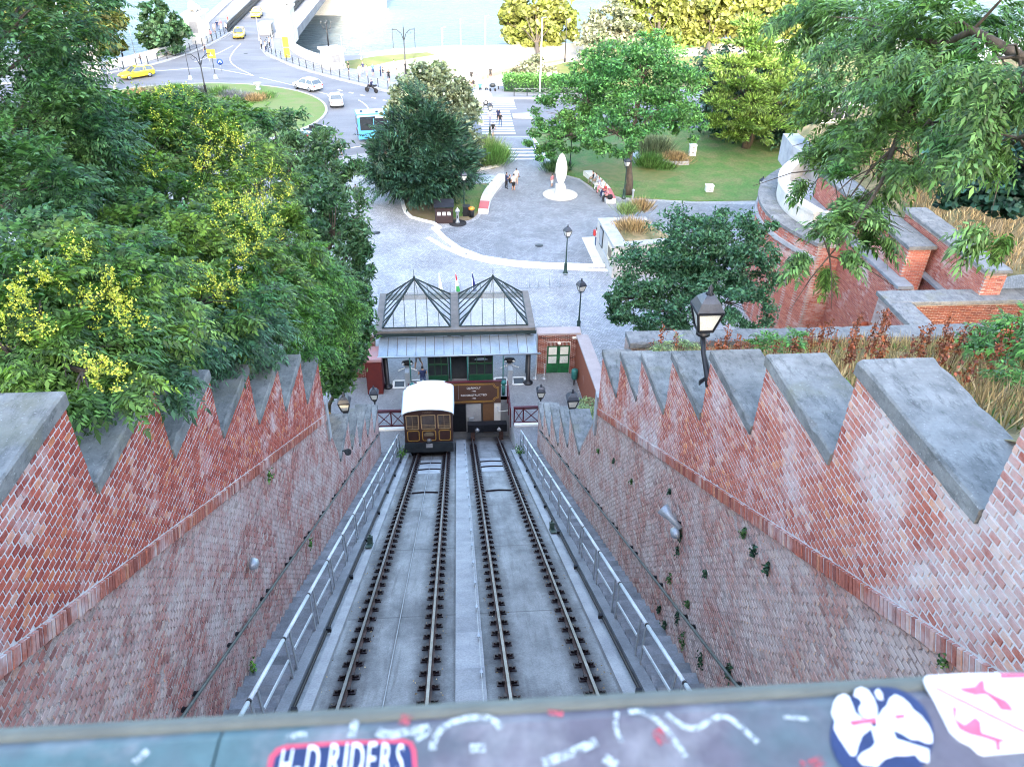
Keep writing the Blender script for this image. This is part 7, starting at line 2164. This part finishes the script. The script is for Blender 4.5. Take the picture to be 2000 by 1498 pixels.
Gt = [blob(1250, 135, 77, 90, 52), blob(1185, 155, 79, 66, 52), blob(1082, 235, 80, 46, 46), blob(1130, 195, 80, 56, 52), blob(1320, 195, 76, 58, 62), blob(1240, 215, 74, 78, 42), blob(1195, 265, 71, 54, 42), blob(1062, 280, 79, 34, 26), blob(1345, 235, 77, 38, 34), blob(1270, 95, 79, 46, 26), blob(1150, 265, 72, 34, 30), blob(1110, 270, 78, 40, 26)]
p = trunk(t, t.location, PD(1236, 240, 74), .36); limbs(t, p[5], Gt, .17)
c, d = crown(Gt, 38000, .125, .4, 110)
put('crown', leaves(c, np.full(len(c), .36), d, .42), M['lf_green'], t)
t = tree_thing('cypress_tree', 'yellow-green layered conifer with a forked trunk behind the lawn', (32.0, 83.3, 0))
Ct = [blob(1470, 52, 93, 26, 12), blob(1450, 82, 92, 34, 10), blob(1496, 88, 93, 34, 11), blob(1428, 122, 91, 40, 11), blob(1475, 118, 91, 30, 10), blob(1520, 128, 93, 44, 12), blob(1412, 160, 90, 30, 10), blob(1450, 158, 89, 36, 11), blob(1500, 166, 91, 36, 11), blob(1545, 172, 93, 34, 12), blob(1425, 200, 88, 44, 11), blob(1475, 196, 88, 36, 10), blob(1530, 206, 91, 46, 12), blob(1405, 238, 87, 32, 10), blob(1452, 234, 87, 38, 10), blob(1500, 240, 88, 40, 11), blob(1550, 244, 90, 30, 12), blob(1478, 262, 87, 30, 8), blob(1430, 262, 87, 26, 8)]
p = trunk(t, t.location, PD(1470, 90, 92), .34); trunk(t, np.array(t.location)+[.2, 0, 0], PD(1500, 190, 90), .24)
limbs(t, p[3], Ct, .09)
c, d = crown(Ct, 26000, .15, .3, 90, up=.25)
put('crown', needles(c, d, .5, .085), M['lf_cedar'], t)
Cd = [blob(1400, 150, 97, 40, 50), blob(1480, 200, 98, 70, 60), blob(1560, 150, 100, 60, 60), blob(1420, 230, 96, 50, 40), blob(1545, 250, 94, 50, 30)]
t = tree_thing('evergreen_tree', 'dark evergreen mass behind the yellow-green conifer', (33, 94, 0))
trunk(t, t.location, PD(1480, 200, 98), .3); c, d = crown(Cd, 14000, .18, .4)
put('crown', leaves(c, np.full(len(c), .55), d, .5), M['lf_yew'], t)
As = [blob(1350, 470, 45, 78, 56), blob(1420, 465, 45, 66, 52), blob(1280, 530, 44, 76, 56), blob(1470, 530, 44, 60, 56), blob(1235, 595, 43, 56, 46), blob(1340, 570, 43, 86, 52), blob(1440, 600, 42, 62, 44), blob(1200, 590, 43, 30, 34), blob(1500, 480, 45, 28, 40), blob(1290, 620, 42, 56, 34), blob(1390, 530, 44, 60, 50)]
t = tree_thing('tree', 'bushy dark green ash below the brick terraces', (14.0, 44.5, 0))
p = trunk(t, t.location, PD(1350, 560, 44), .3); limbs(t, p[4], As, .13)
c, d = crown(As, 34000, .125, .4, 100)
put('crown', leaves(c, np.full(len(c), .25), d, .42), M['lf_ash'], t)
# --- right: overhanging branches, maple, saplings
H = [blob(1640, 40, 18, 90, 46), blob(1740, 70, 16, 110, 60), blob(1860, 60, 14, 120, 70), blob(1960, 130, 12, 90, 90), blob(1690, 165, 16, 84, 56), blob(1790, 190, 14.5, 90, 60), blob(1640, 260, 15.5, 62, 50), blob(1740, 290, 14, 84, 56), blob(1880, 200, 13, 80, 60), blob(1680, 370, 13.4, 66, 52), blob(1640, 455, 12.8, 48, 50), blob(1600, 505, 12.6, 46, 40), blob(1590, 330, 15, 40, 34), blob(1975, 260, 11.5, 56, 60), blob(1560, 60, 19, 50, 30), blob(1700, 440, 13, 36, 40), blob(1985, 440, 10.5, 34, 60)]
t = tree_thing('tree', 'overhanging pinnate tree reaching in from the upper right', (13.2, 9.0, zr(13.2, 9.0)-.3))
p = trunk(t, t.location, PD(2090, 150, 14), .26)
limb = MB()
for line, r in (([(2090, 150, 14), (1990, 110, 13.5), (1900, 60, 14), (1840, 90, 14.4), (1800, 150, 14.4), (1780, 190, 14.4)], .09), ([(1840, 90, 14.4), (1750, 60, 16), (1650, 40, 18)], .06), ([(2060, 170, 13), (1990, 180, 12), (1930, 230, 12.5), (1820, 240, 14)], .06),
                ([(1800, 150, 14.4), (1720, 210, 15), (1660, 270, 15), (1620, 330, 14.6)], .05), ([(1780, 190, 14.4), (1745, 290, 13.8), (1720, 360, 13.4), (1680, 430, 13), (1620, 500, 12.6)], .045), ([(1745, 290, 13.8), (1700, 330, 13.6), (1650, 400, 13.2)], .03), ([(2040, 250, 11), (1990, 270, 11.5), (1960, 300, 12)], .04)):
    pts = [PD(*q) for q in line]
    limb = MB().tube(pts, [r*(1-.75*k/(len(pts)-1)) for k in range(len(pts))], 7)
    for q in pts[1:]:
        for _ in range(5):
            e = q+RNG.normal(0, .5, 3)*np.array([1, 1, .8])-UP*.35
            limb.tube([q, (q+e)/2+UP*.08, e], [r*.3, r*.2, r*.08], 5, cap=False)
    limb.build('limb', M['bark'], t, world=True)
c, d = crown(H, 5000, .14, .3, 26, up=-.05)
d[:, 2] -= .25
put('crown', fronds(c, d, RNG.uniform(.22, .40, len(c)), 6, .40, .14, .4), M['lf_over'], t)
Mp = [blob(1915, 320, 23, 76, 50), blob(1975, 280, 23, 60, 56), blob(1880, 375, 22, 40, 34), blob(1950, 370, 22, 60, 34), blob(2000, 330, 22, 50, 60)]
t = tree_thing('maple_tree', 'dark blue-green maple over the dry slope on the right', (17.2, 15.5, zr(17.2, 15.5)))
p = trunk(t, t.location, PD(1950, 320, 23), .16); limbs(t, p[4], Mp, .07)
c, d = crown(Mp, 9000, .16, .45, 30)
put('crown', leaves(c, np.full(len(c), .18), d, .85, up=1.0), M['lf_maple'], t)
t = tree_thing('conifer', 'thin bare pine trunk with sparse sprays on the upper right slope', (29, 42, 10.8))
p = trunk(t, t.location, PD(1880, 200, 46), .3)
c, d = crown([blob(1850, 250, 46, 50, 50), blob(1905, 230, 46, 40, 40), blob(1840, 180, 47, 40, 40)], 2600, .2, .3)
put('crown', needles(c, d, .4, .05), M['lf_mid'], t)
def sapling(label, pts, m, L=.62, n=13, h=.9, stems=2, nl=8, ll=.26, lw=.11):
    base = pts[0]; t = tree_thing('sapling', label, base, 'saplings by the right wall', 'sapling')
    V = []
    for q in pts:
        q = np.array(q)
        for s_ in range(stems):
            top = q+np.array([RNG.normal(0, .12), RNG.normal(0, .12), h*RNG.uniform(.7, 1.1)])
            MB().tube([q, (q+top)/2, top], [.018, .014, .008], 5).build('stem', M['lf_grass'], t, world=True)
            k = RNG.random(n)**.7; az = RNG.uniform(0, 2*PI, n)
            c = q+(top-q)*(.35+.65*k)[:, None]
            d = np.stack([np.cos(az), np.sin(az), .25+.7*k], 1)
            V.append(fronds(c, d, L*RNG.uniform(.65, 1.1, n)*(1-.35*k), nl, ll, lw, .45))
    put('foliage', np.concatenate(V), M[m], t)
def on_r(x, y): return (x, y, zr(x, y)-.03)
sapling('bright green sapling standing behind the right copings, left of the dry stalks', [on_r(7.3, 14.4), on_r(7.0, 14.9)], 'lf_lime', .6, 16, 1.1, 2)
sapling('bright green leafy sapling cluster at the right edge behind the first coping', [on_r(8.6, 10.3), on_r(9.3, 9.6), on_r(9.0, 8.7), on_r(8.3, 9.4), on_r(9.9, 10.6), on_r(7.9, 8.4)], 'lf_lime', .68, 16, .95, 3)
sapling('tall bright sapling among the dry stalks before the cross wall', [on_r(10.6, 13.2), on_r(11.2, 12.6), on_r(10.2, 12.2)], 'lf_lime', .7, 15, 1.0, 2)
sapling('low green sapling beside the nearest right coping', [on_r(7.3, 6.6), on_r(7.7, 7.3), on_r(6.6, 6.1), on_r(7.0, 7.9)], 'lf_lime', .58, 14, .6, 2)
sapling('yellowish leafy weed behind the far right copings', [on_r(5.4, 17.6), on_r(5.9, 17.9), on_r(5.2, 16.9), on_r(6.3, 17.6)], 'lf_pale', .5, 14, .55, 2)
sapling('pale green sapling leaning over the platform wall', [(6.3, 30.6, 2.6), (6.0, 31.0, 2.6), (6.6, 30.3, 2.8), (6.2, 29.6, 3.0)], 'lf_pale', .75, 18, 1.6, 2)
sapling('small green weed at the edge of the second right coping', [on_r(5.5, 7.6), on_r(5.6, 7.0)], 'lf_lime', .28, 10, .25, 1)
# the young tree's soil: a small planter of earth by the platform
MB_ = MB().bx(4.78, 7.0, 20, 32.4, -.1, 2.6); tag(MB_.build('planted_bank', M['hill']), kind='structure')
# reddish dock stalks
def dock(q, h):
    V = []
    top = np.array(q)+np.array([RNG.normal(0, .07), RNG.normal(0, .07), h])
    n = int(70*h)
    k = RNG.beta(2.2, 1.3, n)
    c = np.array(q)+(top-np.array(q))*k[:, None]+RNG.normal(0, .035, (n, 3))
    V.append(leaves(c, np.full(n, .055), asp=.7))
    for b in range(3):
        e = np.array(q)+(top-np.array(q))*RNG.uniform(.4, .7); f = e+np.array([RNG.normal(0, .10), RNG.normal(0, .10), .28*h])
        k = RNG.random(18); V.append(leaves(e+(f-e)*k[:, None]+RNG.normal(0, .02, (18, 3)), np.full(18, .05), asp=.7))
    s_ = np.array([.006, 0, 0]); q = np.array(q)
    V.append(np.stack([q-s_, q+s_, top+s_, top-s_])[None])
    return np.concatenate(V)
stk = []
for _ in range(95):
    x = RNG.uniform(5.0, 12.5); y = RNG.uniform(6.5, 18.2)
    if x < 5.6 and y < 12: continue
    stk.append((x, y))
for i, (x, y) in enumerate(stk):
    t = link('dock_stalk', quads_mesh('dock_stalk', dock((0, 0, 0), RNG.uniform(.55, 1.2)), M['dock'])); t.location = on_r(x, y)
    tag(t, 'dry red-brown dock stalk standing in the grass behind the right wall', 'plant', 'dry dock stalks behind the right wall')
def tuft_field(name, n, fx, fy, fz, h, m, w_=.008, lean=.35):
    x, y = fx(n), fy(n); z = np.array([fz(a, b) for a, b in zip(x, y)])
    c = np.stack([x, y, z-.02], 1)
    d = np.stack([RNG.normal(0, lean, n), RNG.normal(0, lean, n), np.ones(n)], 1)
    o = link(name, quads_mesh(name, needles(c, d, h, w_), m)); o['kind'] = 'stuff'
    return o
tuft_field('dry_grass', 26000, lambda n: RNG.uniform(4.95, 14, n)**1.0, lambda n: RNG.uniform(3.0, 18.4, n), zr, .42, M['straw'])
zc = lambda x, y: 9.6+(x-25)*.34
tuft_field('dry_grass', 12000, lambda n: RNG.uniform(25.8, 34, n), lambda n: RNG.uniform(31.6, 52, n), zc, .7, M['straw'], .02)
tuft_field('green_weeds', 2600, lambda n: RNG.uniform(5.0, 13, n), lambda n: RNG.uniform(3.0, 18.2, n), zr, .24, M['lf_koel2'], .02, .8)
def grass_clump(label, u, v, r, h, n, m='lf_grass', name='ornamental_grass', z=.05):
    p = P(u, v, z)
    q = RNG.normal(0, r*.5, (n, 2)); c = np.stack([p[0]+q[:, 0], p[1]+q[:, 1], np.full(n, z)], 1)
    d = np.stack([q[:, 0]*.5/r+RNG.normal(0, .22, n), q[:, 1]*.5/r+RNG.normal(0, .22, n), np.ones(n)], 1)
    o = link(name, quads_mesh(name, needles(c-p, d, h, .022), M[m])); o.location = p
    tag(o, label, 'plant')
grass_clump('tall green ornamental grass clump beside the reflecting pool', 962, 318, 1.3, 1.7, 2600)
grass_clump('ornamental grass clump with pale plumes behind the first one', 945, 305, 1.2, 1.9, 1800, 'lf_pale')
grass_clump('tall green grass clump beside the big trunk', 1268, 326, .8, 1.3, 1600)
grass_clump('blue-green feathery bush behind the grass clump on the lawn', 1275, 300, 1.5, 1.7, 1800, 'lf_silver')
grass_clump('dry reddish grass growing in the long raised bed', 1318, 316, 1.1, .9, 1800, 'straw')
grass_clump('low green plants at the near end of the long raised bed', 1300, 328, .7, .6, 800)
grass_clump('bush on the lawn edge behind the sculpture', 1085, 333, 1.0, .9, 1400, 'lf_mid')
grass_clump('pale plumed grass on the stone block wall, left bunch', 1225, 418, .6, .9, 500, 'lf_pale', z=HB-.25)
grass_clump('pale plumed grass on the stone block wall, right bunch', 1252, 412, .6, 1.0, 600, 'straw', z=HB-.25)
grass_clump('dry tuft spilling over the planted block wall', 1235, 447, 1.0, .7, 900, 'straw', z=HB-.25)
for i, (u, v, r, h, m, lab) in enumerate(((300, 182, 1.4, .8, 'lf_silver', 'grey bush at the left of the island border'), (345, 178, 1.3, .9, 'lf_grass', 'green grassy bush in the island border behind the ornate lamp'), (270, 184, 1.2, .7, 'straw', 'straw-coloured tuft at the left of the island border'),
        (430, 183, 1.2, .8, 'lf_grass', 'green bush right of the ornate lamp on the island'), (452, 188, 1.1, .7, 'lf_laven', 'mauve lavender bush right of the ornate lamp'), (478, 193, 1.1, .7, 'lf_laven', 'mauve lavender bush nearest the right urn'), (500, 196, 1.0, .8, 'straw', 'straw-coloured tuft at the right end of the island border'),
        (390, 182, 1.1, .8, 'lf_laven', 'mauve lavender bush at the foot of the ornate lamp'), (520, 190, 1.0, .6, 'lf_grass', 'low green tuft beside the right urn'), (320, 190, 1.5, .6, 'lf_plane', 'yellow-green bush in the left part of the island'))):
    grass_clump(lab, u, v, r, h, 900, m, 'border_plant', .13)
# weeds that root in the old brickwork of the right wall
for (u, v, r) in ((1330, 1045, .10), (1325, 1075, .09), (1310, 1130, .10), (1325, 1205, .12), (1335, 1250, .15), (1370, 1290, .12), (1300, 1220, .09), (1290, 1190, .07), (1455, 1040, .06), (1475, 1075, .08), (1310, 960, .05), (1425, 1310, .12), (1345, 1180, .06), (1850, 1285, .06), (1500, 1110, .07), (1170, 880, .06), (1200, 900, .06), (1235, 940, .05), (1380, 1120, .05)):
    d = ray(u, v); k = (4.06-CAM[0])/d[0]; p = CAM+d*k
    n = 70
    c = np.stack([p[0]-np.abs(RNG.normal(0, .03, n)), p[1]+np.clip(RNG.normal(0, r*.4, n), -r, r), p[2]+np.clip(RNG.normal(0, r*.8, n), -r*1.4, r*1.4)], 1)
    o = link('wall_weed', quads_mesh('wall_weed', leaves(c-p, np.full(n, .05), asp=.7), M['lf_yew'] if RNG.random() < .6 else M['lf_dark'])); o.location = p
    tag(o, 'small dark weed tuft rooted in the old brickwork of the right wall', 'plant', 'weed tufts on the right wall')
for u, v in ((490, 1303), (605, 1060), (525, 930), (905, 1012)):
    d = ray(u, v); k = (-4.0-CAM[0])/d[0] if u < 800 else 1; p = CAM+d*k
    if u > 800: continue
    n = 50; c = np.stack([p[0]+np.abs(RNG.normal(0, .04, n)), p[1]+RNG.normal(0, .06, n), p[2]+RNG.normal(0, .07, n)], 1)
    o = link('wall_weed', quads_mesh('wall_weed', leaves(c-p, np.full(n, .06), asp=.7), M['lf_koel2'])); o.location = p
    tag(o, 'small green weed tuft rooted low on the left wall', 'plant', 'weed tufts on the left wall')
for x, y in ((2.98, 31.0), (-2.98, 31.2)):
    n = 160; c = np.stack([x+RNG.normal(0, .14, n), y+RNG.normal(0, .2, n), tz(y)+.1+np.abs(RNG.normal(0, .12, n))], 1)
    o = link('weed', quads_mesh('weed', leaves(c-np.array((x, y, tz(y))), np.full(n, .09), asp=.6), M['lf_koel2'])); o.location = (x, y, tz(y))
    tag(o, 'small green weed at the foot of the %s stairs beside the pit' % ('right' if x > 0 else 'left'), 'plant')
# fallen leaves along the rails
n = 420; xs = RNG.choice([-2.4, -2.05, -.9, -.5, .55, .9, 2.05, 2.4, -2.7, 2.6], n)+RNG.normal(0, .08, n); ys = 7+25*RNG.random(n)**1.6
c = np.stack([xs, ys, 18.7411-T*ys-.15], 1)
o = link('fallen_leaves', quads_mesh('fallen_leaves', leaves(c, np.full(n, .045), asp=.6, up=3.0), M['straw'])); o['kind'] = 'stuff'
# ------------------------------------------------------------------ small things on the walls
def wall_pt(u, v, x):
    d = ray(u, v); return CAM+d*((x-CAM[0])/d[0])
p = wall_pt(1322, 1012, 4.0)
t = thing('floodlight', 'grey cone-shaped floodlight on the right old brick wall', 'floodlight', p)
q = MB().lathe([(.05, -.30), (.055, -.14), (.06, -.13), (.075, 0), (.13, .20), (.12, .20), (0, .1)], (0, 0, 0), 14).build('housing', M['galv'], t); q.rotation_euler = (-.9, -1.05, 0); q.location = (-.12, .05, 0)
MB().bar((.06, -.1, -.03), (-.1, .0, -.02), .03, .03).build('bracket', M['black'], t)
p = wall_pt(1324, 1040, 4.0)
t = thing('bulkhead_lamp', 'round grey bulkhead lamp just under the floodlight on the right wall', 'lamp', p)
q = MB().lathe([(.13, 0), (.13, .05), (.10, .12), (0, .14)], (0, 0, 0), 14, sx=.75).build('cover', M['galv'], t); q.rotation_euler = (0, -PI/2, 0)
p = wall_pt(490, 1101, -4.0)
t = thing('bulkhead_lamp', 'round grey bulkhead lamp on the left old brick wall', 'lamp', p)
q = MB().lathe([(.13, 0), (.13, .05), (.10, .12), (0, .14)], (0, 0, 0), 14, sx=.75).build('cover', M['galv'], t); q.rotation_euler = (0, PI/2, 0)
p = wall_pt(670, 882, -4.0)
t = thing('floodlight', 'dark cone floodlight at the end of the left brick wall', 'floodlight', p)
q = MB().lathe([(.05, -.25), (.06, -.1), (.12, .18), (0, .1)], (0, 0, 0), 12).build('housing', M['chassis'], t); q.rotation_euler = (.9, .7, 0); q.location = (.12, 0, 0)
MB().bar((-.08, 0, .05), (.1, 0, 0), .03, .03).build('bracket', M['black'], t)

# ------------------------------------------------------------------ the footbridge parapet under the viewer's hands
ZB = 25.55
t = thing('bridge_parapet', 'dark painted footbridge parapet with graffiti in front of the viewer', 'parapet', (0, .2, 25.2))
m, nt_, b_ = nodes('scuffed paint')
pp = wpos(nt_)
n1 = noise(nt_, pp, 14, 5, .6); n2 = noise(nt_, pp, 5, 4, .6); n3 = noise(nt_, pp, 60, 3)
c_ = mixc(nt_, (.085, .075, .095), (.055, .105, .115), ramp(nt_, n2, [(.42, 0.0), (.58, 1.0)]))
c_ = mixc(nt_, c_, (.19, .185, .20), ramp(nt_, n1, [(.48, 0.0), (.66, .8)]))
c_ = mixc(nt_, c_, ramp(nt_, n3, [(.3, .8), (.7, 1.15)]), 1.0, 'MULTIPLY')
nt_.links.new(c_, b_.inputs["Base Color"]); b_.inputs["Roughness"].default_value = .55
M['scuffed'] = m
prof = [(-.08, ZB), (.288, ZB), (.303, ZB-.006), (.31, ZB-.02), (.31, ZB-.05), (-.08, ZB-.05)]
MB().yz(prof, -4.0, -.19).build('top_plate', M['scuffed'], t, world=True)
MB().yz(prof, -.1885, 4.0).build('top_plate', M['scuffed'], t, world=True)
MB().bx(-4, 4, .24, .27, 24.3, ZB-.051).build('side_plate', M['scuffed'], t, world=True)
sheet('footbridge_deck', [(-4.6, -2.2), (4.6, -2.2), (4.6, .239), (-4.6, .239)], 24.35, M['concrete'], th=.3)
# far edge catching the light, its gleam painted as a separate pale strip
MB().tube([(-4, .3015, ZB-.0065), (4, .3015, ZB-.0065)], .0065, 8).build('lit_edge', mat('painted edge light', (.11, .125, .11), (.07, .08, .075), 20, 80, .6), t, world=True)
def flat(name, pts, m, h=.0006, parent=t):
    """a thin flat piece on the plate: pts are points seen in the photograph, carried to the plate's plane"""
    q = MB().prism([P2(u, v, ZB) for u, v in pts], ZB+.0002, ZB+h)
    return q.build(name, m, parent, world=True)
def stroke(pts, w_, m, h=.0005, name='graffiti_stroke'):
    l = smooth_line([P2(u, v, ZB) for u, v in pts], 2)
    q = MB()
    L_, R_ = offset_line(l, w_/2), offset_line(l, -w_/2)
    n = len(l)
    v = [(x, y, ZB+h) for x, y in L_]+[(x, y, ZB+h) for x, y in R_]
    q.add(v, [(i, n+i, n+i+1, i+1) for i in range(n-1)])
    return q.build(name, m, t, world=True)
def worn(name, c, lo, hi):
    m, t_, b = nodes(name)
    b.inputs["Base Color"].default_value = (*c, 1); b.inputs["Roughness"].default_value = .7
    n_ = noise(t_, wpos(t_), 160, 5, .7)
    tr = nn(t_, "ShaderNodeBsdfTransparent"); mx = nn(t_, "ShaderNodeMixShader")
    t_.links.new(ramp(t_, n_, [(lo, 0.0), (hi, .85)]), mx.inputs[0])
    t_.links.new(tr.outputs[0], mx.inputs[1]); t_.links.new(b.outputs[0], mx.inputs[2])
    t_.links.new(mx.outputs[0], t_.nodes["Material Output"].inputs[0])
    return m
M['chalk'] = worn('worn white marker', (.40, .46, .48), .34, .56)
M['redmk'] = worn('worn red marker', (.42, .06, .08), .40, .62)
for pts, w_ in (([(845, 1465), (848, 1440), (870, 1415), (910, 1402), (950, 1400), (972, 1412), (978, 1424)], .0045), ([(738, 1428), (755, 1437), (790, 1430), (838, 1422)], .006), ([(838, 1422), (830, 1436), (812, 1444)], .004),
                ([(686, 1440), (694, 1406)], .005), ([(918, 1462), (948, 1460)], .006), ([(262, 1490), (290, 1466)], .005), ([(1060, 1490), (1105, 1475), (1165, 1448)], .006), ([(1180, 1480), (1205, 1495)], .006),
                ([(1228, 1390), (1258, 1388), (1300, 1420), (1340, 1480)], .004), ([(1205, 1390), (1200, 1420), (1215, 1450)], .003), ([(1300, 1395), (1350, 1430), (1390, 1405), (1420, 1395), (1480, 1450)], .004), ([(560, 1440), (600, 1432)], .004), ([(1530, 1400), (1580, 1405)], .003)):
    stroke(pts, w_, M['chalk'])
for pts, w_ in (([(796, 1396), (788, 1416)], .007), ([(1280, 1424), (1300, 1452)], .008), ([(1588, 1480), (1600, 1497)], .010), ([(1560, 1490), (1570, 1497)], .005), ([(1070, 1390), (1100, 1395)], .004)):
    stroke(pts, w_, M['redmk'])
M['stk_white'] = mat('sticker white', (.74, .76, .80), (.62, .65, .72), 40, 150, .5)
M['stk_navy'] = mat('sticker navy', (.015, .03, .10), (.01, .02, .07), 40, 150, .45)
M['stk_red'] = mat('sticker red', (.52, .06, .10), (.42, .05, .09), 40, 150, .5)
M['stk_pink'] = mat('sticker faded red', (.50, .07, .13), (.46, .12, .19), 40, 150, .5)
def scale_pts(pts, k):
    cx = sum(p[0] for p in pts)/len(pts); cy = sum(p[1] for p in pts)/len(pts)
    return [(cx+(u-cx)*k, cy+(v-cy)*k) for u, v in pts]
# rounded badge with arched lettering (cut by the lower picture edge)
s1 = thing('sticker', 'navy sticker with red rim and large white letters on the parapet', 'sticker', (-.06, .26, ZB))
rim = [(522, 1500), (526, 1478), (540, 1462), (560, 1455), (680, 1447), (790, 1444), (806, 1450), (813, 1466), (815, 1500), (812, 1560), (524, 1560)]
flat('red_rim', rim, M['stk_red'], .0009, s1)
flat('navy_field', [(533, 1500), (537, 1482), (549, 1470), (566, 1464), (680, 1456), (786, 1453), (799, 1458), (804, 1470), (806, 1500), (803, 1550), (534, 1550)], M['stk_navy'], .0013, s1)
px0 = P(670, 1500, ZB)
cx_ = P(560, 1490, ZB); cx2 = P(790, 1478, ZB)
ang = math.atan2(cx2[1]-cx_[1], cx2[0]-cx_[0])
for ch, u, v, sz in (("H", 558, 1499, .028), ("-", 582, 1497, .03), ("D", 610, 1494, .031), ("R", 652, 1491, .031), ("I", 675, 1490, .031), ("D", 697, 1489, .031), ("E", 725, 1488, .031), ("R", 753, 1488, .030), ("S", 781, 1489, .028)):
    q = P(u, v, ZB)
    text(ch, sz, M['stk_white'], s1, Matrix.Translation((q[0]-s1.location.x, q[1]-s1.location.y, .0016)) @ Matrix.Rotation(ang, 4, 'Z') @ Matrix.Diagonal((.40, 1, 1, 1)), 'letter', .0002)
# round eagle sticker
s2 = thing('sticker', 'round dark blue sticker with a white spread eagle on the parapet', 'sticker', (.24, .27, ZB))
circ = [(1722+101*math.cos(a), 1438+96*math.sin(a)) for a in np.linspace(0, 2*PI, 40)[:-1]]
flat('disc', circ, M['stk_navy'], .0008, s2)
Q = lambda l: [(1560+x*.22, 1300+y*.22) for x, y in l]
flat('wing', Q([(290, 420), (310, 330), (350, 275), (400, 258), (440, 280), (470, 350), (500, 430), (560, 470), (640, 480), (640, 560), (560, 620), (520, 720), (500, 800), (460, 800), (420, 740), (360, 650), (310, 560), (320, 500)]), M['stk_white'], .0012, s2)
flat('head', Q([(485, 270), (500, 220), (550, 200), (610, 225), (660, 300), (690, 380), (690, 480), (600, 475), (540, 430), (530, 380), (560, 340), (540, 300)]), M['stk_white'], .0014, s2)
flat('wing', Q([(690, 480), (740, 400), (780, 360), (800, 300), (850, 265), (910, 290), (980, 350), (1010, 400), (1080, 450), (1140, 530), (1180, 620), (1180, 690), (1130, 690), (1060, 660), (1000, 660), (900, 600), (820, 570), (690, 560)]), M['stk_white'], .0012, s2)
flat('tail', Q([(640, 550), (820, 560), (860, 660), (960, 690), (1050, 720), (1150, 750), (1150, 860), (1080, 850), (1030, 790), (960, 800), (860, 800), (760, 830), (690, 900), (560, 880), (520, 830), (560, 780), (640, 740), (680, 690)]), M['stk_white'], .0013, s2)
flat('crest_feather', Q([(670, 240), (700, 210), (735, 250), (745, 310), (700, 300)]), M['stk_white'], .0012, s2)
flat('red_mark', Q([(440, 500), (680, 465), (685, 510), (470, 545)]), M['stk_pink'], .0017, s2)
flat('red_mark', Q([(840, 450), (930, 435), (945, 470), (860, 485)]), M['stk_pink'], .0017, s2)
# torn red and white sticker
s3 = thing('sticker', 'torn white sticker with red lion shapes at the right end of the parapet', 'sticker', (.32, .28, ZB))
flat('paper', Q([(1105, 130), (1130, 95), (1400, 78), (1750, 70), (2000, 68), (2100, 66), (2100, 760), (2000, 765), (1640, 800), (1590, 780), (1520, 715), (1420, 665), (1340, 590), (1280, 470), (1200, 310), (1130, 200)]), M['stk_white'], .0008, s3)
flat('red_shape', Q([(1410, 205), (1560, 190), (1600, 140), (1640, 130), (1650, 220), (1740, 270), (1830, 310), (1870, 350), (1900, 410), (1790, 400), (1740, 330), (1660, 260), (1560, 270), (1460, 240)]), M['stk_pink'], .0012, s3)
flat('red_shape', Q([(1360, 360), (1400, 380), (1390, 480), (1470, 530), (1560, 460), (1610, 500), (1620, 600), (1720, 630), (1850, 670), (1780, 690), (1790, 760), (1750, 760), (1740, 680), (1620, 640), (1520, 620), (1420, 570), (1370, 470)]), M['stk_pink'], .0012, s3)
flat('red_band', Q([(1160, 190), (1230, 200), (1500, 330), (1780, 470), (2010, 580), (2010, 610), (1760, 490), (1480, 350), (1250, 235)]), M['stk_pink'], .0011, s3)
flat('red_band', Q([(1780, 75), (2100, 70), (2100, 110), (1790, 120)]), M['stk_pink'], .0011, s3)
